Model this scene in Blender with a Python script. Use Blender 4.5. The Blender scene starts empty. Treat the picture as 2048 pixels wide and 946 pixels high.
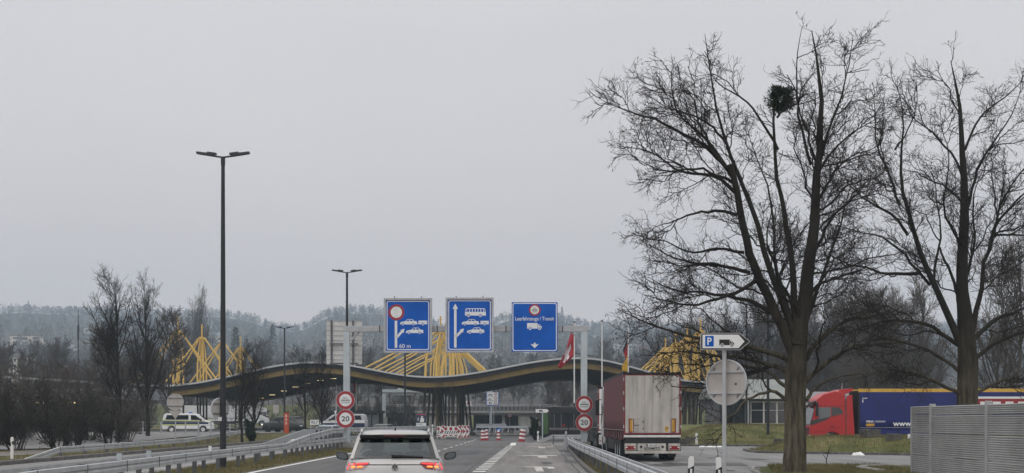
import bpy, bmesh, math, random
import numpy as np
from mathutils import Vector, Matrix
random.seed(7)
S = bpy.context.scene
COL = S.collection
# ---- camera model measured from the photograph: focal length in photo pixels, eye height, horizon row
F, CH, HY = 2800.0, 1.8, 843.0
def PX(px, D): return (px - 1024.0) * D / F
def PZ(py, D): return CH + (HY - py) * D / F
def R(a): return math.radians(a)
def sm(a, b, t):
    t = (t - a) / (b - a); t = 0.0 if t < 0 else 1.0 if t > 1 else t
    return t * t * (3 - 2 * t)
def lerp(a, b, t): return a + (b - a) * t
def hgt(x, y):
    xe = lerp(-21.5, -14.5, sm(116, 143, y))
    return 0.68 * sm(xe, xe - 5.5, x) * sm(92, 125, y) + 5.0 * sm(288, 332, y)
def mound_a(x, y): return 1.45 * sm(11.0, 17, x) * sm(101 - 0.1 * (x - 11), 113, y) * sm(150, 138, y)
def front_b(x): return max(72.0, 79 - 0.85 * (x - 14.4))
def mound_b(x, y): return 0.84 * sm(13.9, 18.0, x) * sm(front_b(x), front_b(x) + 5, y) * sm(87.3, 84.5, y)

# ---------------------------------------------------------------- materials
def mat(name, col, rough=0.6, metal=0.0, noise=None, amt=0.25, bump=0.0, spec=0.5, stretch=(1, 1, 1), coat=0.0, emit=None, estr=1.0, bscale=None, col2=None, detail=6.0):
    m = bpy.data.materials.new(name); m.use_nodes = True
    nt = m.node_tree; b = nt.nodes['Principled BSDF']
    b.inputs['Roughness'].default_value = rough; b.inputs['Metallic'].default_value = metal
    b.inputs['Specular IOR Level'].default_value = spec
    b.inputs['Coat Weight'].default_value = coat; b.inputs['Coat Roughness'].default_value = 0.08
    b.inputs['Base Color'].default_value = (*col, 1)
    if emit:
        b.inputs['Emission Color'].default_value = (*emit, 1); b.inputs['Emission Strength'].default_value = estr
    if noise:
        tc = nt.nodes.new('ShaderNodeTexCoord'); mp = nt.nodes.new('ShaderNodeMapping')
        mp.inputs['Scale'].default_value = stretch
        nt.links.new(tc.outputs['Object'], mp.inputs['Vector'])
        n = nt.nodes.new('ShaderNodeTexNoise'); n.inputs['Scale'].default_value = noise; n.inputs['Detail'].default_value = detail
        n.inputs['Roughness'].default_value = 0.62
        nt.links.new(mp.outputs['Vector'], n.inputs['Vector'])
        r = nt.nodes.new('ShaderNodeValToRGB')
        lo = tuple(c * (1 - amt) for c in col); hi = col2 if col2 else tuple(min(1, c * (1 + amt)) for c in col)
        r.color_ramp.elements[0].position = 0.32; r.color_ramp.elements[0].color = (*lo, 1)
        r.color_ramp.elements[1].position = 0.68; r.color_ramp.elements[1].color = (*hi, 1)
        nt.links.new(n.outputs['Fac'], r.inputs['Fac']); nt.links.new(r.outputs['Color'], b.inputs['Base Color'])
        if bump:
            n2 = n
            if bscale:
                n2 = nt.nodes.new('ShaderNodeTexNoise'); n2.inputs['Scale'].default_value = bscale; n2.inputs['Detail'].default_value = 5
                nt.links.new(mp.outputs['Vector'], n2.inputs['Vector'])
            bp = nt.nodes.new('ShaderNodeBump'); bp.inputs['Strength'].default_value = min(1, bump); bp.inputs['Distance'].default_value = 0.05
            nt.links.new(n2.outputs['Fac'], bp.inputs['Height']); nt.links.new(bp.outputs['Normal'], b.inputs['Normal'])
    return m

def asphalt(name, base, patch, streak=True, rough=0.72):
    m = bpy.data.materials.new(name); m.use_nodes = True
    nt = m.node_tree; L = nt.links.new; b = nt.nodes['Principled BSDF']; N = nt.nodes.new
    tc = N('ShaderNodeTexCoord')
    big = N('ShaderNodeTexNoise'); big.inputs['Scale'].default_value = 0.16; big.inputs['Detail'].default_value = 5
    mp = N('ShaderNodeMapping'); mp.inputs['Scale'].default_value = (1.9, 0.07, 1)
    st = N('ShaderNodeTexNoise'); st.inputs['Scale'].default_value = 1.0; st.inputs['Detail'].default_value = 5; st.inputs['Roughness'].default_value = 0.6
    fine = N('ShaderNodeTexNoise'); fine.inputs['Scale'].default_value = 9; fine.inputs['Detail'].default_value = 8
    grit = N('ShaderNodeTexNoise'); grit.inputs['Scale'].default_value = 70; grit.inputs['Detail'].default_value = 3
    L(tc.outputs['Object'], big.inputs['Vector']); L(tc.outputs['Object'], mp.inputs['Vector']); L(mp.outputs['Vector'], st.inputs['Vector'])
    L(tc.outputs['Object'], fine.inputs['Vector']); L(tc.outputs['Object'], grit.inputs['Vector'])
    r = N('ShaderNodeValToRGB'); r.color_ramp.elements[0].position = 0.35; r.color_ramp.elements[1].position = 0.66
    r.color_ramp.elements[0].color = (*patch, 1); r.color_ramp.elements[1].color = (*base, 1)
    L(big.outputs['Fac'], r.inputs['Fac'])
    def mult(a, nd, lo, hi):
        mr = N('ShaderNodeMapRange'); mr.inputs['From Min'].default_value = 0.3; mr.inputs['From Max'].default_value = 0.7
        mr.inputs['To Min'].default_value = lo; mr.inputs['To Max'].default_value = hi
        L(nd.outputs['Fac'], mr.inputs['Value'])
        mx = N('ShaderNodeMix'); mx.data_type = 'RGBA'; mx.blend_type = 'MULTIPLY'; mx.inputs['Factor'].default_value = 1
        L(a, mx.inputs['A']); L(mr.outputs['Result'], mx.inputs['B']); return mx.outputs['Result']
    c = r.outputs['Color']
    if streak: c = mult(c, st, 0.62, 1.3)
    c = mult(c, fine, 0.74, 1.2)
    L(c, b.inputs['Base Color'])
    rr = N('ShaderNodeMapRange'); rr.inputs['From Min'].default_value = 0.35; rr.inputs['From Max'].default_value = 0.65
    rr.inputs['To Min'].default_value = rough - 0.16; rr.inputs['To Max'].default_value = rough + 0.1
    L(big.outputs['Fac'], rr.inputs['Value']); L(rr.outputs['Result'], b.inputs['Roughness'])
    bp = N('ShaderNodeBump'); bp.inputs['Strength'].default_value = 0.5; bp.inputs['Distance'].default_value = 0.01
    L(grit.outputs['Fac'], bp.inputs['Height']); L(bp.outputs['Normal'], b.inputs['Normal'])
    return m

def grassmat(name, a, b_, c, sc=0.35):
    m = bpy.data.materials.new(name); m.use_nodes = True
    nt = m.node_tree; L = nt.links.new; b = nt.nodes['Principled BSDF']; N = nt.nodes.new
    b.inputs['Roughness'].default_value = 0.9; b.inputs['Specular IOR Level'].default_value = 0.15
    tc = N('ShaderNodeTexCoord')
    n1 = N('ShaderNodeTexNoise'); n1.inputs['Scale'].default_value = sc; n1.inputs['Detail'].default_value = 8; n1.inputs['Roughness'].default_value = 0.7
    n2 = N('ShaderNodeTexNoise'); n2.inputs['Scale'].default_value = 7; n2.inputs['Detail'].default_value = 6; n2.inputs['Roughness'].default_value = 0.7
    L(tc.outputs['Object'], n1.inputs['Vector']); L(tc.outputs['Object'], n2.inputs['Vector'])
    r = N('ShaderNodeValToRGB'); e = r.color_ramp.elements
    e[0].position = 0.34; e[0].color = (*a, 1); e[1].position = 0.66; e[1].color = (*c, 1)
    k = e.new(0.5); k.color = (*b_, 1)
    L(n1.outputs['Fac'], r.inputs['Fac'])
    mr = N('ShaderNodeMapRange'); mr.inputs['From Min'].default_value = 0.3; mr.inputs['From Max'].default_value = 0.7
    mr.inputs['To Min'].default_value = 0.45; mr.inputs['To Max'].default_value = 1.5
    L(n2.outputs['Fac'], mr.inputs['Value'])
    mx = N('ShaderNodeMix'); mx.data_type = 'RGBA'; mx.blend_type = 'MULTIPLY'; mx.inputs['Factor'].default_value = 1
    L(r.outputs['Color'], mx.inputs['A']); L(mr.outputs['Result'], mx.inputs['B']); L(mx.outputs['Result'], b.inputs['Base Color'])
    bp = N('ShaderNodeBump'); bp.inputs['Strength'].default_value = 0.9; bp.inputs['Distance'].default_value = 0.12
    L(n2.outputs['Fac'], bp.inputs['Height']); L(bp.outputs['Normal'], b.inputs['Normal'])
    return m

def glassmat(name, tint=(0.55, 0.62, 0.6), mixf=0.25):
    m = bpy.data.materials.new(name); m.use_nodes = True
    nt = m.node_tree; L = nt.links.new
    for n in list(nt.nodes):
        if n.type != 'OUTPUT_MATERIAL': nt.nodes.remove(n)
    out = [n for n in nt.nodes if n.type == 'OUTPUT_MATERIAL'][0]
    t = nt.nodes.new('ShaderNodeBsdfTransparent'); t.inputs[0].default_value = (*tint, 1)
    g = nt.nodes.new('ShaderNodeBsdfGlossy'); g.inputs['Roughness'].default_value = 0.03; g.inputs[0].default_value = (0.9, 0.95, 1, 1)
    lw = nt.nodes.new('ShaderNodeLayerWeight'); lw.inputs['Blend'].default_value = 0.5; fr = nt.nodes.new('ShaderNodeMath'); fr.operation = 'POWER'; fr.inputs[1].default_value = 4.5; L(lw.outputs['Facing'], fr.inputs[0])
    ad = nt.nodes.new('ShaderNodeMath'); ad.operation = 'ADD'; ad.inputs[1].default_value = mixf; ad.use_clamp = True
    mx = nt.nodes.new('ShaderNodeMixShader')
    L(fr.outputs[0], ad.inputs[0]); L(ad.outputs[0], mx.inputs[0]); L(t.outputs[0], mx.inputs[1]); L(g.outputs[0], mx.inputs[2]); L(mx.outputs[0], out.inputs['Surface'])
    return m

M = {}
M['asphalt'] = asphalt('asphalt_main', (0.105, 0.1, 0.097), (0.075, 0.073, 0.072))
M['asphalt_pale'] = asphalt('asphalt_pale', (0.25, 0.243, 0.24), (0.175, 0.17, 0.168))
M['asphalt_exit'] = asphalt('asphalt_exit', (0.215, 0.2, 0.186), (0.15, 0.138, 0.128))
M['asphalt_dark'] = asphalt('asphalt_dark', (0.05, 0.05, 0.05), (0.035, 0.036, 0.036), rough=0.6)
M['gravel'] = asphalt('gravel_path', (0.19, 0.175, 0.155), (0.13, 0.115, 0.1), streak=False, rough=0.85)
M['ground'] = grassmat('winter_grass', (0.075, 0.078, 0.028), (0.125, 0.115, 0.05), (0.2, 0.165, 0.085))
M['bank'] = grassmat('bank_grass', (0.07, 0.088, 0.026), (0.145, 0.158, 0.055), (0.24, 0.205, 0.1), 0.5)
M['lawn'] = grassmat('lawn', (0.085, 0.1, 0.04), (0.115, 0.125, 0.05), (0.15, 0.145, 0.07), 0.2)
M['blade'] = mat('grass_blades', (0.15, 0.155, 0.052), 0.85, noise=0.8, amt=0.5, spec=0.1, col2=(0.28, 0.235, 0.12))
M['kerb'] = mat('kerb_stone', (0.12, 0.112, 0.104), 0.9, noise=3, amt=0.45, bump=0.4)
M['kerb_pale'] = mat('kerb_pale', (0.27, 0.26, 0.24), 0.9, noise=3, amt=0.4, bump=0.4)
M['paint'] = mat('road_paint', (0.72, 0.71, 0.67), 0.7, noise=2.2, amt=0.22, detail=9)
M['paint_worn'] = mat('road_paint_worn', (0.52, 0.5, 0.46), 0.75, noise=2.5, amt=0.35, detail=9)
M['galv'] = mat('galvanised_steel', (0.43, 0.44, 0.455), 0.55, 0.1, noise=1.7, amt=0.16)
M['galv_dark'] = mat('galvanised_dark', (0.13, 0.135, 0.145), 0.6, 0.35, noise=2.5, amt=0.3)
M['galv_pale'] = mat('galvanised_pale', (0.47, 0.52, 0.55), 0.5, 0.2, noise=1.2, amt=0.1)
M['lamp_steel'] = mat('lamp_steel', (0.03, 0.033, 0.038), 0.5, 0.4, noise=2, amt=0.2)
M['black'] = mat('black_plastic', (0.012, 0.012, 0.013), 0.45)
M['rubber'] = mat('tyre_rubber', (0.02, 0.02, 0.02), 0.85, noise=8, amt=0.4)
M['dark'] = mat('dark_chassis', (0.022, 0.022, 0.024), 0.7, noise=4, amt=0.5)
M['white'] = mat('white_paint', (0.78, 0.78, 0.77), 0.4, noise=1.2, amt=0.08)
M['signwhite'] = mat('sign_white', (0.78, 0.79, 0.79), 0.5, noise=1.5, amt=0.06)
M['signblue'] = mat('sign_blue', (0.005, 0.1, 0.47), 0.5, noise=0.9, amt=0.14, spec=0.15)
M['signred'] = mat('sign_red', (0.34, 0.02, 0.028), 0.45, noise=1.5, amt=0.12)
M['signblack'] = mat('sign_black', (0.012, 0.012, 0.013), 0.5)
M['signback'] = mat('sign_back', (0.62, 0.62, 0.6), 0.5, 0.15, noise=1.2, amt=0.14)
M['plate_back'] = mat('plate_back', (0.44, 0.41, 0.385), 0.55, 0.15, noise=2.0, amt=0.14)
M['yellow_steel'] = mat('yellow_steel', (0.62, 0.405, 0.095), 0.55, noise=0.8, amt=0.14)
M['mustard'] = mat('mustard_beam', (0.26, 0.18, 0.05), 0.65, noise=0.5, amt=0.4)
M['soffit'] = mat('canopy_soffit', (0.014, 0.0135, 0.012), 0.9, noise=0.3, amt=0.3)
M['roof_top'] = mat('canopy_roofing', (0.4, 0.41, 0.42), 0.6, noise=0.2, amt=0.15)
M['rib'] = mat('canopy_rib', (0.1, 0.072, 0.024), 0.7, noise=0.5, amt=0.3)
M['column'] = mat('canopy_column_shaded', (0.13, 0.098, 0.045), 0.6, noise=0.6, amt=0.35)  # mast yellow darkened: shade under the roof is put into this colour
M['rim'] = mat('canopy_rim', (0.58, 0.59, 0.6), 0.4, 0.2, noise=0.4, amt=0.1)
M['skylight'] = mat('skylight_glazing', (0.2, 0.22, 0.235), 0.35, noise=0.6, amt=0.15)
M['bark'] = mat('bark', (0.04, 0.034, 0.027), 0.95, noise=7, amt=0.55, bump=1.0, spec=0.15, stretch=(1, 1, 0.16), col2=(0.095, 0.083, 0.06))
def barkmat():
    m = mat('bark_furrowed', (0.075, 0.063, 0.047), 0.95, noise=7, amt=0.6, bump=1.0, spec=0.12, stretch=(1, 1, 0.16), col2=(0.16, 0.14, 0.1), detail=9)
    nt = m.node_tree; N = nt.nodes.new; L = nt.links.new; b = nt.nodes['Principled BSDF']; src = b.inputs['Base Color'].links[0].from_socket
    tc = N('ShaderNodeTexCoord'); sp = N('ShaderNodeSeparateXYZ'); L(tc.outputs['Object'], sp.inputs['Vector'])
    n = N('ShaderNodeTexNoise'); n.inputs['Scale'].default_value = 1.3; L(tc.outputs['Object'], n.inputs['Vector'])
    ad = N('ShaderNodeMath'); ad.operation = 'MULTIPLY_ADD'; ad.inputs[1].default_value = 2.5; L(n.outputs['Fac'], ad.inputs[0]); L(sp.outputs['Z'], ad.inputs[2])
    mr = N('ShaderNodeMapRange'); mr.inputs['From Min'].default_value = 3.2; mr.inputs['From Max'].default_value = 7.0; L(ad.outputs[0], mr.inputs['Value'])
    mx = N('ShaderNodeMix'); mx.data_type = 'RGBA'; L(mr.outputs['Result'], mx.inputs['Factor']); L(src, mx.inputs['A']); mx.inputs['B'].default_value = (0.03, 0.027, 0.023, 1); L(mx.outputs['Result'], b.inputs['Base Color'])   # bark darkens with height, browner on the lower trunk
    return m
M['bark_dark'] = mat('bark_dark', (0.026, 0.023, 0.02), 0.95, noise=6, amt=0.5, bump=0.8, spec=0.12, col2=(0.05, 0.045, 0.034))
M['bark'] = barkmat()
M['twig'] = mat('twig', (0.034, 0.029, 0.025), 0.95, spec=0.15)
M['twig_brown'] = mat('twig_brown', (0.105, 0.09, 0.078), 0.95, spec=0.15, noise=0.15, amt=0.3)
M['twig_dark'] = mat('twig_dark', (0.062, 0.053, 0.045), 0.95, spec=0.1, noise=0.4, amt=0.3)
M['leaf_dark'] = mat('leaf_dark', (0.022, 0.034, 0.016), 0.7, noise=1.5, amt=0.5, spec=0.25)
M['mistle'] = mat('mistletoe_leaf', (0.028, 0.045, 0.024), 0.65, noise=3, amt=0.5, spec=0.25)
M['wood_far'] = mat('far_wood', (0.1, 0.093, 0.086), 0.95, spec=0.1, noise=0.012, amt=0.35)
M['concrete'] = mat('concrete', (0.3, 0.29, 0.275), 0.85, noise=0.9, amt=0.3, bump=0.2)
M['concrete_dark'] = mat('concrete_dark', (0.085, 0.083, 0.08), 0.9, noise=0.6, amt=0.3)
M['tarp_red'] = mat('tarp_maroon', (0.12, 0.032, 0.04), 0.7, noise=1.5, amt=0.16, bump=0.15, bscale=1.2)
M['tarp_grey'] = mat('tarp_grey', (0.058, 0.06, 0.064), 0.6, noise=1.5, amt=0.2, bump=0.15, bscale=1.2)
M['tarp_blue'] = mat('tarp_navy', (0.012, 0.02, 0.15), 0.6, noise=0.9, amt=0.22, bump=0.2, bscale=0.9)
M['door_dirty'] = mat('door_dirty', (0.5, 0.475, 0.435), 0.55, noise=1.0, amt=0.3, stretch=(3.2, 1, 0.45), detail=9)
M['door_white'] = mat('door_white', (0.72, 0.72, 0.71), 0.5, noise=1.5, amt=0.12, stretch=(3, 1, 0.4))
M['frame_red'] = mat('frame_red', (0.2, 0.03, 0.035), 0.5, noise=3, amt=0.25)
M['amber'] = mat('amber_plate', (0.55, 0.3, 0.04), 0.5, noise=2, amt=0.15)
M['lampred'] = mat('lamp_red', (0.28, 0.02, 0.025), 0.25)
M['cab_red'] = mat('cab_red', (0.46, 0.018, 0.02), 0.4, noise=1.2, amt=0.08, coat=0.12)
M['cab_white'] = mat('cab_white', (0.76, 0.77, 0.78), 0.35, noise=1, amt=0.06, coat=0.4)
M['tarp_yellow'] = mat('tarp_yellow', (0.66, 0.4, 0.07), 0.6, noise=2, amt=0.12)
M['winglass'] = mat('dark_glass', (0.02, 0.024, 0.027), 0.08, spec=0.7)
M['winglass_pale'] = mat('pale_glass', (0.12, 0.14, 0.15), 0.12, spec=0.7)
M['chrome'] = mat('chrome', (0.7, 0.71, 0.72), 0.18, 0.9)
M['silver'] = mat('silver_paint', (0.46, 0.45, 0.44), 0.34, 0.35, noise=1.5, amt=0.05, coat=0.5)
M['gloss_black'] = mat('gloss_black', (0.012, 0.012, 0.014), 0.15, coat=0.5)
M['lens'] = mat('lens_dark_red', (0.13, 0.008, 0.012), 0.12, coat=0.5)
M['lit_red'] = mat('lit_red', (0.5, 0.02, 0.02), 0.3, emit=(1.0, 0.05, 0.05), estr=0.8)
M['lit_amber'] = mat('lit_amber', (0.6, 0.1, 0.02), 0.3, emit=(1.0, 0.3, 0.05), estr=1.8)
M['lit_white'] = mat('lit_white', (0.8, 0.8, 0.7), 0.3, emit=(1.0, 0.95, 0.8), estr=1.6)
M['lit_warm'] = mat('lit_warm', (0.8, 0.7, 0.5), 0.3, emit=(1.0, 0.78, 0.42), estr=1.6)
M['glass'] = glassmat('car_glass', (0.5, 0.56, 0.54), 0.09)
M['fabric'] = mat('seat_fabric', (0.02, 0.021, 0.023), 0.9)
M['navy'] = mat('navy_paint', (0.018, 0.03, 0.085), 0.4)
M['hivis'] = mat('hivis_yellow', (0.46, 0.5, 0.12), 0.5)
M['van_grey'] = mat('van_grey', (0.5, 0.51, 0.52), 0.4, noise=1.5, amt=0.08)
M['suv_dark'] = mat('suv_dark', (0.03, 0.036, 0.034), 0.3, coat=0.5)
M['pale_blue'] = mat('pale_blue_paint', (0.4, 0.46, 0.49), 0.35, coat=0.4)
M['orange'] = mat('sos_orange', (0.5, 0.075, 0.02), 0.5, noise=2, amt=0.12)
M['bus_green'] = mat('bus_green', (0.05, 0.12, 0.035), 0.4, noise=1.5, amt=0.15)
M['flag_red'] = mat('flag_red', (0.36, 0.018, 0.03), 0.8, noise=2, amt=0.15)
M['flag_white'] = mat('flag_white', (0.7, 0.66, 0.7), 0.8)
M['flag_black'] = mat('flag_black', (0.012, 0.012, 0.014), 0.8)
M['flag_gold'] = mat('flag_gold', (0.6, 0.36, 0.03), 0.8, noise=2, amt=0.15)
M['noise_panel'] = mat('noise_panel', (0.35, 0.35, 0.352), 0.9, noise=0.9, amt=0.2, bump=0.2, stretch=(1, 0.5, 0.8), bscale=22, detail=9)
M['noise_post'] = mat('noise_post', (0.38, 0.385, 0.39), 0.7, noise=2, amt=0.15)
M['wall_cream'] = mat('wall_cream', (0.78, 0.7, 0.58), 0.85, noise=0.3, amt=0.12)
M['wall_white'] = mat('wall_white', (0.82, 0.81, 0.79), 0.85, noise=0.3, amt=0.1)
M['wall_pink'] = mat('wall_pink', (0.5, 0.36, 0.29), 0.85, noise=0.3, amt=0.12)
M['roof_tile'] = mat('roof_tile', (0.2, 0.1, 0.075), 0.85, noise=0.4, amt=0.25)
M['roof_grey'] = mat('roof_grey', (0.24, 0.25, 0.26), 0.8, noise=0.4, amt=0.2)
M['wall_grey'] = mat('wall_grey', (0.13, 0.128, 0.13), 0.8, noise=0.8, amt=0.2)
M['roof_green'] = mat('roof_green', (0.25, 0.265, 0.25), 0.8, noise=0.3, amt=0.22)
M['cladding'] = mat('cladding', (0.27, 0.27, 0.28), 0.8, noise=2, amt=0.3, stretch=(2, 1, 0.15))
M['stone'] = mat('stone', (0.085, 0.08, 0.07), 0.95, noise=2.2, amt=0.5, bump=0.7)
M['skin'] = mat('skin', (0.42, 0.25, 0.18), 0.6)
M['cloth_black'] = mat('cloth_black', (0.014, 0.014, 0.016), 0.85, noise=6, amt=0.3)
M['cloth_grey'] = mat('cloth_grey', (0.07, 0.07, 0.075), 0.85, noise=6, amt=0.3)
M['poster_navy'] = mat('poster_navy', (0.025, 0.035, 0.07), 0.5)
M['poster_red'] = mat('poster_red', (0.5, 0.07, 0.09), 0.5)
M['poster_teal'] = mat('poster_teal', (0.03, 0.13, 0.13), 0.5)

# ---------------------------------------------------------------- mesh builder
class MB:
    def __init__(s): s.v = []; s.f = []; s.m = []; s.sm = []
    def add(s, vs, fs, mi=0, smooth=False):
        o = len(s.v); s.v += [tuple(v) for v in vs]
        for f in fs: s.f.append(tuple(i + o for i in f)); s.m.append(mi); s.sm.append(smooth)
        return s
    def box(s, x0, x1, y0, y1, z0, z1, mi=0):
        v = [(x, y, z) for z in (z0, z1) for y in (y0, y1) for x in (x0, x1)]
        return s.add(v, [(0, 2, 3, 1), (4, 5, 7, 6), (0, 1, 5, 4), (2, 6, 7, 3), (0, 4, 6, 2), (1, 3, 7, 5)], mi)
    def hexa(s, v, mi=0):   # 8 corners: bottom ring of four, then top ring of four
        return s.add(v, [(0, 3, 2, 1), (4, 5, 6, 7), (0, 1, 5, 4), (1, 2, 6, 5), (2, 3, 7, 6), (3, 0, 4, 7)], mi)
    def bar(s, p, q, w, h, mi=0, up=(0, 0, 1)):
        p, q = Vector(p), Vector(q); d = (q - p).normalized(); u = Vector(up)
        if abs(d.dot(u)) > 0.95: u = Vector((0, 1, 0))
        a = d.cross(u).normalized() * (w / 2); b = a.cross(d).normalized() * (h / 2)
        return s.hexa([p - a - b, p + a - b, p + a + b, p - a + b, q - a - b, q + a - b, q + a + b, q - a + b], mi)
    def prism(s, poly, ax, a, b, mi=0):
        n = len(poly)
        g = {'y': lambda u, v, t: (u, t, v), 'x': lambda u, v, t: (t, u, v), 'z': lambda u, v, t: (u, v, t)}[ax]
        vs = [g(u, v, a) for u, v in poly] + [g(u, v, b) for u, v in poly]
        fs = [tuple(range(n)), tuple(range(2 * n - 1, n - 1, -1))] + [(i, (i + 1) % n, n + (i + 1) % n, n + i) for i in range(n)]
        return s.add(vs, fs, mi)
    def disc(s, cx, cz, r, y0, y1, n=32, mi=0, rz=None):
        rz = rz or r
        return s.prism([(cx + r * math.cos(2 * math.pi * i / n), cz + rz * math.sin(2 * math.pi * i / n)) for i in range(n)], 'y', y0, y1, mi)
    def tube(s, pts, rad, n=8, mi=0, caps=True, smooth=True):
        pts = [Vector(p) for p in pts]; k = len(pts)
        rad = rad if isinstance(rad, (list, tuple)) else [rad] * k
        vs = []; u = None
        for i, p in enumerate(pts):
            d = (pts[min(i + 1, k - 1)] - pts[max(i - 1, 0)]).normalized()
            if u is None: u = d.cross(Vector((0, 0, 1)) if abs(d.z) < 0.9 else Vector((1, 0, 0))).normalized()
            else: u = (u - d * u.dot(d)).normalized()
            w = d.cross(u)
            for j in range(n):
                a = 2 * math.pi * j / n
                vs.append(p + (u * math.cos(a) + w * math.sin(a)) * rad[i])
        fs = [(i * n + j, i * n + (j + 1) % n, (i + 1) * n + (j + 1) % n, (i + 1) * n + j) for i in range(k - 1) for j in range(n)]
        s.add(vs, fs, mi, smooth)
        if caps: s.add(vs[:n], [tuple(range(n - 1, -1, -1))], mi); s.add(vs[-n:], [tuple(range(n))], mi)
        return s
    def lathe(s, prof, n=16, c=(0, 0, 0), axis='z', mi=0, smooth=True):
        vs = []
        for r, h in prof:
            for j in range(n):
                a = 2 * math.pi * j / n; p = (r * math.cos(a), r * math.sin(a), h)
                if axis == 'x': p = (h, r * math.cos(a), r * math.sin(a))
                vs.append((p[0] + c[0], p[1] + c[1], p[2] + c[2]))
        k = len(prof)
        fs = [(i * n + j, i * n + (j + 1) % n, (i + 1) * n + (j + 1) % n, (i + 1) * n + j) for i in range(k - 1) for j in range(n)]
        return s.add(vs, fs, mi, smooth)
    def rings(s, rs, mi=0, smooth=True, cap0=True, cap1=True):   # list of equal-length rings
        n = len(rs[0]); vs = [p for r in rs for p in r]
        fs = [(i * n + j, i * n + (j + 1) % n, (i + 1) * n + (j + 1) % n, (i + 1) * n + j) for i in range(len(rs) - 1) for j in range(n)]
        s.add(vs, fs, mi, smooth)
        if cap0: s.add(rs[0], [tuple(range(n - 1, -1, -1))], mi)
        if cap1: s.add(rs[-1], [tuple(range(n))], mi)
        return s
    def sweep(s, prof, path, mi=0, smooth=False, caps=True):    # prof: (lateral to the right of travel, up)
        path = [Vector(p) for p in path]; k = len(path); rs = []
        for i, p in enumerate(path):
            d = (path[min(i + 1, k - 1)] - path[max(i - 1, 0)]); d.z = 0; d.normalize()
            lat = Vector((d.y, -d.x, 0))
            rs.append([p + lat * a + Vector((0, 0, b)) for a, b in prof])
        return s.rings(rs, mi, smooth, caps, caps)
    def grid(s, fn, us, vs, mi=0, smooth=True):
        nu, nv = len(us), len(vs)
        s.add([fn(u, v) for v in vs for u in us], [(j * nu + i, j * nu + i + 1, (j + 1) * nu + i + 1, (j + 1) * nu + i) for j in range(nv - 1) for i in range(nu - 1)], mi, smooth)
        return s
    def build(s, name, mats, parent=None, bevel=0.0, fix=True):
        me = bpy.data.meshes.new(name); me.from_pydata(s.v, [], s.f)
        mats = mats if isinstance(mats, (list, tuple)) else [mats]
        for m in mats: me.materials.append(M[m] if isinstance(m, str) else m)
        me.polygons.foreach_set('material_index', s.m); me.polygons.foreach_set('use_smooth', s.sm)
        me.update()
        if fix and len(s.f) < 30000:
            bm = bmesh.new(); bm.from_mesh(me); bmesh.ops.recalc_face_normals(bm, faces=bm.faces[:]); bm.to_mesh(me); bm.free()
        o = bpy.data.objects.new(name, me); COL.objects.link(o)
        if parent: o.parent = parent
        if bevel:
            b = o.modifiers.new('bevel', 'BEVEL'); b.width = bevel; b.segments = 2; b.limit_method = 'ANGLE'; b.angle_limit = R(40)
        return o

def tag(o, label, cat, group=None, kind=None):
    o['label'] = label; o['category'] = cat
    if group: o['group'] = group
    if kind: o['kind'] = kind
    return o
def struct(o, kind='structure'): o['kind'] = kind; return o
def thing(name, label, cat, loc=(0, 0, 0), rz=0.0, group=None):
    o = bpy.data.objects.new(name, None); COL.objects.link(o)
    o.empty_display_size = 0.3
    o.location = loc; o.rotation_euler = (0, 0, rz)
    return tag(o, label, cat, group)
def copy_tree(o, parent=None):
    c = o.copy(); COL.objects.link(c)
    if parent: c.parent = parent
    for ch in list(o.children): copy_tree(ch, c)
    return c
def text(parent, st, cx, cz, y, h, m, w=None, name='lettering', mtx=None, bold=0.0, depth=0.004):
    cu = bpy.data.curves.new(name, 'FONT'); cu.body = st; cu.size = 1.0; cu.extrude = 0.01; cu.offset = bold
    cu.resolution_u = 3
    t = bpy.data.objects.new(name, cu); COL.objects.link(t)
    bpy.context.view_layer.update()
    me = bpy.data.meshes.new_from_object(t.evaluated_get(bpy.context.evaluated_depsgraph_get()))
    COL.objects.unlink(t); bpy.data.objects.remove(t)
    n = len(me.vertices); co = np.empty(n * 3); me.vertices.foreach_get('co', co); co = co.reshape(-1, 3)
    lo, hi = co.min(0), co.max(0)
    sz = h / (hi[1] - lo[1]); sx = (w / (hi[0] - lo[0])) if w else sz
    out = np.empty_like(co)
    out[:, 0] = (co[:, 0] - (lo[0] + hi[0]) / 2) * sx + cx
    out[:, 2] = (co[:, 1] - (lo[1] + hi[1]) / 2) * sz + cz
    out[:, 1] = y - co[:, 2] / 0.01 * depth / 2
    me.vertices.foreach_set('co', out.ravel()); me.materials.clear(); me.materials.append(M[m]); me.update()
    o = bpy.data.objects.new(name, me); COL.objects.link(o)
    if mtx: me.transform(mtx)
    if parent: o.parent = parent
    return o
SKYK, HAZE, HAZE_COL = 10.6, 5.0e-4, (0.68, 0.85, 1.0)
# ================================================================ camera, light, sky, air
cd = bpy.data.cameras.new('camera'); cam = bpy.data.objects.new('camera', cd); COL.objects.link(cam)
cam.location = (0, 0, CH); cam.rotation_euler = (R(90), 0, 0)
cd.sensor_width = 36; cd.lens = F / 2048 * 36; cd.shift_y = (HY - 473) / 2048; cd.clip_end = 6000; cd.clip_start = 0.1
S.camera = cam
S.view_settings.view_transform = 'Standard'; S.view_settings.look = 'None'; S.view_settings.exposure = 0; S.view_settings.gamma = 1
S.view_settings.use_curve_mapping = False
W = bpy.data.worlds.new('World'); S.world = W; W.use_nodes = True
nt = W.node_tree; bg = nt.nodes['Background']; L = nt.links.new; N = nt.nodes.new
sky = N('ShaderNodeTexSky'); sky.sky_type = 'NISHITA'; sky.sun_disc = False; sky.sun_elevation = R(58); sky.sun_rotation = R(205); sky.air_density = 1.5; sky.dust_density = 4
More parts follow.
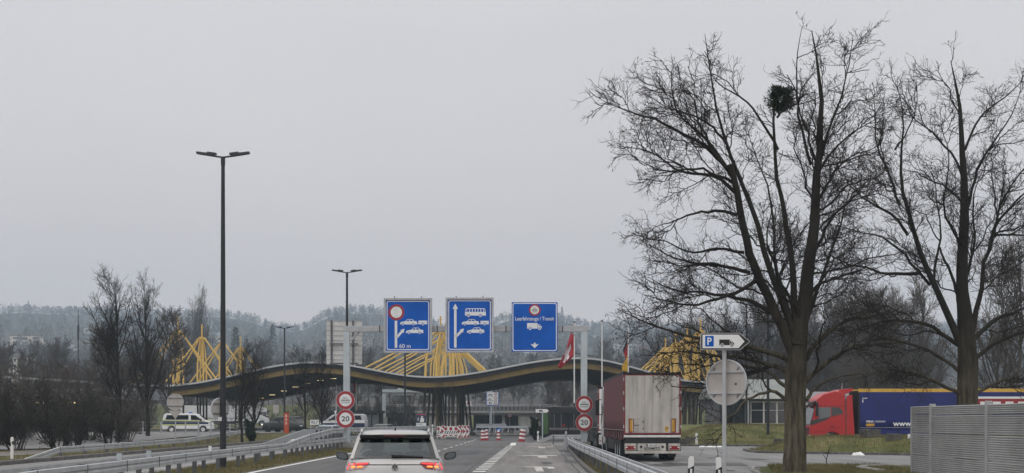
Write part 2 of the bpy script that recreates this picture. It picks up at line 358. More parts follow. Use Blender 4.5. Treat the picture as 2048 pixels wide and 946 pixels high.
hs = N('ShaderNodeHueSaturation'); hs.inputs['Saturation'].default_value = 0.12; L(sky.outputs['Color'], hs.inputs['Color'])
tc = N('ShaderNodeTexCoord'); sp = N('ShaderNodeSeparateXYZ'); L(tc.outputs['Generated'], sp.inputs['Vector'])
mr = N('ShaderNodeMapRange'); mr.inputs['From Min'].default_value = 0.0; mr.inputs['From Max'].default_value = 1.0
L(sp.outputs['Z'], mr.inputs['Value'])
rp = N('ShaderNodeValToRGB'); e = rp.color_ramp.elements
e[0].position = 0.0; e[0].color = (1.25, 1.07, 1.03, 1); e[1].position = 1.0; e[1].color = (1.25, 1.25, 1.25, 1)
k = e.new(0.13); k.color = (0.88, 0.81, 0.803, 1); k = e.new(0.27); k.color = (0.78, 0.75, 0.76, 1)
L(mr.outputs['Result'], rp.inputs['Fac'])
cl = N('ShaderNodeTexNoise'); cl.inputs['Scale'].default_value = 2.0; cl.inputs['Detail'].default_value = 4; L(tc.outputs['Generated'], cl.inputs['Vector'])
cm = N('ShaderNodeMapRange'); cm.inputs['To Min'].default_value = 0.89; cm.inputs['To Max'].default_value = 1.11; L(cl.outputs['Fac'], cm.inputs['Value'])
ml = N('ShaderNodeMix'); ml.data_type = 'RGBA'; ml.blend_type = 'MULTIPLY'; ml.inputs['Factor'].default_value = 1
L(rp.outputs['Color'], ml.inputs['A']); L(cm.outputs['Result'], ml.inputs['B'])
sc = N('ShaderNodeMix'); sc.data_type = 'RGBA'; sc.blend_type = 'MULTIPLY'; sc.inputs['Factor'].default_value = 1
sc.inputs['B'].default_value = (SKYK, SKYK, SKYK, 1); L(ml.outputs['Result'], sc.inputs['A'])
mx = N('ShaderNodeMix'); mx.data_type = 'RGBA'; mx.inputs['Factor'].default_value = 0.9     # a closed cloud deck over the clear-sky light
L(hs.outputs['Color'], mx.inputs['A']); L(sc.outputs['Result'], mx.inputs['B'])
L(mx.outputs['Result'], bg.inputs['Color']); bg.inputs['Strength'].default_value = 0.1
sl = bpy.data.lights.new('sun', 'SUN'); sl.energy = 0.6; sl.angle = R(25); sl.color = (1, 0.97, 0.93)
so = bpy.data.objects.new('sun', sl); COL.objects.link(so); so.rotation_euler = (R(32), 0, R(-25)); so.location = (0, -20, 60)
hz = MB().box(-2000, 2000, -220, 2350, -1.2, 235).build('haze', [], None); struct(hz, 'stuff')
hm = bpy.data.materials.new('haze_air'); hm.use_nodes = True
for n in list(hm.node_tree.nodes):
    if n.type != 'OUTPUT_MATERIAL': hm.node_tree.nodes.remove(n)
pv = hm.node_tree.nodes.new('ShaderNodeVolumePrincipled'); pv.inputs['Color'].default_value = (*HAZE_COL, 1); pv.inputs['Density'].default_value = HAZE; pv.inputs['Anisotropy'].default_value = 0.2
hm.node_tree.links.new(pv.outputs['Volume'], [n for n in hm.node_tree.nodes if n.type == 'OUTPUT_MATERIAL'][0].inputs['Volume'])
hm.cycles.homogeneous_volume = True
hz.data.materials.clear(); hz.data.materials.append(hm)
S.cycles.max_bounces = 6; S.cycles.transparent_max_bounces = 12; S.cycles.volume_bounces = 0
S.cycles.use_denoising = True

# ================================================================ ground, roads, banks, hills
def axis(segs):
    out = []
    for a, b, st in segs:
        n = max(1, int(round((b - a) / st))); out += [a + (b - a) * i / n for i in range(n)]
    return out + [segs[-1][1]]
gx = axis([(-1980, -200, 200), (-200, -60, 20), (-60, 60, 1.5), (60, 200, 20), (200, 1980, 200)])
gy = axis([(-200, 20, 20), (20, 340, 2.5), (340, 2330, 200)])
g = MB().grid(lambda x, y: (x, y, hgt(x, y)), gx, gy, 0).build('ground', 'ground', fix=False); struct(g)
def road(name, rows, m, dz, step=2.0):
    mb = MB(); ys = []
    for (y0, a0, b0), (y1, a1, b1) in zip(rows, rows[1:]):
        n = max(1, int(abs(y1 - y0) / step))
        ys += [(lerp(y0, y1, i / n), lerp(a0, a1, i / n), lerp(b0, b1, i / n)) for i in range(n)]
    ys.append(rows[-1]); nu = 13
    for j, (y, a, b) in enumerate(ys):
        mb.v += [(lerp(a, b, i / (nu - 1)), y, hgt(lerp(a, b, i / (nu - 1)), y) + dz) for i in range(nu)]
    for j in range(len(ys) - 1):
        for i in range(nu - 1):
            mb.f.append((j * nu + i, j * nu + i + 1, (j + 1) * nu + i + 1, (j + 1) * nu + i)); mb.m.append(0); mb.sm.append(True)
    return struct(mb.build(name, m, fix=False))
road('main_road', [(-60, -6.5, 2.2), (10, -6.8, 2.3), (30, -8.6, 2.45), (49, -9.4, 2.66), (65, -9.4, 2.93), (107, -9.3, 4.22), (131, -9, 6)], 'asphalt', 0.02)
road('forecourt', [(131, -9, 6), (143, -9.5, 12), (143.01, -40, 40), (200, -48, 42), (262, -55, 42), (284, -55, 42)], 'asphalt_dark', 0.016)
road('exit_lane', [(20, -1.2, 2.5), (49, -.9, 2.62), (65, -.72, 2.88), (107, .05, 4.18), (114.5, .15, 4.5)], 'asphalt_exit', 0.0225)
road('opposite_road', [(-60, -19, -10.3), (30, -20.6, -12.4), (60, -20.6, -12.6), (100, -20.6, -12.9), (128, -20.8, -12), (143, -21, -10.5)], 'asphalt_pale', 0.02)
road('side_road', [(60, -48, -36), (90, -45, -31), (118, -48, -26), (130, -54, -23.5), (143, -60, -21)], 'asphalt_pale', 0.05, 1.2)
road('gravel_path', [(62, -30, -27.5), (75, -29.5, -26), (88, -30, -24.4)], 'gravel', 0.012)
road('lorry_park_road', [(20, 4.6, 7.5), (40, 4.7, 8.1), (49, 4.8, 8.6), (54, 4.9, 13.2), (54.01, 4.9, 60), (100, 5.6, 60), (130, 8, 60), (143, 9, 30)], 'asphalt_pale', 0.02)
def bank(name, fn, x0, x1, y0, y1, st, m='bank'):
    def f(x, y):
        h = fn(x, y); return (x, y, h + (0.05 * math.sin(x * 2.1 + y) * math.sin(y * 1.7 - x * 0.6) * min(1, h * 2)) + (0.03 if h > 0.002 else -0.05))
    return struct(MB().grid(f, axis([(x0, x1, st)]), axis([(y0, y1, st)]), 0).build(name, m, fix=False))
bank('grass_bank', mound_a, 10.5, 60, 100, 150.5, 0.7)
bank('grass_mound', mound_b, 13.6, 50, 71.5, 87.5, 0.5)
bank('grass_strip', lambda x, y: 0.12 * sm(8.0 + max(0, (y - 45) * 0.16), 8.5 + max(0, (y - 45) * 0.16), x) * sm(53.6, 53.0, y), 7.6, 16, 20, 54, 0.4, 'lawn')
struct(MB().grid(lambda x, y: (x, y, hgt(x, y) + 0.04), axis([(-95, 45, 5)]), axis([(296, 345, 3)]), 0).build('lawn', 'lawn', fix=False))
def kerb(path, m='kerb', w=0.16, h=0.13, name='kerb'):
    return struct(MB().sweep([(-w / 2, 0), (w / 2, 0), (w / 2, h - 0.02), (w / 2 - 0.03, h), (-w / 2 + 0.03, h), (-w / 2, h - 0.02)], path).build(name, m))
kerb([(2.66 + 0.08, 20, 0), (2.66 + 0.08, 49, 0), (3.01, 64.6, 0), (3.76, 95, 0), (4.3, 107, 0), (4.9, 109.5, 0), (6.5, 110, 0)], 'kerb', 0.18)
kerb([(-20.75, y, hgt(-20.75, y)) for y in range(20, 141, 4)], 'kerb', 0.3, 0.2)
kerb([(10.5, 101.5, 0), (13, 100.6, 0), (17, 100.2, 0), (20, 99.2, 0), (26, 98.5, 0), (45, 98, 0)], 'kerb', 0.22, 0.16)
kerb([(14.3, 86, 0), (13.9, 82, 0), (14.0, 79.2, 0), (15.2, 78.0, 0), (18, 75.6, 0), (21.5, 72.8, 0), (24, 71.8, 0), (50, 71.6, 0)], 'kerb', 0.22, 0.15)
kerb([(8.1, 20, 0), (8.1, 45, 0), (8.6, 50, 0), (9.2, 53.4, 0), (10.2, 53.9, 0), (20, 54, 0)], 'kerb_pale', 0.14, 0.1)
kerb([(12.2, 46.2, 0), (12.3, 49.5, 0), (12.9, 51.2, 0), (14.2, 52, 0), (18, 52.2, 0)], 'kerb_pale', 0.3, 0.22)
kerb([(-24.3, 133, 0.7), (-21.5, 131, 0.1), (-20.6, 134, 0.05), (-20.9, 140, 0.1)], 'kerb_pale', 0.2, 0.16)
# painted markings
mk = MB(); pz = 0.028
def pquad(*p): mk.add([(x, y, pz) for x, y in p], [tuple(range(len(p)))])
for y0, x0, y1, x1 in [(20, -7.1, 30, -8.25), (30, -8.25, 49, -9.05), (49, -9.05, 73, -9.0), (73, -9.0, 105, -8.9), (105, -8.9, 140, -8.3)]:
    pquad((x0 - 0.1, y0), (x0 + 0.1, y0), (x1 + 0.1, y1), (x1 - 0.1, y1))
struct(mk.build('edge_line_marking', 'paint')); mk = MB()
for i in range(24):
    y = 38 + i * 6.4
    if y > 140: break
    x = lerp(-5.0, -3.55, (y - 50) / 85); pquad((x - 0.09, y), (x + 0.09, y), (x + 0.12, y + 2.6), (x - 0.06, y + 2.6))
struct(mk.build('lane_line_marking', 'paint')); mk = MB()
y = 24.0
while y < 103:
    x = lerp(-1.35, 0.0, (y - 40) / 68.0); ln = 1.0; pquad((x - 0.23, y), (x + 0.23, y), (x + 0.25, y + ln), (x - 0.21, y + ln)); y += 2.05 + 0.007 * y
pquad((-0.2, 103.5), (0.24, 103.5), (0.36, 116.5), (-0.05, 116.5))
struct(mk.build('exit_lane_marking', 'paint')); mk = MB()
pquad((0.3, 115.4), (0.3, 116.2), (4.3, 114.2), (4.3, 113.2))
def exit_arrow(x, y, k=1.0):
    pquad((x - 0.14, y - 4.5), (x + 0.14, y - 4.5), (x + 0.16, y), (x - 0.14, y))
    pquad((x - 1.0 * k, y + 0.55), (x - 0.14, y), (x + 0.16, y), (x + 0.62 * k, y - 0.45), (x + 0.62 * k, y + 0.75), (x, y + 0.9))
    pquad((x + 0.36 * k, y - 1.5), (x + 0.63 * k, y - 1.5), (x + 0.63 * k, y - 0.46), (x + 0.36 * k, y - 0.2))
exit_arrow(1.0, 54.2, 1.0)
def left_arrow(x, y, tail):
    pquad((x - 1.3, y + 0.9), (x - 0.3, y), (x + 0.9, y), (x + 0.9, y + 1.7), (x - 0.3, y + 1.7))
    pquad((x - 0.15, y - tail), (x + 0.3, y - tail), (x + 0.3, y - 0.003), (x - 0.15, y - 0.003))
left_arrow(1.45, 72, 3.6); left_arrow(1.95, 97, 4.0)
struct(mk.build('exit_arrow_marking', 'paint_worn')); mk = MB()
pquad((9.5, 54.5), (9.5, 54.62), (18, 54.75), (18, 54.63)); pquad((-20.3, 20), (-20.2, 20), (-20.2, 128), (-20.3, 128)); pquad((-13.1, 20), (-12.98, 20), (-13.3, 128), (-13.42, 128))
struct(mk.build('side_line_marking', 'paint_worn'))
# hills
RIDGE = [(-900, 612), (-200, 606), (0, 606), (55, 604), (110, 608), (200, 607), (300, 613), (380, 613), (440, 612), (500, 622), (550, 640), (600, 644), (625, 632), (650, 614), (700, 605), (760, 607), (800, 612), (840, 622), (900, 645), (960, 643), (990, 630), (1010, 618), (1040, 622), (1100, 622), (1130, 622), (1180, 638), (1250, 634), (1350, 640), (1500, 645), (1700, 640), (2048, 632), (2900, 632)]
rpx, rpy = [a for a, b in RIDGE], [b for a, b in RIDGE]
D1 = 1900.0
def hill(px, D):
    rz = 1.8 + (843 - np.interp(px, rpx, rpy)) * D1 / F - 14
    t = (D - 396) / (D1 - 396)
    return 4.9 + (rz - 4.9) * (max(0, t) ** 1.15 if t <= 1 else max(0.0, 1 - (t - 1) * 1.2))
hl = MB(); us = [i for i in range(-600, 2641, 27)]; vs_ = [396 + i * 48 for i in range(40)]
hl.grid(lambda u, v: (PX(u, v), v, hill(u, v)), us, vs_, 0); struct(hl.build('hills', 'wood_far', fix=False))
rng = np.random.default_rng(11)
def blades(base, up, wid, name, m):
    """base (n,3), up (n,3) tip offset, wid (n,): thin triangles"""
    n = len(base); a = rng.uniform(0, 2 * np.pi, n); s = np.stack([np.cos(a), np.sin(a), np.zeros(n)], 1) * wid[:, None] / 2
    v = np.stack([base - s, base + s, base + up], 1).reshape(-1, 3)
    return tri_mesh(name, v, m)
def tri_mesh(name, v, m):
    n = len(v) // 3; me = bpy.data.meshes.new(name); me.vertices.add(len(v)); me.vertices.foreach_set('co', v.astype(np.float32).ravel())
    me.loops.add(n * 3); me.loops.foreach_set('vertex_index', np.arange(n * 3, dtype=np.int32))
    me.polygons.add(n); me.polygons.foreach_set('loop_start', np.arange(0, n * 3, 3, dtype=np.int32)); 
    me.update(calc_edges=True); me.materials.append(M[m] if isinstance(m, str) else m)
    o = bpy.data.objects.new(name, me); COL.objects.link(o); return o
def wood(n, d0, d1, nb, name, hmin, hmax, seed, ridge=False):
    r = np.random.default_rng(seed)
    px = r.uniform(-250, 2300, n); D = d0 + (d1 - d0) * r.uniform(0, 1, n) ** (0.8)
    B, U, Wd = [], [], []
    for i in range(n):
        z = hill(px[i], D[i]); h = hmin + (hmax - hmin) * r.uniform(0, 1) ** 1.4; w = h * r.uniform(0.22, 0.36); conif = r.random() < 0.06
        c = np.array([PX(px[i], D[i]), D[i], z]); k = nb
        t = r.uniform(0.12, 1, k)
        rad = w * (np.sin(np.pi * np.clip(t * 0.85 + 0.1, 0, 1)) if not conif else (1.05 - t) * 0.8) * np.sqrt(r.uniform(0, 1, k)); a = r.uniform(0, 2 * np.pi, k)
        b = np.stack([rad * np.cos(a), rad * np.sin(a), t * h * 0.86], 1) + c
        u = np.stack([np.cos(a) * rad / w * 0.8 + r.normal(0, 0.3, k), np.sin(a) * rad / w * 0.8 + r.normal(0, .3, k), r.uniform(0.5, 1.3, k)], 1)
        u *= (h * 0.1 * r.uniform(0.7, 1.3, k))[:, None]
        B.append(b); U.append(u); Wd.append(np.full(k, h * (0.066 if not conif else 0.11)) * r.uniform(0.6, 1.3, k))
    return struct(blades(np.concatenate(B), np.concatenate(U), np.concatenate(Wd), name, 'wood_far'), 'stuff')
wood(4200, 720, 1920, 46, 'hill_wood', 8, 14, 3)
wood(1500, 1850, 1930, 50, 'ridge_wood', 10, 15, 8)
wood(1700, 402, 800, 72, 'slope_wood', 3.5, 12.5, 5)
# repair strips and sealed joints in the asphalt
def flat(name, quads, m, dz):
    mb = MB()
    for q in quads: mb.add([(x, y, dz) for x, y in q], [tuple(range(len(q)))])
    return struct(mb.build(name, m))
def line(pts, w): return [[(x0 - w / 2, y0), (x0 + w / 2, y0), (x1 + w / 2, y1), (x1 - w / 2, y1)] for (x0, y0), (x1, y1) in zip(pts, pts[1:])]
rj = random.Random(12)
js = []
for x0, x1 in ((-1.95, -.75), (-5.6, -4.3), (2.0, 3.3)):
    js += line([(lerp(x0, x1, (y - 24) / 90) + rj.uniform(-.03, .03), y) for y in range(24, 116, 3)], .07)
for y in (47, 58.5, 69, 83): js += [[(-9 + .2 * i, y + .12 * math.sin(i * .9 + y)) for i in range(0, 1)] + [(-9, y), (-1.2, y + .5), (-1.2, y + .58), (-9, y + .08)]]
flat('road_joint_marking', js, 'concrete_dark', .0245)
flat('road_patch', [[(-6.9, 51), (-5.2, 51), (-5.0, 63), (-6.7, 63)], [(-3.4, 74), (-2.0, 74), (-1.8, 92), (-3.2, 92)], [(6.2, 56), (9.5, 56), (9.9, 60.5), (6.4, 60.2)]], 'asphalt_dark', .0235)
flat('oil_stain_patch', [[(cx + a * (1 + .25 * math.sin(k * 2.2 + cx)) * math.cos(k * .45), cy + b * (1 + .2 * math.cos(k * 1.7 + cy)) * math.sin(k * .45)) for k in range(14)] for cx, cy, a, b in ((6.1, 57, .5, 1.6), (7.8, 51, .3, .9), (11.5, 66, .5, 1.2), (2.9, 74, .35, 3.5), (3.2, 84, .4, 4), (2.6, 62, .3, 3), (1.5, 60, .25, 2))], 'asphalt_dark', .0262)
# ================================================================ bare trees
def nrm(a): return a / np.maximum(1e-9, np.linalg.norm(a, axis=-1, keepdims=True))
def grow(par, total, t0, ang, Ln, n, wig, trop, rr, rmin, r, gravity_len=0.5, t1=1.0, away=None):
    """children of a batch of branches par=(P (N,k,3), Q (N,k)); returns the same kind of batch"""
    Pp, Rp = par; Nn, k = Rp.shape
    seg = np.linalg.norm(np.diff(Pp, axis=1), axis=2); tot = seg.sum(1)
    idx = r.choice(Nn, total, p=tot / tot.sum()); t = t0 + (t1 - t0) * r.uniform(0, 1, total)
    f = t * (k - 1); i0 = np.minimum(f.astype(int), k - 2); w = (f - i0)[:, None]
    p = Pp[idx, i0] * (1 - w) + Pp[idx, i0 + 1] * w
    rad = Rp[idx, i0] * (1 - w[:, 0]) + Rp[idx, i0 + 1] * w[:, 0]
    tg = nrm(Pp[idx, i0 + 1] - Pp[idx, i0])
    rv = r.normal(0, 1, (total, 3)); pr = nrm(rv - tg * (rv * tg).sum(1, keepdims=True))
    a = np.radians(ang * r.uniform(0.7, 1.3, total))[:, None]
    d = nrm(tg * np.cos(a) + pr * np.sin(a) + np.array([0, 0, trop * 0.6]))
    if away is not None:
        o = p - away; o[:, 2] = 0; d = nrm(d + 0.35 * nrm(o))
    ln = Ln * r.uniform(0.55, 1.25, total) * (1 - gravity_len * t)
    pts = [p]; d0 = d
    for j in range(n - 1):
        pts.append(pts[-1] + d * (ln / (n - 1))[:, None]); d0 = nrm(d0 + np.array([0, 0, trop])); d = nrm(d * 0.35 + d0 * 0.65 + r.normal(0, wig * 1.7, (total, 3)))
    P2 = np.stack(pts, 1); ra = np.maximum(rmin, np.minimum(rad * 0.75, rr * ln))
    Q = ra[:, None] * np.linspace(1, 0.35, n)[None, :]; Q = np.maximum(Q, rmin * 0.7)
    return P2, Q
def tubes(batches, sides):
    V, Fc, o = [], [], 0
    for (Pt, Q), s in zip(batches, sides):
        Nn, k = Q.shape
        tg = np.empty_like(Pt); tg[:, 1:-1] = Pt[:, 2:] - Pt[:, :-2]; tg[:, 0] = Pt[:, 1] - Pt[:, 0]; tg[:, -1] = Pt[:, -1] - Pt[:, -2]; tg = nrm(tg)
        ref = np.where(np.abs(tg[:, :1, 2:]) < 0.8, np.array([0, 0, 1.0]), np.array([1.0, 0, 0]))
        u = nrm(np.cross(tg, np.broadcast_to(ref, tg.shape))); w = np.cross(tg, u)
        a = 2 * np.pi * np.arange(s) / s
        ring = Pt[:, :, None] + (u[:, :, None] * np.cos(a)[:, None] + w[:, :, None] * np.sin(a)[:, None]) * Q[:, :, None, None]
        V.append(ring.reshape(-1, 3))
        b = (np.arange(Nn)[:, None, None] * k + np.arange(k - 1)[None, :, None]) * s; j = np.arange(s)[None, None, :]; j2 = (j + 1) % s
        Fc.append(np.stack([b + j, b + j2, b + s + j2, b + s + j], -1).reshape(-1, 4) + o); o += Nn * k * s
    return np.concatenate(V), np.concatenate(Fc)
def qmesh(name, V, Q, m, extra=None, m2=None):
    me = bpy.data.meshes.new(name); nq = len(Q); nt_ = 0 if extra is None else len(extra) // 3
    if nt_: lp = np.concatenate([Q.ravel(), np.arange(len(extra)) + len(V)]); V = np.concatenate([V, extra])
    else: lp = Q.ravel()
    me.vertices.add(len(V)); me.vertices.foreach_set('co', V.astype(np.float32).ravel())
    me.loops.add(len(lp)); me.loops.foreach_set('vertex_index', lp.astype(np.int32))
    me.polygons.add(nq + nt_)
    me.polygons.foreach_set('loop_start', np.concatenate([np.arange(nq) * 4, nq * 4 + np.arange(nt_) * 3]).astype(np.int32))
    me.materials.append(M[m])
    if nt_: me.materials.append(M[m2]); me.polygons.foreach_set('material_index', np.concatenate([np.zeros(nq), np.ones(nt_)]).astype(np.int32))
    me.polygons.foreach_set('use_smooth', np.ones(nq + nt_, dtype=bool)); me.update(calc_edges=True)
    o = bpy.data.objects.new(name, me); COL.objects.link(o); return o
def resample(pts, rad, n):
    pts = np.array(pts, float); d = np.r_[0, np.cumsum(np.linalg.norm(np.diff(pts, axis=0), axis=1))]; t = np.linspace(0, d[-1], n)
    out = np.stack([np.interp(t, d, pts[:, i]) for i in range(3)], 1)
    for _ in range(2): out[1:-1] = out[1:-1] * 0.5 + (out[:-2] + out[2:]) * 0.25
    return out, np.interp(t, d, rad) if len(rad) == len(pts) else np.linspace(rad[0], rad[-1], n) ** 1
def tips(batch, n, r, L0=0.1, W0=0.02):
    Pt, Q = batch; i = r.choice(len(Pt), n); p = Pt[i, -1]; a = r.uniform(0, 6.28, n)
    s = np.stack([np.cos(a), np.sin(a), np.zeros(n)], 1) * W0; dn = np.stack([r.normal(0, .03, n), r.normal(0, .03, n), -L0 * r.uniform(.6, 1.3, n)], 1)
    return np.stack([p - s, p + s + dn * 0.4, p + dn], 1).reshape(-1, 3)

def big_tree(name, label, D, trunk, limbs, seed, counts, tips_n, bark_='bark'):
    r = np.random.default_rng(seed)
    bx, by = PX(trunk[0][0], D), D
    root = thing(name, label, 'tree', (bx, by, 0), 0)
    O = np.array([bx, by, 0])
    def w(px, py, dy): return np.array([PX(px, D + dy), D + dy, PZ(py, D + dy)]) - O
    tp = [w(a, b, 0) for a, b, q in trunk if b > 640]; tr = [q for a, b, q in trunk if b > 640]; tr[-1] *= .8
    tpts, trd = resample(tp, tr, 26)
    tmb = MB(); P60, R60 = resample(tp, tr, 80); ns = 40; rgs = []
    ph = r.uniform(0, 6.28, 9)
    for i, (p, q) in enumerate(zip(P60, R60)):
        zz = p[2]; ring = []
        for j in range(ns):
            a = 2 * math.pi * j / ns
            k = .055 * math.sin(a * 9 + 1.3 * math.sin(zz * 1.1 + ph[0]) + ph[1]) + .035 * math.sin(a * 15 + 1.7 * math.sin(zz * 1.9 + ph[2])) + .045 * math.sin(a * 2 + zz * .7 + ph[3]) + .02 * math.sin(a * 5 + zz * 6 + ph[4])
            k *= min(1, q / .2); ring.append((p[0] + q * (1 + k) * math.cos(a), p[1] + q * (1 + k) * math.sin(a), zz + .02 * math.sin(a * 3 + i)))
        rgs.append(ring)
    tmb.rings(rgs)
    # flare and bark ridges at the foot
    LP, LR = [], []
    cut = next(i for i, q in enumerate(trunk) if q[1] < 725); up_ = trunk[cut:]
    limbs = limbs + [([(q[0], q[1]) for q in up_], [q[2] * 1.5 for q in up_], None, .02)]
    for pts, r0, r1, yo in limbs:
        x0 = pts[0][0]; L_ = max(abs(pts[-1][0] - x0), abs(pts[-1][1] - pts[0][1])) * D / F
        q = [w(a, b, yo * L_ * (i / (len(pts) - 1)) ** 1.1) for i, (a, b) in enumerate(pts)]
        p_, r_ = resample(q, r0 if r1 is None else [r0, r1], 14)
        p_[2:] += np.cumsum(r.normal(0, 0.034, (12, 3)), 0) * np.array([1, 2.2, 1]); LP.append(p_); LR.append(r_ * .65)
    limb = (np.stack(LP), np.stack(LR))
    V, Q = tubes([limb], [9])
    t0 = tmb.build('trunk', bark_, root)
    lo = qmesh('limb', V, Q, bark_); lo.parent = root
    top = (np.stack([resample(tp, tr, 14)[0]]), np.stack([resample(tp, tr, 14)[1]]))
    par = (np.concatenate([limb[0], top[0]]), np.concatenate([limb[1], top[1]]))
    ax = np.array([0.0, 0, 0])
    c1, c2, c3, c4 = counts
    b1 = grow(limb, c1, 0.1, 46, 3.3, 12, 0.16, 0.02, 0.0125, 0.018, r, 0.84, away=ax)
    b2 = grow((np.concatenate([b1[0], ]), b1[1]), c2, 0.08, 42, 1.15, 7, 0.16, 0.035, 0.0125, 0.0105, r, 0.45)
    b2b = grow(limb, c2 // 8, 0.25, 55, 0.8, 7, 0.16, 0.06, 0.012, 0.009, r, 0.3)
    q2 = (np.concatenate([b2[0], b2b[0]]), np.concatenate([b2[1], b2b[1]]))
    b3 = grow(q2, c3, 0.12, 45, 0.5, 4, 0.2, 0.07, 0.01, 0.0068, r, 0.35)
    b4 = grow(b3, c4, 0.2, 42, 0.24, 3, 0.2, 0.08, 0.01, 0.0056, r, 0.3)
    V, Q = tubes([b1, b2, b2b, b3, b4], [5, 4, 4, 3, 3])
    cr = qmesh('crown', V, Q, 'twig', tips(b4, tips_n, r), 'twig'); cr.parent = root
    return root

big_tree('locust_tree', 'tall bare tree holding the mistletoe ball, thick trunk right of the parking arrow sign', 45,
  [(1586, 962, .43), (1588, 940, .36), (1590, 890, .325), (1590, 800, .305), (1592, 735, .32), (1596, 690, .32), (1603, 620, .26), (1610, 560, .22), (1617, 490, .185), (1624, 400, .15), (1628, 300, .115), (1634, 200, .075), (1627, 128, .045), (1606, 56, .014)],
  [([(1588, 712), (1562, 650), (1530, 585), (1508, 530), (1490, 480), (1476, 430), (1468, 380), (1458, 335)], .26, .15, -.05),
   ([(1598, 690), (1568, 608), (1538, 545), (1520, 480), (1506, 430), (1494, 395), (1476, 350), (1450, 290), (1432, 220), (1418, 148), (1407, 64)], .2, .014, .12),
   ([(1460, 345), (1436, 310), (1410, 292), (1368, 268), (1330, 240), (1262, 220), (1206, 192)], .12, .012, -.1),
   ([(1462, 350), (1432, 300), (1400, 262), (1350, 205), (1338, 148), (1352, 118)], .1, .012, .3),
   ([(1455, 290), (1430, 255), (1415, 242), (1385, 232), (1330, 215), (1280, 180)], .07, .012, -.4),
   ([(1600, 690), (1588, 610), (1583, 520), (1578, 440), (1562, 380), (1556, 310), (1553, 250), (1560, 205)], .2, .05, .06),
   ([(1556, 300), (1536, 252), (1508, 210), (1470, 190), (1446, 176), (1420, 130)], .075, .012, -.2),
   ([(1554, 235), (1572, 215), (1600, 200), (1626, 190)], .06, .04, .1),
   ([(1626, 380), (1652, 262), (1672, 190), (1689, 125), (1694, 84)], .1, .012, .15),
   ([(1622, 330), (1600, 262), (1588, 215), (1582, 150), (1588, 66)], .08, .012, -.15),
   ([(1622, 440), (1640, 330), (1682, 275), (1722, 252), (1752, 232)], .1, .012, -.3),
   ([(1622, 470), (1650, 385), (1690, 330), (1730, 312), (1772, 306)], .1, .012, .3),
   ([(1612, 540), (1640, 480), (1672, 425), (1716, 400), (1770, 390)], .11, .014, -.2),
   ([(1580, 720), (1550, 705), (1500, 690), (1440, 682), (1360, 664), (1290, 645), (1236, 612)], .15, .014, -.25),
   ([(1578, 745), (1545, 724), (1480, 716), (1400, 712), (1320, 702), (1290, 712)], .13, .014, .3),
   ([(1545, 625), (1500, 602), (1430, 592), (1360, 586), (1300, 560)], .12, .013, .2),
   ([(1515, 560), (1480, 582), (1430, 605), (1380, 615), (1300, 600)], .11, .013, -.3),
   ([(1500, 545), (1440, 532), (1370, 522), (1322, 500), (1290, 480)], .1, .012, -.15),
   ([(1474, 430), (1446, 420), (1400, 430), (1350, 448), (1306, 470)], .09, .012, .25),
   ([(1488, 505), (1440, 500), (1386, 508), (1330, 478), (1286, 478)], .08, .012, .4),
   ([(1470, 385), (1430, 345), (1380, 345), (1310, 300), (1242, 288)], .1, .012, .1),
   ([(1465, 365), (1420, 335), (1370, 335), (1310, 345), (1260, 318)], .08, .012, -.3),
   ([(1572, 800), (1545, 776), (1500, 792), (1462, 830), (1440, 850)], .1, .014, -.3),
   ([(1574, 775), (1536, 748), (1470, 735), (1400, 742), (1350, 760)], .1, .014, .4),
   ([(1612, 720), (1636, 670), (1690, 640), (1750, 634), (1800, 612)], .14, .014, .25),
   ([(1610, 765), (1645, 728), (1696, 702), (1760, 694), (1820, 688)], .13, .014, -.3),
   ([(1612, 800), (1636, 772), (1690, 757), (1740, 758)], .1, .014, .3),
   ([(1608, 600), (1640, 565), (1690, 545), (1740, 520)], .1, .014, -.35),
   ([(1604, 650), (1585, 600), (1560, 560), (1530, 470), (1545, 400)], .1, .013, -.6),
   ([(1602, 690), (1620, 600), (1660, 520), (1690, 440), (1720, 350)], .13, .013, .7),
   ([(1596, 690), (1570, 600), (1545, 520), (1560, 420), (1520, 320), (1500, 250)], .12, .012, .8)],
  21, (190, 1600, 7200, 8200), 1900)
mb = MB(); r = np.random.default_rng(5)
n = 3600; d = nrm(r.normal(0, 1, (n, 3))); rad = (0.4 + .07 * np.sin(d[:, 0] * 5 + 1) * np.cos(d[:, 2] * 4) + .06 * np.sin(d[:, 1] * 7)) * r.uniform(0.2, 1.12, n) ** 0.55
b_ = d * rad[:, None] * np.array([1.05, 1, .98]); up_ = nrm(d + r.normal(0, .5, (n, 3))) * r.uniform(.06, .13, n)[:, None]
mo = blades(b_, up_, r.uniform(.035, .07, n), 'mistletoe', 'mistle'); mo.location = (PX(1562, 45.4), 45.4, PZ(198, 45.4))
tag(mo, 'dark green ball of mistletoe high in the tall bare tree', 'mistletoe')
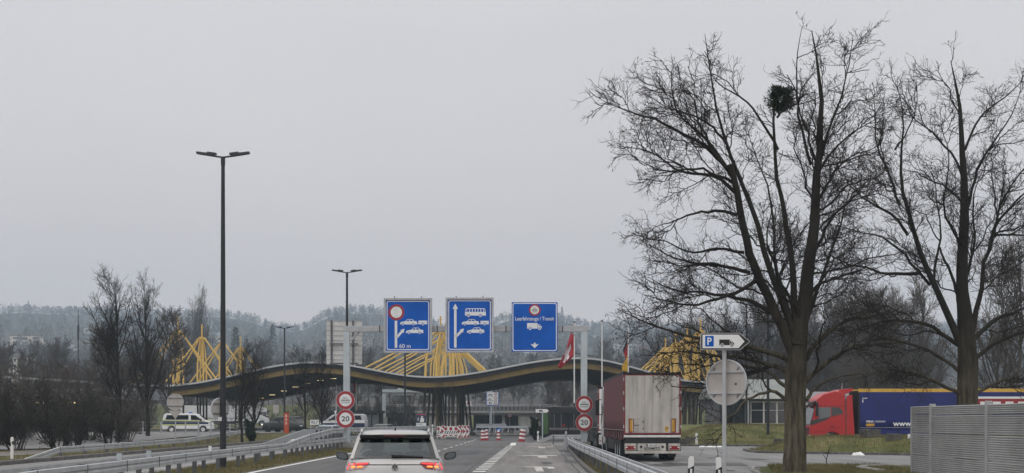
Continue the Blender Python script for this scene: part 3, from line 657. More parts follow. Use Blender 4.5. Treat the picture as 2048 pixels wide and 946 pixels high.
big_tree('locust_tree', 'spreading bare tree behind the grey noise barrier, trunk in front of the blue lorry', 55,
  [(1934, 935, .46), (1935, 880, .4), (1935, 800, .37), (1935, 720, .38), (1932, 660, .36), (1931, 600, .25), (1930, 520, .22), (1930, 430, .18), (1933, 340, .13), (1928, 260, .09), (1914, 190, .05), (1903, 136, .014)],
  [([(1922, 690), (1890, 612), (1858, 566), (1835, 520), (1815, 460), (1796, 400), (1786, 330), (1793, 260), (1790, 205), (1778, 168)], .24, .013, -.1),
   ([(1842, 545), (1800, 552), (1740, 540), (1690, 528), (1656, 505)], .12, .013, .2),
   ([(1928, 640), (1908, 562), (1888, 522), (1880, 500)], .12, .06, .2),
   ([(1942, 670), (1966, 580), (1978, 510), (1988, 460), (2020, 425), (2064, 385)], .18, .05, .1),
   ([(1980, 500), (1992, 440), (2012, 390), (2040, 345), (2080, 300)], .1, .014, -.3),
   ([(1945, 680), (1990, 640), (2040, 615), (2090, 590)], .16, .03, .3),
   ([(1948, 720), (1996, 676), (2060, 655), (2120, 650)], .14, .03, -.3),
   ([(1916, 690), (1860, 650), (1786, 640), (1712, 652), (1656, 668)], .14, .014, -.2),
   ([(1920, 745), (1880, 706), (1806, 684), (1740, 664), (1690, 650)], .12, .014, .3),
   ([(1924, 790), (1880, 764), (1820, 737), (1756, 742), (1692, 762)], .13, .014, -.3),
   ([(1948, 790), (2000, 756), (2060, 758), (2110, 745)], .12, .02, .2),
   ([(1934, 420), (1958, 335), (1990, 282), (2026, 232), (2056, 170)], .1, .013, -.2),
   ([(1932, 370), (1902, 305), (1862, 262), (1822, 232), (1806, 180)], .09, .013, .2),
   ([(1930, 300), (1956, 232), (1996, 200), (2036, 170), (2060, 120)], .08, .012, .3),
   ([(1920, 230), (1890, 172), (1868, 142), (1880, 122)], .05, .012, -.2),
   ([(1930, 410), (1890, 375), (1850, 352), (1810, 340)], .08, .013, -.4),
   ([(1816, 470), (1780, 420), (1740, 400), (1700, 350), (1690, 300)], .1, .013, .2),
   ([(1800, 410), (1770, 350), (1740, 280), (1746, 210), (1736, 160)], .09, .012, -.2),
   ([(1790, 300), (1820, 240), (1836, 190), (1830, 150)], .06, .012, .3),
   ([(1866, 575), (1880, 470), (1866, 400), (1840, 330)], .09, .013, .5),
   ([(1930, 560), (1960, 480), (1950, 400), (1975, 330)], .1, .013, .6),
   ([(1930, 500), (1895, 450), (1880, 400), (1900, 330), (1880, 240)], .09, .013, -.6),
   ([(1985, 470), (2040, 470), (2100, 450)], .08, .014, .2),
   ([(1860, 570), (1800, 500), (1760, 470), (1700, 450), (1660, 440)], .1, .013, -.4)],
  33, (165, 1350, 5900, 6600), 1300)

def proto_tree(seed, H, tr, spread, up, counts, name, label, cat, group, mats, rmin=0.011, fork=0.25, two=True, leaf=0):
    """a whole bare tree around its own root; two=True gives trunk and crown children"""
    r = np.random.default_rng(seed)
    zs = np.linspace(0, H, 14); wob = np.cumsum(r.normal(0, H * 0.006, (14, 2)), 0)
    tp = np.stack([wob[:, 0], wob[:, 1], zs], 1)[None]; tq = (tr * np.linspace(1, 0.1, 14) ** 0.9)[None]; tq[0, 0] *= 1.25
    c1, c2, c3 = counts
    b1 = grow((tp, tq), c1, fork, spread, H * 0.52, 9, 0.06, up, 0.016, 0.02, r, 0.62, 0.97)
    b2 = grow(b1, c2, 0.15, 40, H * 0.15, 6, 0.11, up * 1.2, 0.014, rmin * 1.4, r, 0.45)
    b3 = grow(b2, c3, 0.1, 40, H * 0.062, 4, 0.16, up, 0.012, rmin, r, 0.4)
    b2b = grow(b1, c2 // 3, 0.3, 45, H * 0.07, 4, 0.12, up, 0.012, rmin * 1.2, r, 0.4)
    ex = None
    if leaf:
        i = r.choice(len(b3[0]), leaf); p = b3[0][i, r.integers(0, 4, leaf)] + r.normal(0, .06, (leaf, 3)); s = r.normal(0, .05, (leaf, 3)); q = r.normal(0, .05, (leaf, 3))
        ex = np.stack([p - s, p + s, p + q * 1.5], 1).reshape(-1, 3)
    if two:
        root = thing(name, label, cat, (0, 0, 0), 0, group)
        V, Q = tubes([(tp, tq)], [8]); t = qmesh('trunk', V, Q, mats[0]); t.parent = root
        V, Q = tubes([b1, b2, b2b, b3], [5, 3, 3, 3]); c = qmesh('crown', V, Q, mats[1], ex, 'leaf_dark'); c.parent = root
        return root
    V, Q = tubes([(tp, tq), b1, b2, b2b, b3], [5, 3, 3, 3, 3])
    return tag(qmesh(name, V, Q, mats[1], ex, 'leaf_dark'), label, cat, group)
def proto_shrub(seed, H, name, label, cat, group, leaf, m_='twig_dark', k3=1900, k2=900):
    r = np.random.default_rng(seed); n = 16; a = r.uniform(0, 6.28, n); ln = H * r.uniform(.6, 1.0, n); lean = r.uniform(.05, .5, n); t = np.linspace(0, 1, 8)
    base = np.stack([np.cos(a), np.sin(a)], 1) * r.uniform(0.05, .5, n)[:, None]
    pts = np.zeros((n, 8, 3)); pts[:, :, 0] = base[:, :1] + (np.cos(a) * ln * lean)[:, None] * t ** .8 + np.cumsum(r.normal(0, .05, (n, 8)), 1); pts[:, :, 1] = base[:, 1:] + (np.sin(a) * ln * lean)[:, None] * t ** .8 + np.cumsum(r.normal(0, .05, (n, 8)), 1); pts[:, :, 2] = (ln[:, None] * t) - .05
    q = np.linspace(1, .25, 8)[None] * r.uniform(.025, .055, n)[:, None]; s0 = (pts, q)
    b1 = grow(s0, 170, .06, 38, H * .3, 7, .1, .08, .016, .016, r, .5); b2 = grow(b1, k2, .1, 42, H * .14, 5, .14, .07, .014, .012, r, .4); b3 = grow(b2, k3, .1, 42, H * .07, 4, .16, .06, .012, .01, r, .4)
    i = r.choice(len(b3[0]), leaf); p = b3[0][i, 2] + r.normal(0, .06, (leaf, 3)); u = r.normal(0, .045, (leaf, 3)); w = r.normal(0, .045, (leaf, 3)); ex = np.stack([p - u, p + u, p + w * 1.5], 1).reshape(-1, 3)
    root = thing(name, label, cat, (0, 0, 0), 0, group); V, Q = tubes([s0], [6]); o = qmesh('stem', V, Q, m_); o.parent = root
    V, Q = tubes([b1, b2, b3], [4, 3, 3]); o = qmesh('crown', V, Q, m_, ex, 'leaf_dark'); o.parent = root; return root
used = {}
def place(proto, x, y, s=1.0, rz=None, label=None, z=None, sz=None, group=None):
    o = proto if id(proto) not in used else copy_tree(proto)
    used[id(proto)] = 1
    o.location = (x, y, hgt(x, y) if z is None else z); o.rotation_euler = (0, 0, random.uniform(0, 6.28) if rz is None else rz); o.scale = (s, s, sz or s)
    if label: o['label'] = label
    if group: o['group'] = group
    return o
def hpx(top, D, z0=0): return PZ(top, D) - z0
ash = proto_tree(101, 12, .2, 34, .1, (34, 330, 2400), 'ash_tree', 'x', 'tree', None, ('bark_dark', 'twig'), 0.012, 0.17)
ash_b = proto_tree(102, 12, .19, 30, .11, (32, 300, 2200), 'ash_tree', 'x', 'tree', None, ('bark_dark', 'twig'), 0.012, 0.17)
place(ash, PX(237, 106), 106, hpx(574, 106) / 14.6, 0.4, sz=hpx(578, 106) / 12.6, label='tallest bare upright tree at the left, rising above the far hills')
place(ash_b, PX(299, 116), 116, hpx(602, 116) / 14.6, 2.0, sz=hpx(606, 116) / 12.6, label='bare upright tree behind the low guard rail, between the tallest one and the police van')
place(ash, PX(483, 112), 112, hpx(690, 112, .5) / 12.6, 3.0, 'small bare tree standing before the white lorry, just right of the tall lamp post')
place(ash_b, PX(505, 118), 118, hpx(700, 118, .5) / 12.6, 5.0, 'small bare tree with bushy foot in front of the white lorry cab')
place(ash, PX(610, 140), 140, hpx(722, 140) / 12.6, 1.0, 'small bare tree behind the orange emergency pillar under the canopy edge', sz=hpx(722, 140) / 12.6)
place(ash_b, PX(646, 135), 135, hpx(722, 135) / 12.6, 2.6, 'small bare tree beside the kilometre plate, left of the round signs')
shr = [proto_shrub(200 + i, 4.6, 'shrub', 'dense dark shrub in the thicket along the left verge', 'shrub', 'dark shrubs of the left thicket', 500) for i in range(2)] + [proto_shrub(210 + i, 4.6, 'shrub', 'loose brown shrub rising behind the dark ones in the left thicket', 'shrub', 'brown shrubs of the left thicket', 30, 'twig_brown', 1300, 700) for i in range(2)]
for i, (px, D, top) in enumerate([(-30, 86, 760), (28, 88, 735), (115, 90, 752), (150, 96, 772), (222, 98, 798), (10, 100, 716), (130, 106, 735), (180, 108, 730), (255, 105, 790), (100, 110, 715), (-20, 108, 718), (35, 112, 728), (205, 113, 765), (280, 122, 790)]):
    z0 = hgt(PX(px, D), D); s = hpx(top + random.uniform(-14, 22), D, z0) / 4.9
    place(shr[i % 2 if D < 100 else 2 + i % 2], PX(px, D), D, s * 1.06, None, None, z0, s)
ev = proto_tree(231, 2.4, .05, 45, .06, (24, 260, 1200), 'evergreen_bush', 'dark evergreen bush beside the front end of the green bus', 'bush', None, ('twig_dark', 'twig_dark'), 0.01, 0.02, True, 9000)
place(ev, PX(1070, 131), 131, hpx(838, 131) / 2.55)
place(ev, PX(503, 117), 116.4, 0.7, 1.0, 'low twiggy bush at the foot of the small bare tree by the white lorry', hgt(PX(503, 117), 116))
# belt of bare trees behind the canopy and behind the lorry park
belt = [proto_tree(300 + i, 12, .17, 40 if i < 2 else 32, .07, (24, 260, 1700), 'bare_tree', 'bare brown tree in the belt behind the yellow-masted canopy', 'tree', 'bare trees in the belt behind the canopy', ('twig_brown', 'twig_brown'), 0.03, 0.18, False) for i in range(3)]
r = np.random.default_rng(77)
for i in range(84):
    px = -60 + 2180 * (i + r.uniform(0, 1)) / 96; D = r.uniform(335, 425); top = r.uniform(690, 735)
    if 925 < px < 1120: D = r.uniform(350, 430); top = r.uniform(715, 745)
    z0 = 5.0 if D < 396 else hill(px, D) - 0.2
    place(belt[i % 3], PX(px, D), D, hpx(top, D, z0) / 12.5, None, None, z0)
for i in range(34):
    px = -80 + 760 * (i + r.uniform(0, 1)) / 46; D = r.uniform(196, 285); top = r.uniform(705, 760) if px < 320 else r.uniform(745, 775)
    if px > 320: D = r.uniform(286, 330)
    z0 = hgt(PX(px, D), D); place(belt[i % 3], PX(px, D), D, hpx(top, D, z0) / 12.5, None, None, z0)
for i, (px, D, top) in enumerate([(640, 268, 742), (700, 270, 758), (760, 275, 768), (800, 290, 778), (850, 300, 770), (820, 275, 775), (1130, 272, 742), (1160, 280, 735), (1105, 290, 752), (1190, 268, 740)]):
    place(belt[i % 3], PX(px, D), D, hpx(top, D, hgt(PX(px, D), D)) / 12.5, None, None)
park = [proto_tree(330 + i, 12, .16, 36, .1, (24, 260, 1700), 'bare_tree', 'bare grey tree of the wood behind the lorry park', 'tree', 'bare trees of the wood behind the lorry park', ('twig_brown', 'twig_brown'), 0.016, 0.12, False) for i in range(3)]
for i in range(30):
    px = 1290 + 830 * (i + r.uniform(0, 1)) / 44; D = r.uniform(122, 235); top = r.uniform(585, 690) if px > 1500 else r.uniform(640, 700)
    if px < 1530: D = r.uniform(246, 300)
    if px < 1660: D = max(D, 172)
    place(park[i % 3], PX(px, D), D, hpx(top, D) / 12.5, None, None)
for i, (px, D, top) in enumerate([(1990, 118, 520), (2040, 112, 500), (2085, 120, 540), (1850, 150, 580), (1760, 140, 600), (1700, 160, 590)]):
    place(park[i % 3], PX(px, D), D, hpx(top, D) / 12.5, None, None)
for px, D, top, lab in ((334, 150, 640, 'bare brown tree behind the nearest left canopy mast, right of the two upright trees'), (276, 150, 662, 'bare brown tree between the two upright trees at the left'), (206, 140, 668, 'bare brown tree left of the tallest upright tree, above the thicket')): place(belt[px % 3], PX(px, D), D, hpx(top, D, .7) / 12.5, None, lab, .6)
pop = proto_tree(350, 20, .25, 18, .12, (46, 300, 1300), 'poplar_tree', 'x', 'tree', 'slender poplars behind the canopy masts', ('twig_brown', 'twig_brown'), 0.026, 0.1, False)
for px, top in [(392, 628), (404, 611), (376, 660)]:
    place(pop, PX(px, 410), 410, hpx(top, 410, 5) / 29, None, 'slender bare poplar rising behind the left canopy masts', 5, hpx(top, 410, 5) / 20.5)
for i, px in enumerate([262, 300, 340, 372, 410, 450, 492, 538, 590, 640, 690, 735, 775, 815, 1095, 1130, 1170]):
    D = 284 if px > 520 else 276; s = hpx(random.uniform(800, 818), D, hgt(PX(px, D), D)) / 4.9; place(shr[2 + i % 2], PX(px, D), D, s * 1.25, None, 'low brown shrub in the row along the lawn behind the canopy', None, s, 'shrubs in the row behind the canopy')
for px in (700, 728, 756, 782, 806, 832): z0 = 0; D = 262; place(shr[px % 2], PX(px, D), D, hpx(random.uniform(806, 822), D) / 4.9 * 1.2, None, 'dark shrub under the middle of the canopy, before the overpass', 0, None, 'dark shrubs before the overpass')
# dark conifers on the slope
def conifer(px, D, top, label):
    z0 = hill(px, D) - 1; H = PZ(top, D) - z0; k = 900; t = r.uniform(0.05, 1, k); a = r.uniform(0, 6.28, k); q = (1 - t) * H * 0.2 * np.sqrt(r.uniform(.1, 1, k)) + .1
    b = np.stack([q * np.cos(a), q * np.sin(a), t * H], 1); u = np.stack([np.cos(a), np.sin(a), r.uniform(-.5, .9, k)], 1) * H * .055
    o = blades(b, u, np.full(k, H * .03), 'conifer', 'leaf_dark'); o.location = (PX(px, D), D, z0); tag(o, label, 'tree')
conifer(471, 620, 655, 'dark conifer on the slope just right of the tall lamp post')
conifer(545, 800, 650, 'slim dark conifer on the slope left of the third lamp post')
conifer(57, 1890, 602, 'pointed conifer standing up from the ridge at the far left')
conifer(1124, 1880, 614, 'tall conifer on the ridge just right of the third blue sign')
# grass: blades on the verges and banks
gb, gu, gw = [], [], []
def tufts(n, x0, x1, y0, y1, fn, h, rg):
    x = rg.uniform(x0, x1, n); y = rg.uniform(y0, y1, n); z = np.array([fn(a, b) for a, b in zip(x, y)]); k = z > -1
    b = np.stack([x, y, z - 0.02], 1)[k]; m_ = len(b); cl = 0.5 + rg.uniform(0, 1, m_)
    gb.append(b); gu.append(np.stack([rg.normal(0, .35, m_) * h, rg.normal(0, .35, m_) * h, h * cl], 1)); gw.append(rg.uniform(.015, .035, m_))
rg = np.random.default_rng(4)
tufts(15000, -12.5, -9.5, 40, 105, lambda x, y: hgt(x, y), .12, rg)
tufts(9000, 2.95, 4.6, 28, 105, lambda x, y: 0.0 if x > 2.9 + (y - 50) * 0.022 else -9, .13, rg)
tufts(16000, 8.3, 14, 43, 53.9, lambda x, y: 0.1 if x > 8.4 + max(0, (y - 45) * .16) else -9, .13, rg)
tufts(26000, 14, 30, 72, 86, lambda x, y: mound_b(x, y) + .03 if mound_b(x, y) > .02 else -9, .17, rg)
tufts(26000, 11.5, 30, 101, 118, lambda x, y: mound_a(x, y) + .03 if mound_a(x, y) > .02 else -9, .18, rg)
tufts(12000, -26, -21, 58, 130, lambda x, y: hgt(x, y), .11, rg)
struct(blades(np.concatenate(gb), np.concatenate(gu), np.concatenate(gw), 'grass', 'blade'), 'stuff')
# ================================================================ the wavy canopy with its yellow masts
KN = [(-72, 8.0), (-62, 8.3), (-45.6, 6.5), (-25.6, 9.55), (-10.7, 7.65), (8.7, 10.1), (25.2, 7.0), (31, 7.35)]
def zc(x):
    for (a, za), (b, zb) in zip(KN, KN[1:]):
        if x <= b:
            t = (x - a) / (b - a); return lerp(za, zb, (1 - math.cos(math.pi * t)) / 2)
    return KN[-1][1]
Y0, Y1, XA, XB = 182.0, 242.0, -50.0, 30.0
xs = [XA + i * 0.8 for i in range(int((XB - XA) / 0.8) + 1)]
can = thing('border_canopy', 'long wavy roof of the border crossing, hung from yellow steel masts', 'canopy', (0, 0, 0))
def curve_band(name, m, y0, y1, top, bot, step=1, par=None):
    mb = MB(); rs = [[(x, y0, zc(x) + bot), (x, y1, zc(x) + bot), (x, y1, zc(x) + top), (x, y0, zc(x) + top)] for x in xs[::step]]
    mb.rings(rs, 0, False); return mb.build(name, m, can)
curve_band('roof', 'roof_top', Y0 + .3, Y1 - .3, -0.06, -0.2)
curve_band('rim', 'rim', Y0, Y0 + .29, 0.04, -0.16); curve_band('rim', 'rim', Y1 - .29, Y1, 0.04, -0.16)
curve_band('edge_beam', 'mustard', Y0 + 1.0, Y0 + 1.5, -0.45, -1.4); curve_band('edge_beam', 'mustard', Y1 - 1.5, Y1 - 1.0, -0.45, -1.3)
curve_band('gap_shade', 'black', Y0 + .7, Y0 + .95, -0.21, -0.7)  # black band standing in for the shaded gap behind the rim
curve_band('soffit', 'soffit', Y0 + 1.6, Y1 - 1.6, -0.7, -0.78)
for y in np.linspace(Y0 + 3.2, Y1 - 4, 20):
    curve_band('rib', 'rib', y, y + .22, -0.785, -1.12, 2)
for cx, hw, rise in ((-24.7, 3.2, .62), (8.6, 2.9, .6)):
    sk = MB(); zz = lambda x: zc(x) - 0.05
    for y0_, y1_ in ((Y0 + .6, Y1 - 6),):
        prof = [(cx - hw, zz(cx - hw)), (cx + hw, zz(cx + hw)), (cx + hw * .96, zz(cx + hw) + .32), (cx, zc(cx) + rise), (cx - hw * .96, zz(cx - hw) + .32)]
        sk.prism(prof, 'y', y0_, y1_)
        for k in range(6): sk.box(cx - hw + .4 + k * (2 * hw - .8) / 5 - .03, cx - hw + .4 + k * (2 * hw - .8) / 5 + .03, y0_ - .04, y0_ - .003, zc(cx) - .0, zc(cx) + .18, 1)
        sk.bar((cx - hw * .96, y0_ - .05, zz(cx - hw) + .36), (cx, y0_ - .05, zc(cx) + rise + .04), .12, .1, 1); sk.bar((cx + hw * .96, y0_ - .05, zz(cx + hw) + .36), (cx, y0_ - .05, zc(cx) + rise + .04), .12, .1, 1)
    sk.build('skylight', ['skylight', 'galv_dark'], can)
for x in (-26.8, -25.3):
    MB().tube([(x, 225, zc(x)), (x, 225, zc(x) + 3.0)], .12, 8).build('vent_pipe', 'galv_pale', can)
ML = [190.0, 204.5, 219.0, 233.5]
for X, legs, spr, tip, rows in ((-45.3, 4, .7, 16.0, ML), (-9.7, 7, 2.3, 16.1, ML), (25.6, 6, 2.0, 15.8, ML)):
    for yi, y in enumerate(rows):
        mb = MB(); zt = 14.0
        for k in range(legs):
            a = 2 * math.pi * (k + .3 * yi) / legs; sx, sy = spr * math.cos(a), spr * .7 * math.sin(a); tw = random.uniform(.35, .5)
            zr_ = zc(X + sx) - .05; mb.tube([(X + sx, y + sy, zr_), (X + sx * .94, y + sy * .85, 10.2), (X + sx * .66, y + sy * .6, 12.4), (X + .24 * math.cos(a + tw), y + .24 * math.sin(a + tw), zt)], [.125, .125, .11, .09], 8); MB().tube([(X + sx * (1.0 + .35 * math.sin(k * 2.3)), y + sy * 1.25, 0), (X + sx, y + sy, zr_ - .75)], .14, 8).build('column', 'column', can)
        mb.tube([(X, y, 11.2), (X, y, tip)], [.14, .1], 8)
        mb.lathe([(.0, 13.75), (.42, 13.75), (.42, 14.15), (0, 14.15)], 10, (X, y, 0), smooth=False)
        mb.lathe([(.0, tip - .5), (.2, tip - .5), (.2, tip - .38), (0, tip - .38)], 8, (X, y, 0), smooth=False)
        mb.build('mast', 'yellow_steel', can)
        reach = {-45.3: (-5.6, 5.7), -9.7: (-10.4, 6.4), 25.6: (-6.8, 4.0)}[X]
        for dx in reach:
            for dy in ((-.85, .85) if not (X == -9.7 and dx > 0) else (0,)):
                rr = .11 if dy or X != -9.7 else .2
                xe = X + dx + (.9 if dy > 0 else 0) * (1 if dx < 0 else -1); MB().tube([(X + .35 * (1 if dx > 0 else -1), y + dy * .4, 14.0), (xe, y + dy, zc(xe) - .05)], rr, 8).build('hanger', 'yellow_steel', can)
for i in range(7):
    x = -40.5 + i * 2.35; y = 226 - i * 3.2
    lm = MB().box(x - .42, x + .42, y - .2, y + .2, zc(x) - 1.42, zc(x) - 1.37, 0).box(x - .46, x + .46, y - .24, y + .24, zc(x) - 1.365, zc(x) - 1.25, 1)
    lm.build('ceiling_lamp', ['lit_warm', 'black'], can)

# ================================================================ signs
def pict(mb, polys, y, ox, oz, s, flip=False):
    """polys: list of (material index, layer, polygon in unit coords)"""
    for mi, layer, pl in polys:
        q = [(ox + (-u if flip else u) * s, oz + v * s) for u, v in pl]
        mb.prism(q, 'y', y - 0.004 * layer, y - 0.004 * layer + 0.003, mi)
def circ(cx, cy, r_, n=14): return [(cx + r_ * math.cos(2 * math.pi * i / n), cy + r_ * math.sin(2 * math.pi * i / n)) for i in range(n)]
def car_pict(W_=0, B_=1):
    body = [(0, .1), (.03, .05), (1, .05), (1, .19), (.97, .24), (.83, .25), (.73, .36), (.43, .36), (.31, .24), (.06, .19)]
    return [(W_, 1, body), (B_, 2, [(.36, .245), (.45, .33), (.55, .33), (.55, .245)]), (B_, 2, [(.59, .245), (.59, .33), (.71, .33), (.78, .245)]),
            (B_, 2, circ(.18, .055, .085)), (W_, 3, circ(.18, .055, .06)), (B_, 4, circ(.18, .055, .028)), (B_, 2, circ(.79, .055, .085)), (W_, 3, circ(.79, .055, .06)), (B_, 4, circ(.79, .055, .028))]
def trailer_pict(W_=0, B_=1):
    return [(W_, 1, [(0, .06), (.5, .06), (.5, .27), (0, .27)]), (W_, 1, [(-.11, .09), (-.001, .09), (-.001, .12), (-.11, .12)]), (B_, 2, circ(.25, .055, .085)), (W_, 3, circ(.25, .055, .06)), (B_, 4, circ(.25, .055, .028)), (B_, 2, [(.02, .165), (.48, .165), (.48, .175), (.02, .175)])]
def bus_pict(W_=0, B_=1):
    p = [(W_, 1, [(0, .07), (1, .07), (1, .22), (.95, .42), (.06, .42), (.02, .36), (0, .22)])]
    p += [(B_, 2, [(.1 + k * .135, .25), (.2 + k * .135, .25), (.2 + k * .135, .385), (.1 + k * .135, .385)]) for k in range(6)]
    p += [(B_, 2, [(.91, .25), (.97, .25), (.93, .385), (.91, .385)]), (B_, 2, [(.02, .25), (.08, .25), (.08, .385), (.05, .36)])]
    for c in (.17, .74): p += [(B_, 2, circ(c, .06, .085)), (W_, 3, circ(c, .06, .062)), (B_, 4, circ(c, .06, .028))]
    return p
def lorry_pict(W_=0, B_=1):
    p = [(W_, 1, [(0, .1), (.7, .1), (.7, .48), (0, .48)]), (W_, 1, [(.715, .1), (.98, .1), (1, .2), (.96, .27), (.9, .3), (.86, .4), (.715, .4)]), (B_, 2, [(.78, .3), (.88, .3), (.85, .375), (.78, .375)])]
    for c in (.2, .84): p += [(B_, 2, circ(c, .1, .125)), (W_, 3, circ(c, .1, .095)), (B_, 4, circ(c, .1, .045))]
    return p
GD = 93.0; GS = F / GD                                   # gantry distance and photo pixels per metre there
gan = thing('sign_gantry', 'grey steel gantry of two posts and a beam spanning the lanes', 'gantry', (0, GD, 0))
xl, xr = PX(693.5, GD), PX(1168, GD)
for x in (xl, xr):
    MB().box(x - .21, x + .21, -.2, .2, 0.0, PZ(664.1, GD)).build('post', 'galv_pale', gan, .03)
    MB().box(x - .42, x + .42, -.42, .42, -.1, .45).build('footing', 'concrete', gan, .02)
bm_ = MB().box(xl - .23, xr + .28, -.2, .2, PZ(664, GD), PZ(652, GD))
bm_.bar((xl + .15, 0, PZ(684, GD)), (xl + .85, 0, PZ(664, GD)), .12, .12); bm_.bar((xr - .15, 0, PZ(684, GD)), (xr - .85, 0, PZ(664, GD)), .12, .12)
bm_.build('beam', 'galv', gan, .02)
for x in (760, 875, 1012, 1125): MB().box(PX(x, GD) - .04, PX(x, GD) + .04, -.215, .215, PZ(664.5, GD), PZ(651.5, GD)).build('beam_flange', 'galv_dark', gan)
def rrect(x0, x1, z0, z1, r_, n=5):
    p = []
    for cx, cz, a0 in ((x1 - r_, z1 - r_, 0), (x0 + r_, z1 - r_, 90), (x0 + r_, z0 + r_, 180), (x1 - r_, z0 + r_, 270)):
        p += [(cx + r_ * math.cos(R(a0 + 90 * i / n)), cz + r_ * math.sin(R(a0 + 90 * i / n))) for i in range(n + 1)]
    return p
def ring_band(mb, outer, inner, y0, y1, mi):
    n = len(outer); vs = [(u, y, v) for y in (y0, y1) for u, v in outer + inner]; o = 2 * n
    fs = []
    for i in range(n):
        j = (i + 1) % n; fs += [(i, j, n + j, n + i), (o + i, o + n + i, o + n + j, o + j), (i, o + i, o + j, j), (n + i, n + j, o + n + j, o + n + i)]
    mb.add(vs, fs, mi)
def gz(py): return PZ(py, GD)
def gxx(px): return PX(px, GD)
def zp(cx, cy, ox, oy, k=5.254): return gxx(ox + cx / k), gz(oy + cy / k)
SM = ['signwhite', 'signblue', 'signred', 'signblack', 'galv']
def blue_sign(label, px0, px1, py0, py1, frame):
    cx = (gxx(px0) + gxx(px1)) / 2
    root = thing('direction_sign', label, 'road sign', (0, GD - .62, 0), 0, 'blue signs on the gantry')
    x0, x1, z0, z1 = gxx(px0), gxx(px1), gz(py1), gz(py0)
    if frame:
        fr = MB(); t = .13
        fr.box(x0, x1, -.1, .3, z1 - t, z1); fr.box(x0, x1, -.1, .3, z0, z0 + t); fr.box(x0, x0 + t, -.1, .3, z0 + t + .002, z1 - t - .002); fr.box(x1 - t, x1, -.1, .3, z0 + t + .002, z1 - t - .002)
        fr.build('frame', 'galv', root)
        for q in (.22, .78): MB().box(lerp(x0, x1, q) - .03, lerp(x0, x1, q) + .03, .05, .12, z1 + .002, z1 + .13).build('lifting_lug', 'galv_dark', root)
        x0 += t + .003; x1 -= t + .003; z0 += t + .003; z1 -= t + .003
        MB().box(x0, x1, 0, .28, z0, z1).build('housing', 'galv_dark', root)
    pn = MB(); pn.prism(rrect(x0, x1, z0, z1, .05), 'y', -.03, -.002, 1)
    ring_band(pn, rrect(x0 + .05, x1 - .05, z0 + .05, z1 - .05, .14), rrect(x0 + .105, x1 - .105, z0 + .105, z1 - .105, .1), -.036, -.031, 0)
    for q in (.25, .75): MB().box(lerp(x0, x1, q) - .05, lerp(x0, x1, q) + .05, .29 if frame else -.001, .41, gz(670), gz(648)).build('bracket', 'galv_dark', root)
    return root, pn
def arrow_up(pn, x, z0, z1, w, head=None):
    pn.prism([(x - w / 2, z0), (x + w / 2, z0), (x + w / 2, z1), (x - w / 2, z1)], 'y', -.034, -.031, 0)
    if head: pn.prism([(x - head / 2, z1 + .001), (x, z1 + head * .95), (x + head / 2, z1 + .001)], 'y', -.034, -.031, 0)
def arrow_diag(pn, p, q, w, hd):
    p, q = Vector((p[0], p[1])), Vector((q[0], q[1])); d = (q - p).normalized(); n = Vector((-d.y, d.x)); b = q - d * hd
    pts = [p - n * w / 2, b - n * w / 2, b - n * hd * .55, q, b + n * hd * .55, b + n * w / 2, p + n * w / 2]
    pn.prism([(a.x, a.y) for a in pts], 'y', -.034, -.031, 0)
# left sign
s1, pn = blue_sign('leftmost blue gantry sign with red ring, two cars and 60 m', 769.5, 865, 598, 706.5, True)
cx, cz = zp(811, 242, 640, 580); k = 1 / 5.254 / GS
pn.disc(cx, cz, 84 * k, -.0335, -.031, 40, 2); pn.disc(cx, cz, 59 * k, -.037, -.0345, 40, 0)
for dx in (-12, 10): pn.box(cx + dx * k - .008, cx + dx * k + .008, -.04, -.0375, cz - 55 * k, cz + 55 * k, 4)
x, z = zp(807, 612, 640, 580); arrow_up(pn, x, z, zp(0, 330, 640, 580)[1], 26 * k)
arrow_diag(pn, zp(815, 505, 640, 580), zp(897, 412, 640, 580), 24 * k, 42 * k)
def place_car(pn, X, Z, w, ox, fn): x, z = zp(X, Z, ox, 580); pict(pn, fn(), -.031, x, z, w * k)
place_car(pn, 848, 378, 178, 640, car_pict); place_car(pn, 1042, 378, 182, 640, trailer_pict); place_car(pn, 910, 468, 182, 640, car_pict)
pn.build('panel', SM, s1); x, z = zp(901, 593, 640, 580); text(s1, '60 m', x, z, -.034, 42 * k, 'signwhite', 118 * k, bold=.006)
# middle sign
s2, pn = blue_sign('middle blue gantry sign with bus, car with trailer and car beside the long arrow', 892, 987.5, 597, 706, True)
x, z = zp(165, 610, 880, 580); arrow_up(pn, x, z, zp(0, 207, 880, 580)[1], 26 * k, 58 * k)
arrow_diag(pn, zp(172, 497, 880, 580), zp(256, 410, 880, 580), 24 * k, 42 * k)
place_car(pn, 266, 292, 218, 880, bus_pict); place_car(pn, 231, 378, 180, 880, car_pict); place_car(pn, 428, 378, 174, 880, trailer_pict); place_car(pn, 285, 466, 182, 880, car_pict)
pn.build('panel', SM, s2)
# right sign
s3, pn = blue_sign('rightmost blue gantry sign reading Leerfahrzeuge / Transit above a lorry', 1023.5, 1114.5, 606, 704.5, False)
cx, cz = zp(994, 218, 880, 580); pn.disc(cx, cz, 62 * k, -.0335, -.031, 40, 2); pn.disc(cx, cz, 45 * k, -.037, -.0345, 40, 0)
pn.box(cx - 30 * k, cx + 30 * k, -.04, -.0375, cz - 4 * k, cz + 4 * k, 3)
place_car(pn, 915, 428, 154, 880, lorry_pict)
x, z = zp(993, 560, 880, 580)
pn.prism([(x - 9 * k, z), (x + 9 * k, z), (x + 9 * k, z - 20 * k), (x + 43 * k, z - 12 * k), (x, z - 57 * k), (x - 43 * k, z - 12 * k), (x - 9 * k, z - 20 * k)], 'y', -.034, -.031, 0)
pn.build('panel', SM, s3)
x, z = zp(993, 314, 880, 580); text(s3, 'Leerfahrzeuge / Transit', x, z, -.034, 52 * k, 'signwhite', 404 * k, bold=.008)
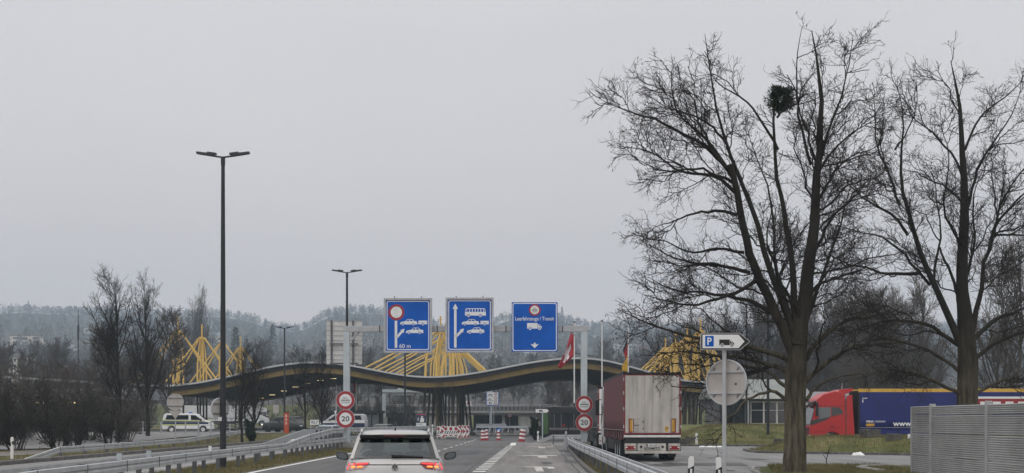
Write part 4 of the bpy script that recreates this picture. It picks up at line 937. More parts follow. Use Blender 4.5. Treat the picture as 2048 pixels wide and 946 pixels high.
text(s3, 'ZOLL', cx, cz + 17 * k, -.039, 15 * k, 'signblack', 36 * k); text(s3, 'DOUANE', cx, cz - 17 * k, -.039, 15 * k, 'signblack', 50 * k)
def disc_sign(label, px, py, rp, D, kind, group, y=None):
    x, z, rr = PX(px, D), PZ(py, D), rp * D / F
    root = thing('round_sign', label, 'road sign', (x, (y or D), z), 0, group)
    d = MB(); d.disc(0, 0, rr, -.02, .02, 48, 0); d.disc(0, 0, rr * .965, -.025, -.0205, 48, 1); d.disc(0, 0, rr * .66, -.03, -.0255, 48, 2)
    if kind == 'zoll': d.box(-rr * .48, rr * .48, -.034, -.0305, -rr * .045, rr * .045, 3)
    d.build('disc', ['galv_pale', 'signred', 'signwhite', 'signblack'], root)
    MB().box(-rr * .5, rr * .5, .021, .06, -.05, .05).build('bracket', 'galv_dark', root)
    if kind == 'zoll':
        text(root, 'ZOLL', 0, rr * .23, -.033, rr * .2, 'signblack', rr * .55); text(root, 'DOUANE', 0, -rr * .24, -.033, rr * .2, 'signblack', rr * .88)
    else: text(root, kind, 0, 0, -.033, rr * .56, 'signblack', rr * .84, bold=.012)
    return root
GG = 'round signs on the gantry posts'
disc_sign('round red-ringed ZOLL DOUANE sign on the left gantry post', 692, 800.5, 18.6, GD, 'zoll', GG, GD - .27)
disc_sign('round 20 speed limit sign on the left gantry post', 692, 837.5, 18.6, GD, '20', GG, GD - .27)
disc_sign('round red-ringed ZOLL DOUANE sign on the right gantry post', 1168, 809, 17.4, GD, 'zoll', GG, GD - .27)
disc_sign('round 20 speed limit sign on the right gantry post', 1168, 845, 17.4, GD, '20', GG, GD - .27)
# back of a big sign behind the left post
bk = thing('reversed_sign', 'pale ribbed back of a large sign behind the left gantry post', 'road sign', (PX(688.5, 97), 97, 0))
z0, z1, hw = PZ(729, 97), PZ(642, 97), 35.5 * 97 / F
pb = MB()
for i in range(9):
    a = lerp(z0, z1, i / 9); b = lerp(z0, z1, (i + 1) / 9); pb.box(-hw, hw, 0, .03, a + .02, b - .0, 0); pb.box(-hw, hw, -.03, .005, b - .02, b + .02, 1)
pb.build('panel', ['signback', 'galv'], bk)
for q in (-.71, .5): MB().box(hw * q - .06, hw * q + .06, -.12, -.035, z0 - .05, z1 + .02).build('upright', 'galv_dark', bk)
for z in (PZ(727, 97), PZ(688, 97)): MB().box(-hw * .8, hw * .8, -.2, -.125, z - .05, z + .05).build('rail', 'galv_dark', bk)
# lamp posts
def lamp(px, D, top, label, aw=1.02, rz=0):
    x = PX(px, D); zt = PZ(top, D); b = hgt(x, D); root = thing('street_lamp', label, 'street lamp', (x, D, b), rz, 'double-armed street lamps'); h = zt - b - .15
    MB().tube([(0, 0, 0), (0, 0, h)], [.125, .07], 12).build('pole', 'lamp_steel', root)
    mb = MB().tube([(-.55, 0, h + .08), (0, 0, h), (.55, 0, h + .08)], .035, 8); mb.lathe([(0, h - .3), (.085, h - .3), (.085, h + .02), (0, h + .02)], 10, smooth=False); mb.build('arm', 'lamp_steel', root)
    for s in (-1, 1):
        hd = MB(); hd.hexa([(s * .3, -.09, h + .02), (s * aw, -.13, h + .14), (s * aw, .13, h + .14), (s * .3, .09, h + .02), (s * .3, -.08, h + .14), (s * aw, -.11, h + .22), (s * aw, .11, h + .22), (s * .3, .08, h + .14)])
        hd.hexa([(s * .25, -.1, h + .1), (s * .6, -.1, h + .15), (s * .6, .1, h + .15), (s * .25, .1, h + .1), (s * .25, -.08, h + .17), (s * .6, -.08, h + .22), (s * .6, .08, h + .22), (s * .25, .08, h + .17)])
        hd.build('lamp_head', 'lamp_steel', root, .012)
    return root
lamp(446, 54, 307, 'tallest and nearest dark double-armed street lamp at the left')
lamp(694, 95, 541, 'double-armed street lamp rising behind the left gantry post')
lamp(569, 152, 654, 'double-armed street lamp before the left end of the canopy skylight')
lamp(810, 146, 645, 'dark lamp post seen under the leftmost blue sign')
lamp(1536, 107, 566, 'dark lamp post on the grass bank, seen through the tall bare tree')
lamp(1493, 140, 605, 'slim lamp post by the low office building, left of the thick trunk')
# parking arrow sign and round sign back on one post
SD = 28.0; px_ = PX(1448.5, SD)
pole = thing('sign_post', 'slim grey sign post at the right verge carrying arrow sign and round sign', 'sign post', (px_, SD, 0))
MB().tube([(0, 0, 0), (0, 0, PZ(698, SD))], .042, 14).build('pole', 'galv', pole)
MB().lathe([(0, -.02), (.1, -.02), (.1, .05), (.05, .09), (0, .09)], 14).build('socket', 'galv_dark', pole)
def sx_(px): return PX(px, SD) - px_
sgn = thing('parking_sign', 'white arrow-shaped parking sign with blue P and black lorry, pointing right', 'road sign', (px_, SD - .07, 0))
def arrowpoly(x0, x1, z0, z1, tip, rr=.03): return [(x0 + rr, z0), (x1 - tip, z0), (x1 - .02, (z0 + z1) / 2 - .02), (x1, (z0 + z1) / 2), (x1 - .02, (z0 + z1) / 2 + .02), (x1 - tip, z1), (x0 + rr, z1), (x0 + rr * .3, z1 - rr * .3), (x0, z1 - rr), (x0, z0 + rr), (x0 + rr * .3, z0 + rr * .3)]
X0, X1, Z0, Z1 = sx_(1400), sx_(1498.5), PZ(700.5, SD), PZ(666.5, SD)
pm = MB(); pm.prism(arrowpoly(X0, X1, Z0, Z1, .2), 'y', -.02, .02, 0); pm.prism(arrowpoly(X0 + .012, X1 - .016, Z0 + .012, Z1 - .012, .197), 'y', -.024, -.0205, 3)
a, b, c, d = X0 + .038, sx_(1475.5), Z0 + .036, Z1 - .034
pm.prism([(a, c), (b, c), (sx_(1487.5), (c + d) / 2), (b, d), (a, d)], 'y', -.028, -.0245, 1)
pm.box(sx_(1409), sx_(1426), -.031, -.0285, PZ(693.5, SD), PZ(672.5, SD), 2)
pict(pm, lorry_pict(3, 1), -.0245, sx_(1437), PZ(694, SD), .3)
pm.build('panel', ['galv', 'signwhite', 'signblue', 'signblack'], sgn)
text(sgn, 'P', sx_(1417.5), PZ(683, SD), -.033, .148, 'signwhite', .085, bold=.02)
MB().box(-.05, .05, .021, .1, (Z0 + Z1) / 2 - .08, (Z0 + Z1) / 2 + .08).build('bracket', 'galv_dark', sgn)
rs_ = thing('round_sign', 'grey back of a round sign under the white parking arrow sign', 'road sign', (sx_(1454.5) + px_, SD + .1, PZ(764.5, SD)), R(-38))
rr = .45; m_ = MB(); m_.disc(0, 0, rr, -.012, .012, 56, 0); ring_band(m_, circ(0, 0, rr + .012, 56), circ(0, 0, rr - .02, 56), -.03, .016, 1)
m_.disc(0, 0, rr - .001, .0125, .015, 56, 2); m_.disc(0, 0, rr * .7, .0155, .018, 56, 3)
for u, v in ((-.27, .27), (.27, .27), (-.27, -.27), (.27, -.27)): m_.bar((u - .025, -.02, v - .03), (u + .025, -.02, v + .03), .02, .014, 4)
m_.box(.19, .24, -.016, -.0125, -.06, -.01, 4)
m_.build('disc', ['plate_back', 'galv', 'signred', 'signwhite', 'galv_dark'], rs_)
for z in (.21, -.215): MB().box(-.41, .41, -.045, -.0125, z - .016, z + .016).build('rail', 'galv', rs_)
# ================================================================ delineator posts
def delineator(x, y, h, label, z=0.0, w=.12, lean=0):
    root = thing('delineator', label, 'marker post', (x, y, z), 0, 'white and black marker posts'); root.rotation_euler = (0, R(lean), 0)
    t = w * .36
    mb = MB().prism([(-w / 2, 0), (w / 2, 0), (w / 2, h - .035), (w * .3, h), (-w * .2, h), (-w / 2, h - .06)], 'y', -t, t, 0)
    mb.build('post', 'white', root, .008)
    mb = MB(); q = w / 2 + .003
    mb.prism([(-q, h - .43), (q, h - .36), (q, h - .2), (-q, h - .27)], 'y', -t - .004, t + .004, 0); mb.build('band', 'signblack', root)
    MB().box(-w * .2, w * .2, -t - .008, -t - .0045, h - .42, h - .27).build('reflector', 'signwhite', root)
    return root
delineator(PX(1380, 31), 31, PZ(913, 31), 'left one of the two near marker posts beside the sign post', lean=1.5)
delineator(PX(1440, 31), 31, PZ(915, 31), 'near marker post standing against the sign post at its left', lean=-2)
for px, D, top, lab in [(24, 67, 874, 'marker post on the kerb at the far left, before the ramped rail end'), (107, 92, 881, 'small marker post among the shrubs at the far left'), (1132, 96, 862, 'marker post at the far end of the right guard rail'), (1818, 77, 868, 'marker post on the grass mound beside the noise barrier'), (1393, 103, 866, 'marker post on the bank kerb right of the maroon trailer'), (865, 146, 849, 'tall pale marker post at the end of the double guard rail'), (1076, 128, 862, 'tiny marker post left of the bus')]:
    x = PX(px, D); b = hgt(x, D) + (mound_b(x, D) if px == 1818 else 0); delineator(x, D, PZ(top, D) - b, lab, b, .13 if D < 100 else .17)
# ================================================================ guard rails
WP = [(-.05, -.31), (.03, -.3), (.035, -.2), (.0, -.17), (.0, -.14), (.035, -.11), (.03, -.01), (-.05, 0)]
def path_at(path, y):
    for p, q in zip(path, path[1:]):
        if min(p[1], q[1]) - 1e-6 <= y <= max(p[1], q[1]) + 1e-6:
            t = (y - p[1]) / (q[1] - p[1]); return lerp(p[0], q[0], t), lerp(p[2], q[2], t)
    return path[-1][0], path[-1][2]
def sample(path, st):
    ys = []; 
    for p, q in zip(path, path[1:]):
        n = max(1, int(round(abs(q[1] - p[1]) / st))); ys += [tuple(lerp(p[j], q[j], i / n) for j in range(3)) for i in range(n)]
    return ys + [path[-1]]
def rail_mesh(root, path, side, name='rail', off=0.0, seam=4.0):
    """path: (x, y, top height); side +1 puts the face on the right of travel"""
    pr = [(side * a, b) for a, b in WP]; mb = MB(); pts = sample(path, 2.0)
    pts = [(x + off, y, z) for x, y, z in pts]; mb.sweep(pr if side > 0 else pr[::-1], pts, 0)
    acc = 0
    for p, q in zip(pts, pts[1:]):
        acc += (Vector(q) - Vector(p)).length
        if acc >= seam:
            acc = 0; d = (Vector(q) - Vector(p)).normalized(); c = Vector(q); l = Vector((d.y, -d.x, 0)) * side
            mb.bar(c + l * .037 - d * .02 + Vector((0, 0, -.155)), c + l * .037 + d * .02 + Vector((0, 0, -.155)), .014, .312, 1)
    return mb.build(name, ['galv', 'galv_dark'], root)
def post_at(root, x, y, h, z0=0.0, w=.1, dpt=.14, m='galv_dark'):
    return MB().box(x - w / 2, x + w / 2, y - dpt / 2, y + dpt / 2, z0 - .05, h).build('post', m, root)
med = [(-8.9, 14, .75), (-9.35, 22, .75), (-10.2, 30, .75), (-10.75, 46, .75), (-10.95, 70, .75), (-11.1, 98, .77), (-10.5, 120, .8), (-8.75, 150, .8)]
mg = thing('guard_rail', 'long double guard rail in the grass median, stepping up to two tiers farther on', 'guard rail')
rail_mesh(mg, med, 1); rail_mesh(mg, [(x, y, z) for x, y, z in med if y < 112], -1, 'rail', -.85)
up = [(-10.93, 68, .76), (-10.97, 76, 1.1), (-11.02, 86, 1.36), (-11.1, 98, 1.36), (-10.5, 120, 1.36), (-8.75, 150, 1.34)]
rail_mesh(mg, up, 1, 'upper_rail'); rail_mesh(mg, [(-11.78, 66, .77), (-11.85, 80, 1.36), (-11.95, 98, 1.36)], -1, 'upper_rail')
y = 16.0
while y < 150:
    x, z = path_at(med, y); hi = 1.3 if y > 82 else z - .05
    post_at(mg, x - .12, y, hi, 0, .12, .16)
    if y < 112: post_at(mg, x - .72, y + .3, hi if y > 79 else z - .05, 0, .12, .16)
    y += 4.0 if y < 70 else 2.0
for yy in (39.5, 43.2): MB().box(path_at(med, yy)[0] - .62, path_at(med, yy)[0] - .48, yy - .03, yy + .03, .7, .9).build('reflector_post', 'galv_pale', mg)
x, z = path_at(med, 50.5); MB().box(x - .15, x - .05, 50.46, 50.54, .7, .92).build('reflector_post', 'white', mg)
rg_ = thing('guard_rail', 'guard rail along the right kerb, running up to the right gantry post', 'guard rail')
rp_ = [(2.6, 12, .75), (2.95, 30, .75), (3.1, 50, .75), (3.2, 70, .75), (3.4, 84, .75), (3.7, 94, .75)]
rail_mesh(rg_, rp_, -1); rail_mesh(rg_, [(x + .02, y, z) for x, y, z in rp_], 1, 'rail', .25)
for yy in np.arange(14, 94, 3.2): post_at(rg_, path_at(rp_, yy)[0] + .12, yy, .7, 0, .12, .14)
MB().box(3.5, 4.0, 94.05, 94.25, .1, .8).build('end_plate', 'galv', rg_)
fg = thing('guard_rail', 'far guard rail with ramped end in front of the green bus', 'guard rail')
fp = [(1.95, 116, .08), (3.2, 112, .74), (5.2, 111, .75), (7, 110.9, .75)]
pr = [(a, b) for a, b in WP]; fm = MB(); fm.sweep(pr, fp, 0); fm.build('rail', 'galv', fg)
for x in (3.3, 4.4, 5.5, 6.6): post_at(fg, x, 111.9, .7)
lg = thing('guard_rail', 'low old guard rail with ramped start on the left verge', 'guard rail')
lp_ = [(-22.6, 65, .05), (-22.4, 70, .56), (-23.2, 98, .62), (-24.2, 133, 1.2)]
lp_ = [(-22.6, 65, .08), (-22.45, 69.5, .55), (-22.9, 86, .56), (-23.3, 100, .6), (-23.9, 115, .85), (-24.3, 131, 1.12)]
rail_mesh(lg, lp_, 1)
for yy in np.arange(70, 131, 4.4):
    x, z = path_at(lp_, yy); post_at(lg, x - .1, yy, z - .04, hgt(x, yy) - .1, .13, .15)
# wire fence with round-topped posts behind the low rail
wf = thing('wire_fence', 'thin wire fence on grey posts in front of the police van', 'fence')
fpts = [(PX(px, 121), 121) for px in (250, 286, 322, 371, 397, 422, 460, 500)]
for x, y in fpts: MB().tube([(x, y, hgt(x, y) - .1), (x, y, hgt(x, y) + 1.15)], .055, 8).build('post', 'galv', wf)
for k_ in range(4):
    mb = MB(); [mb.tube([(x, y, hgt(x, y) + .25 + .28 * k_), (x2, y2, hgt(x2, y2) + .25 + .28 * k_)], .012, 4, caps=False) for (x, y), (x2, y2) in zip(fpts, fpts[1:])]; mb.build('wire', 'galv', wf)
# ================================================================ vehicles
def wheel(root, x, y, r_, w, rim='galv_pale', name='wheel', hubs=True):
    s = 1 if x > 0 else -1
    t = MB(); t.lathe([(r_ * .62, -w / 2), (r_ * .95, -w / 2), (r_, -w * .38), (r_, w * .38), (r_ * .95, w / 2), (r_ * .62, w / 2), (r_ * .62, -w / 2)], 24, (x, y, r_), 'x')
    o = t.build(name, 'rubber', root)
    h = MB(); h.lathe([(0, s * w * .3), (r_ * .25, s * w * .42), (r_ * .28, s * w * .3), (r_ * .5, s * w * .2), (r_ * .61, s * w * .46), (r_ * .63, s * w * .46), (r_ * .63, -s * w * .4)], 20, (x, y, r_), 'x')
    for k_ in range(5):
        a = 2 * math.pi * k_ / 5; h.bar((x + s * w * .36, y + r_ * .18 * math.cos(a), r_ + r_ * .18 * math.sin(a)), (x + s * w * .38, y + r_ * .6 * math.cos(a), r_ + r_ * .6 * math.sin(a)), r_ * .16, .03, 0, up=(1, 0, 0))
    h.build('rim', rim, o); return o
def semi(name, label, loc, rz, curtain, doorm, framem, cabm, roofm='dark', H=4.0, rear='maroon', group='articulated lorries'):
    """articulated lorry: y = 0 at the trailer's back doors, cab ahead at +y; the open side faces -x"""
    t = thing(name, label, 'lorry', loc, rz, group); Lt, hw = 13.6, 1.275
    for s in (-1, 1):
        c = MB(); x = s * hw
        def f(u, v): return (x - s * .012 * math.sin(u * 5.1) * math.sin((v - 1) * 2) - s * (.03 if v < 1.42 else 0), u, v + (.03 * math.sin(u * 1.9) if v < 1.02 else 0))
        c.grid(f, axis([(.12, Lt - .1, .35)]), [.98, 1.2, 1.41, 1.43, 1.9, 2.5, 3.1, 3.6, H - .12], 0)
        c.box(min(x - s * .002, x - s * .02), max(x - s * .002, x - s * .02), .12, Lt - .1, 1.405, 1.425, 1)
        for k_ in range(9): c.box(min(x - s * .035, x + s * .004), max(x - s * .035, x + s * .004), .9 + k_ * 1.45, .95 + k_ * 1.45, 1.0, 1.4, 2)
        c.build('curtain', [curtain, 'van_grey', 'dark'], t)
    rf = MB(); rf.box(-hw + .01, hw - .01, .02, Lt, H - .1, H - .02, 0)
    for s in (-1, 1): rf.box(min(s * hw, s * (hw - .06)), max(s * hw, s * (hw - .06)), .02, Lt, H - .115, H + (.02 if roofm == 'dark' else .1), 1)
    rf.build('roof', ['dark', roofm], t)
    MB().box(-hw + .02, hw - .02, Lt - .09, Lt, 1.0, H - .11).build('front_wall', 'dark', t)
    MB().box(-hw + .05, hw - .05, .15, Lt - .1, 1.02, 1.2).build('floor', 'dark', t)
    fr = MB(); z0, z1 = 1.24, H - .16
    fr.box(-hw, -hw + .075, -.02, .1, z0 - .08, H - .12); fr.box(hw - .075, hw, -.02, .1, z0 - .08, H - .12); fr.box(-hw + .08, hw - .08, -.02, .1, z1 + .002, H - .12); fr.box(-hw + .08, hw - .08, -.025, .05, z0 - .01, z0 + .055)
    fr.build('rear_frame', framem, t)
    for s in (-1, 1):
        d = MB(); a, b = (.004, hw - .082); d.box(min(s * a, s * b), max(s * a, s * b), -.012, .06, z0 + .06, z1, 0); d.build('rear_door', doorm, t)
        for q in (.28, .72): MB().tube([(s * lerp(a, b, q), -.03, z0 + .06), (s * lerp(a, b, q), -.03, z1)], .014, 6).build('lock_rod', doorm, t)
        for zz in (1.5, 2.3, 3.0, 3.6): MB().box(min(s * (hw - .03), s * (hw + .018)), max(s * (hw - .03), s * (hw + .018)), -.045, -.022, zz, zz + .14).build('hinge', 'galv', t)
        mp = MB(); cx = s * .93; w_, h_ = .115, .31; zc_ = 1.62
        mp.box(cx - w_, cx + w_, -.03, -.014, zc_ - h_, zc_ + h_, 1); mp.box(cx - w_ + .05, cx + w_ - .05, -.034, -.0305, zc_ - h_ + .045, zc_ + h_ - .045, 0); mp.build('marker_plate', ['amber', 'frame_red'], t)
    MB().box(-hw + .02, hw - .02, -.05, .06, 1.1, 1.2).build('sill', 'door_white', t)
    ch = MB(); ch.box(-1.2, 1.2, -.02, .3, .86, 1.09); 
    for s in (-1, 1): ch.box(s * .5 - .07, s * .5 + .07, .3, 12.5, .7, 1.01)
    for k_ in range(6): ch.box(-1.1, 1.1, 1 + k_ * 1.9, 1.1 + k_ * 1.9, .88, 1.0)
    ch.box(-1.15, 1.15, 6.0, 9.6, .5, .56); ch.build('chassis', 'dark', t)
    lb = MB(); lb.box(-1.23, -.71, -.08, .02, .52, .83, 0); lb.box(.71, 1.23, -.08, .02, .52, .83, 0); lb.box(-.66, .6, -.08, .02, .51, .83, 0)
    lb.box(-1.26, 1.26, -.06, .02, .49, .86, 1) ; lb.build('light_panel', ['door_dirty', 'dark'], t)
    for s in (-1, 1):
        l = MB(); x0 = s * .97; l.box(x0 - .21, x0 + .21, -.11, -.083, .56, .72, 0)
        for q in (-.17, .17): l.prism(circ(x0 + q, .66, .035, 12), 'y', -.118, -.1105, 1)
        l.build('tail_light', ['lampred', 'signwhite'], t)
    for x_ in (-.5, .45): MB().disc(x_, .68, .06, -.1, -.083, 14).build('round_lamp', 'dark', t)
    if rear == 'maroon':
        MB().box(-.26, .25, -.095, -.084, .695, .805).build('number_plate', 'door_white', t)
        MB().box(-.26, -.21, -.1, -.0955, .697, .803).build('plate_band', 'navy', t)
        text(t, 'WN 3009', .04, .75, -.097, .07, 'dark', .36, depth=.003)
        text(t, 'SCHMITZ', -.015, .605, -.086, .1, 'signblack', .72, bold=.02)
        st = MB(); st.box(-.8, -.58, -.034, -.0145, 1.32, 1.95, 0); st.box(-.8, -.58, -.036, -.0345, 1.62, 1.65, 1); st.build('document_box', ['plate_back', 'dark'], t)
        wl = MB(); wl.box(.56, .72, -.02, -.0145, 1.36, 1.58, 0); wl.prism([(.58, 1.46), (.68, 1.55), (.7, 1.52), (.6, 1.43)], 'y', -.024, -.0205, 1); wl.build('sticker', ['tarp_yellow', 'signblack'], t)
        for zz in (1.44, 1.74): MB().box(-.42, -.39, -.03, -.0145, zz, zz + .09).build('latch', 'dark', t)
    elif rear == 'grey':
        gm = MB(); gm.tube([(-.3, -.03, 2.95), (-.68, -.03, 2.75), (-.72, -.03, 2.1), (-.2, -.03, 1.5)], [.03, .07, .08, .05], 6)
        gm.box(-.74, -.55, -.04, -.0145, 1.95, 2.2); gm.build('graphic', 'signblack', t)
        gm = MB(); gm.prism([(-.55, 3.5), (-.25, 3.62), (.1, 3.5), (-.1, 3.36)], 'y', -.02, -.0145, 0); [gm.box(-.5 + .14 * k_, -.4 + .14 * k_, -.02, -.0145, 2.75, 3.3 - .1 * (k_ % 2), k_ % 2) for k_ in range(6)]; gm.build('emblem', ['navy', 'lampred'], t)
        MB().box(-1.2, -1.05, -.06, .0, .45, .95).build('white_panel', 'white', t)
    MB().box(-1.22, 1.2, -.12, -.02, .38, .49).build('bumper', 'door_dirty' if rear != 'grey' else 'door_white', t, .015)
    for y in (2.6, 3.91, 5.22):
        for s in (-1, 1): wheel(t, s * 1.06, y, .5, .39)
    for s in (-1, 1):
        MB().box(min(s * .86, s * 1.25), max(s * .86, s * 1.25), 1.7, 1.73, .2, .95).build('mudflap', 'black', t)
        MB().box(min(s * 1.2, s * 1.23), max(s * 1.2, s * 1.23), 6.2, 10.4, .45, .95).build('side_guard', 'dark', t)
    # tractor: d measured back from the front bumper
    yf = Lt + .15 + 2.86
    def Y(d): return yf - d
    arch = [(Y(1.35 + .62 * math.cos(a)), .55 + .58 * math.sin(a)) for a in [math.pi * k_ / 10 for k_ in range(11)]]
    prof = [(Y(0), .42), (Y(-.02), .95), (Y(.02), 1.52), (Y(.3), 2.74), (Y(.42), 3.24), (Y(.85), 3.55), (Y(1.5), 3.72), (Y(1.95), 3.68), (Y(2.2), 3.5), (Y(2.24), 1.0), (Y(2.2), .62)] + [p for p in arch] + [(Y(.62), .42)]
    MB().prism(prof, 'x', -1.22, 1.22).build('cab', cabm, t, .06)
    for s in (-1, 1):
        df = MB(); a, b = s * 1.16, s * 1.22
        df.prism([(Y(2.27), .7), (Y(2.27), 3.42), (Y(2.62), 3.5), (Y(2.8), .72)], 'x', min(a, b), max(a, b)); df.build('side_deflector', cabm, t)
        w = MB(); a, b = s * 1.222, s * 1.235
        w.prism([(Y(.5), 1.94), (Y(.48), 2.68), (Y(1.26), 2.72), (Y(1.28), 2.12)], 'x', min(a, b), max(a, b), 1); w.prism([(Y(1.33), 2.13), (Y(1.31), 2.72), (Y(1.82), 2.7), (Y(2.06), 2.42), (Y(2.02), 2.27)], 'x', min(a, b), max(a, b), 0)
        w.build('side_window', ['winglass', 'winglass_pale'], t)
        w = MB(); a, b = s * 1.2215, s * 1.23; w.prism([(Y(.0), 1.56), (Y(.04), 1.85), (Y(.46), 2.0), (Y(1.28), 2.1), (Y(.98), 1.9), (Y(.3), 1.64)], 'x', min(a, b), max(a, b)); w.build('window_trim', 'gloss_black', t)
        sm_ = MB(); a, b = s * 1.2212, s * 1.226; sm_.box(min(a, b), max(a, b), Y(2.235), Y(2.215), .8, 3.5); sm_.bar((s * 1.223, Y(.3), 2.76), (s * 1.223, Y(2.2), 2.8), .006, .02); sm_.bar((s * 1.223, Y(.15), 1.1), (s * 1.223, Y(1.88), 1.42), .006, .02); sm_.build('door_seam', 'black', t)
        MB().box(min(s * 1.24, s * 1.225), max(s * 1.24, s * 1.225), Y(1.5), Y(1.25), 1.48, 1.52).build('door_handle', 'black', t)
        mr_ = MB(); mr_.box(min(s * 1.33, s * 1.55), max(s * 1.33, s * 1.55), Y(.42), Y(.28), 2.15, 3.0); mr_.bar((s * 1.2, Y(.36), 3.02), (s * 1.4, Y(.36), 3.02), .05, .05); mr_.bar((s * 1.2, Y(.36), 2.18), (s * 1.4, Y(.36), 2.18), .05, .05); mr_.build('mirror', 'black', t, .02)
        hl_ = MB(); hl_.prism([(s * .72, .78), (s * 1.16, .84), (s * 1.18, 1.0), (s * .8, .92)], 'y', Y(-.05), Y(-.0)); hl_.build('headlight', 'signwhite', t)
        MB().box(min(s * 1.2245, s * 1.232), max(s * 1.2245, s * 1.232), Y(.42), Y(.22), .78, .84).build('marker_light', 'signwhite', t)
        wheel(t, s * 1.05, Y(1.35), .5, .34); wheel(t, s * .98, Y(5.0), .5, .55)
        MB().box(min(s * .55, s * 1.18), max(s * .55, s * 1.18), Y(4.2), Y(2.9), .4, 1.0).build('fuel_tank', 'galv_dark', t, .06)
    ws = MB(); ws.hexa([(-1.12, Y(-.02) + .012, 1.62), (1.12, Y(-.02) + .012, 1.62), (1.12, Y(.0), 1.62), (-1.12, Y(.0), 1.62), (-1.12, Y(.29) + .03, 2.7), (1.12, Y(.29) + .03, 2.7), (1.12, Y(.3), 2.7), (-1.12, Y(.3), 2.7)]); ws.build('windscreen', 'winglass', t)
    MB().prism([(Y(.1), 2.78), (Y(-.16), 2.86), (Y(-.12), 3.0), (Y(.4), 3.12)], 'x', -1.1, 1.1).build('sun_visor', 'gloss_black', t)
    gr = MB()
    for k_ in range(6): gr.box(-.7, .7, Y(-.045), Y(-.005), .55 + k_ * .15, .64 + k_ * .15)
    gr.build('grille', 'black', t)
    MB().prism([(Y(1.7), 3.66), (Y(1.9), 3.82), (Y(2.7), 3.92), (Y(2.72), 3.8), (Y(2.3), 3.55)], 'x', -1.1, 1.1).build('roof_deflector', cabm, t)
    MB().box(-.45, .45, Y(5.9), Y(2.25), .62, .95).build('tractor_chassis', 'dark', t)
    MB().tube([(-.6, Y(2.1), 3.6), (-.6, Y(2.14), 4.25)], .018, 6).build('aerial', 'signwhite', t)
    return t
semi('lorry', 'maroon curtain-sided lorry seen from behind, dirty white doors', (PX(1304.5, 62), 62, .0), 0, 'tarp_red', 'door_dirty', 'frame_red', 'cab_white')
semi('lorry', 'grey curtain-sided lorry with white doors, ahead of the maroon trailer', (PX(1196, 88) + 1.275, 88, .0), 0, 'tarp_grey', 'door_white', 'frame_red', 'cab_white', rear='grey')
bl = semi('lorry', 'navy blue lorry with red cab and yellow roof edge, pointing left behind the grass mound', (PX(1622, 88.6) + 16.61, 89.9, .0), R(90), 'tarp_blue', 'door_white', 'van_grey', 'cab_red', 'tarp_yellow', H=3.78, rear='none')
MT = Matrix.Translation((-1.295, 0, 0)) @ Matrix.Rotation(R(-90), 4, 'Z')          # lettering lies on the side that faces the road
def on_side(u): return -u
def side_text(st, yc, z, h, w, m, bold): text(bl, st, -yc, z, 0, h, m, w, mtx=MT, bold=bold)
side_text('www.', 10.8, 1.62, .23, 1.26, 'signwhite', .03)
side_text('PEMA', 12.87, 1.8, .13, .46, 'signwhite', .03); side_text('1000004', 12.24, 1.8, .12, .66, 'signwhite', .0)
pl = MB(); pl.box(-1.3, -1.287, 12.6, 13.12, 1.5, 1.67); pl.build('amber_panel', 'amber', bl)
pl = MB(); pl.box(-1.296, -1.28, .2, 6.3, 2.78, 3.38, 0); pl.box(-1.3, -1.2965, .2, 6.3, 3.24, 3.38, 1); [pl.box(-1.3, -1.2965, .6 + k_ * .8, 1.1 + k_ * .8, 2.86, 3.06, 1) for k_ in range(7)]; pl.build('side_band', ['lampred', 'signwhite'], bl)
pl = MB(); pl.box(-1.3, -1.286, 13.05, 13.35, 3.25, 3.3); pl.box(-1.3, -1.286, 13.3, 13.36, 3.0, 3.2); pl.build('side_marks', 'signwhite', bl)
semi('lorry', 'white lorry at the left under the canopy, cab facing right', (PX(522, 256) - 16.2, 260.5, .9), R(-76), 'cab_white', 'door_white', 'van_grey', 'cab_white', rear='none')

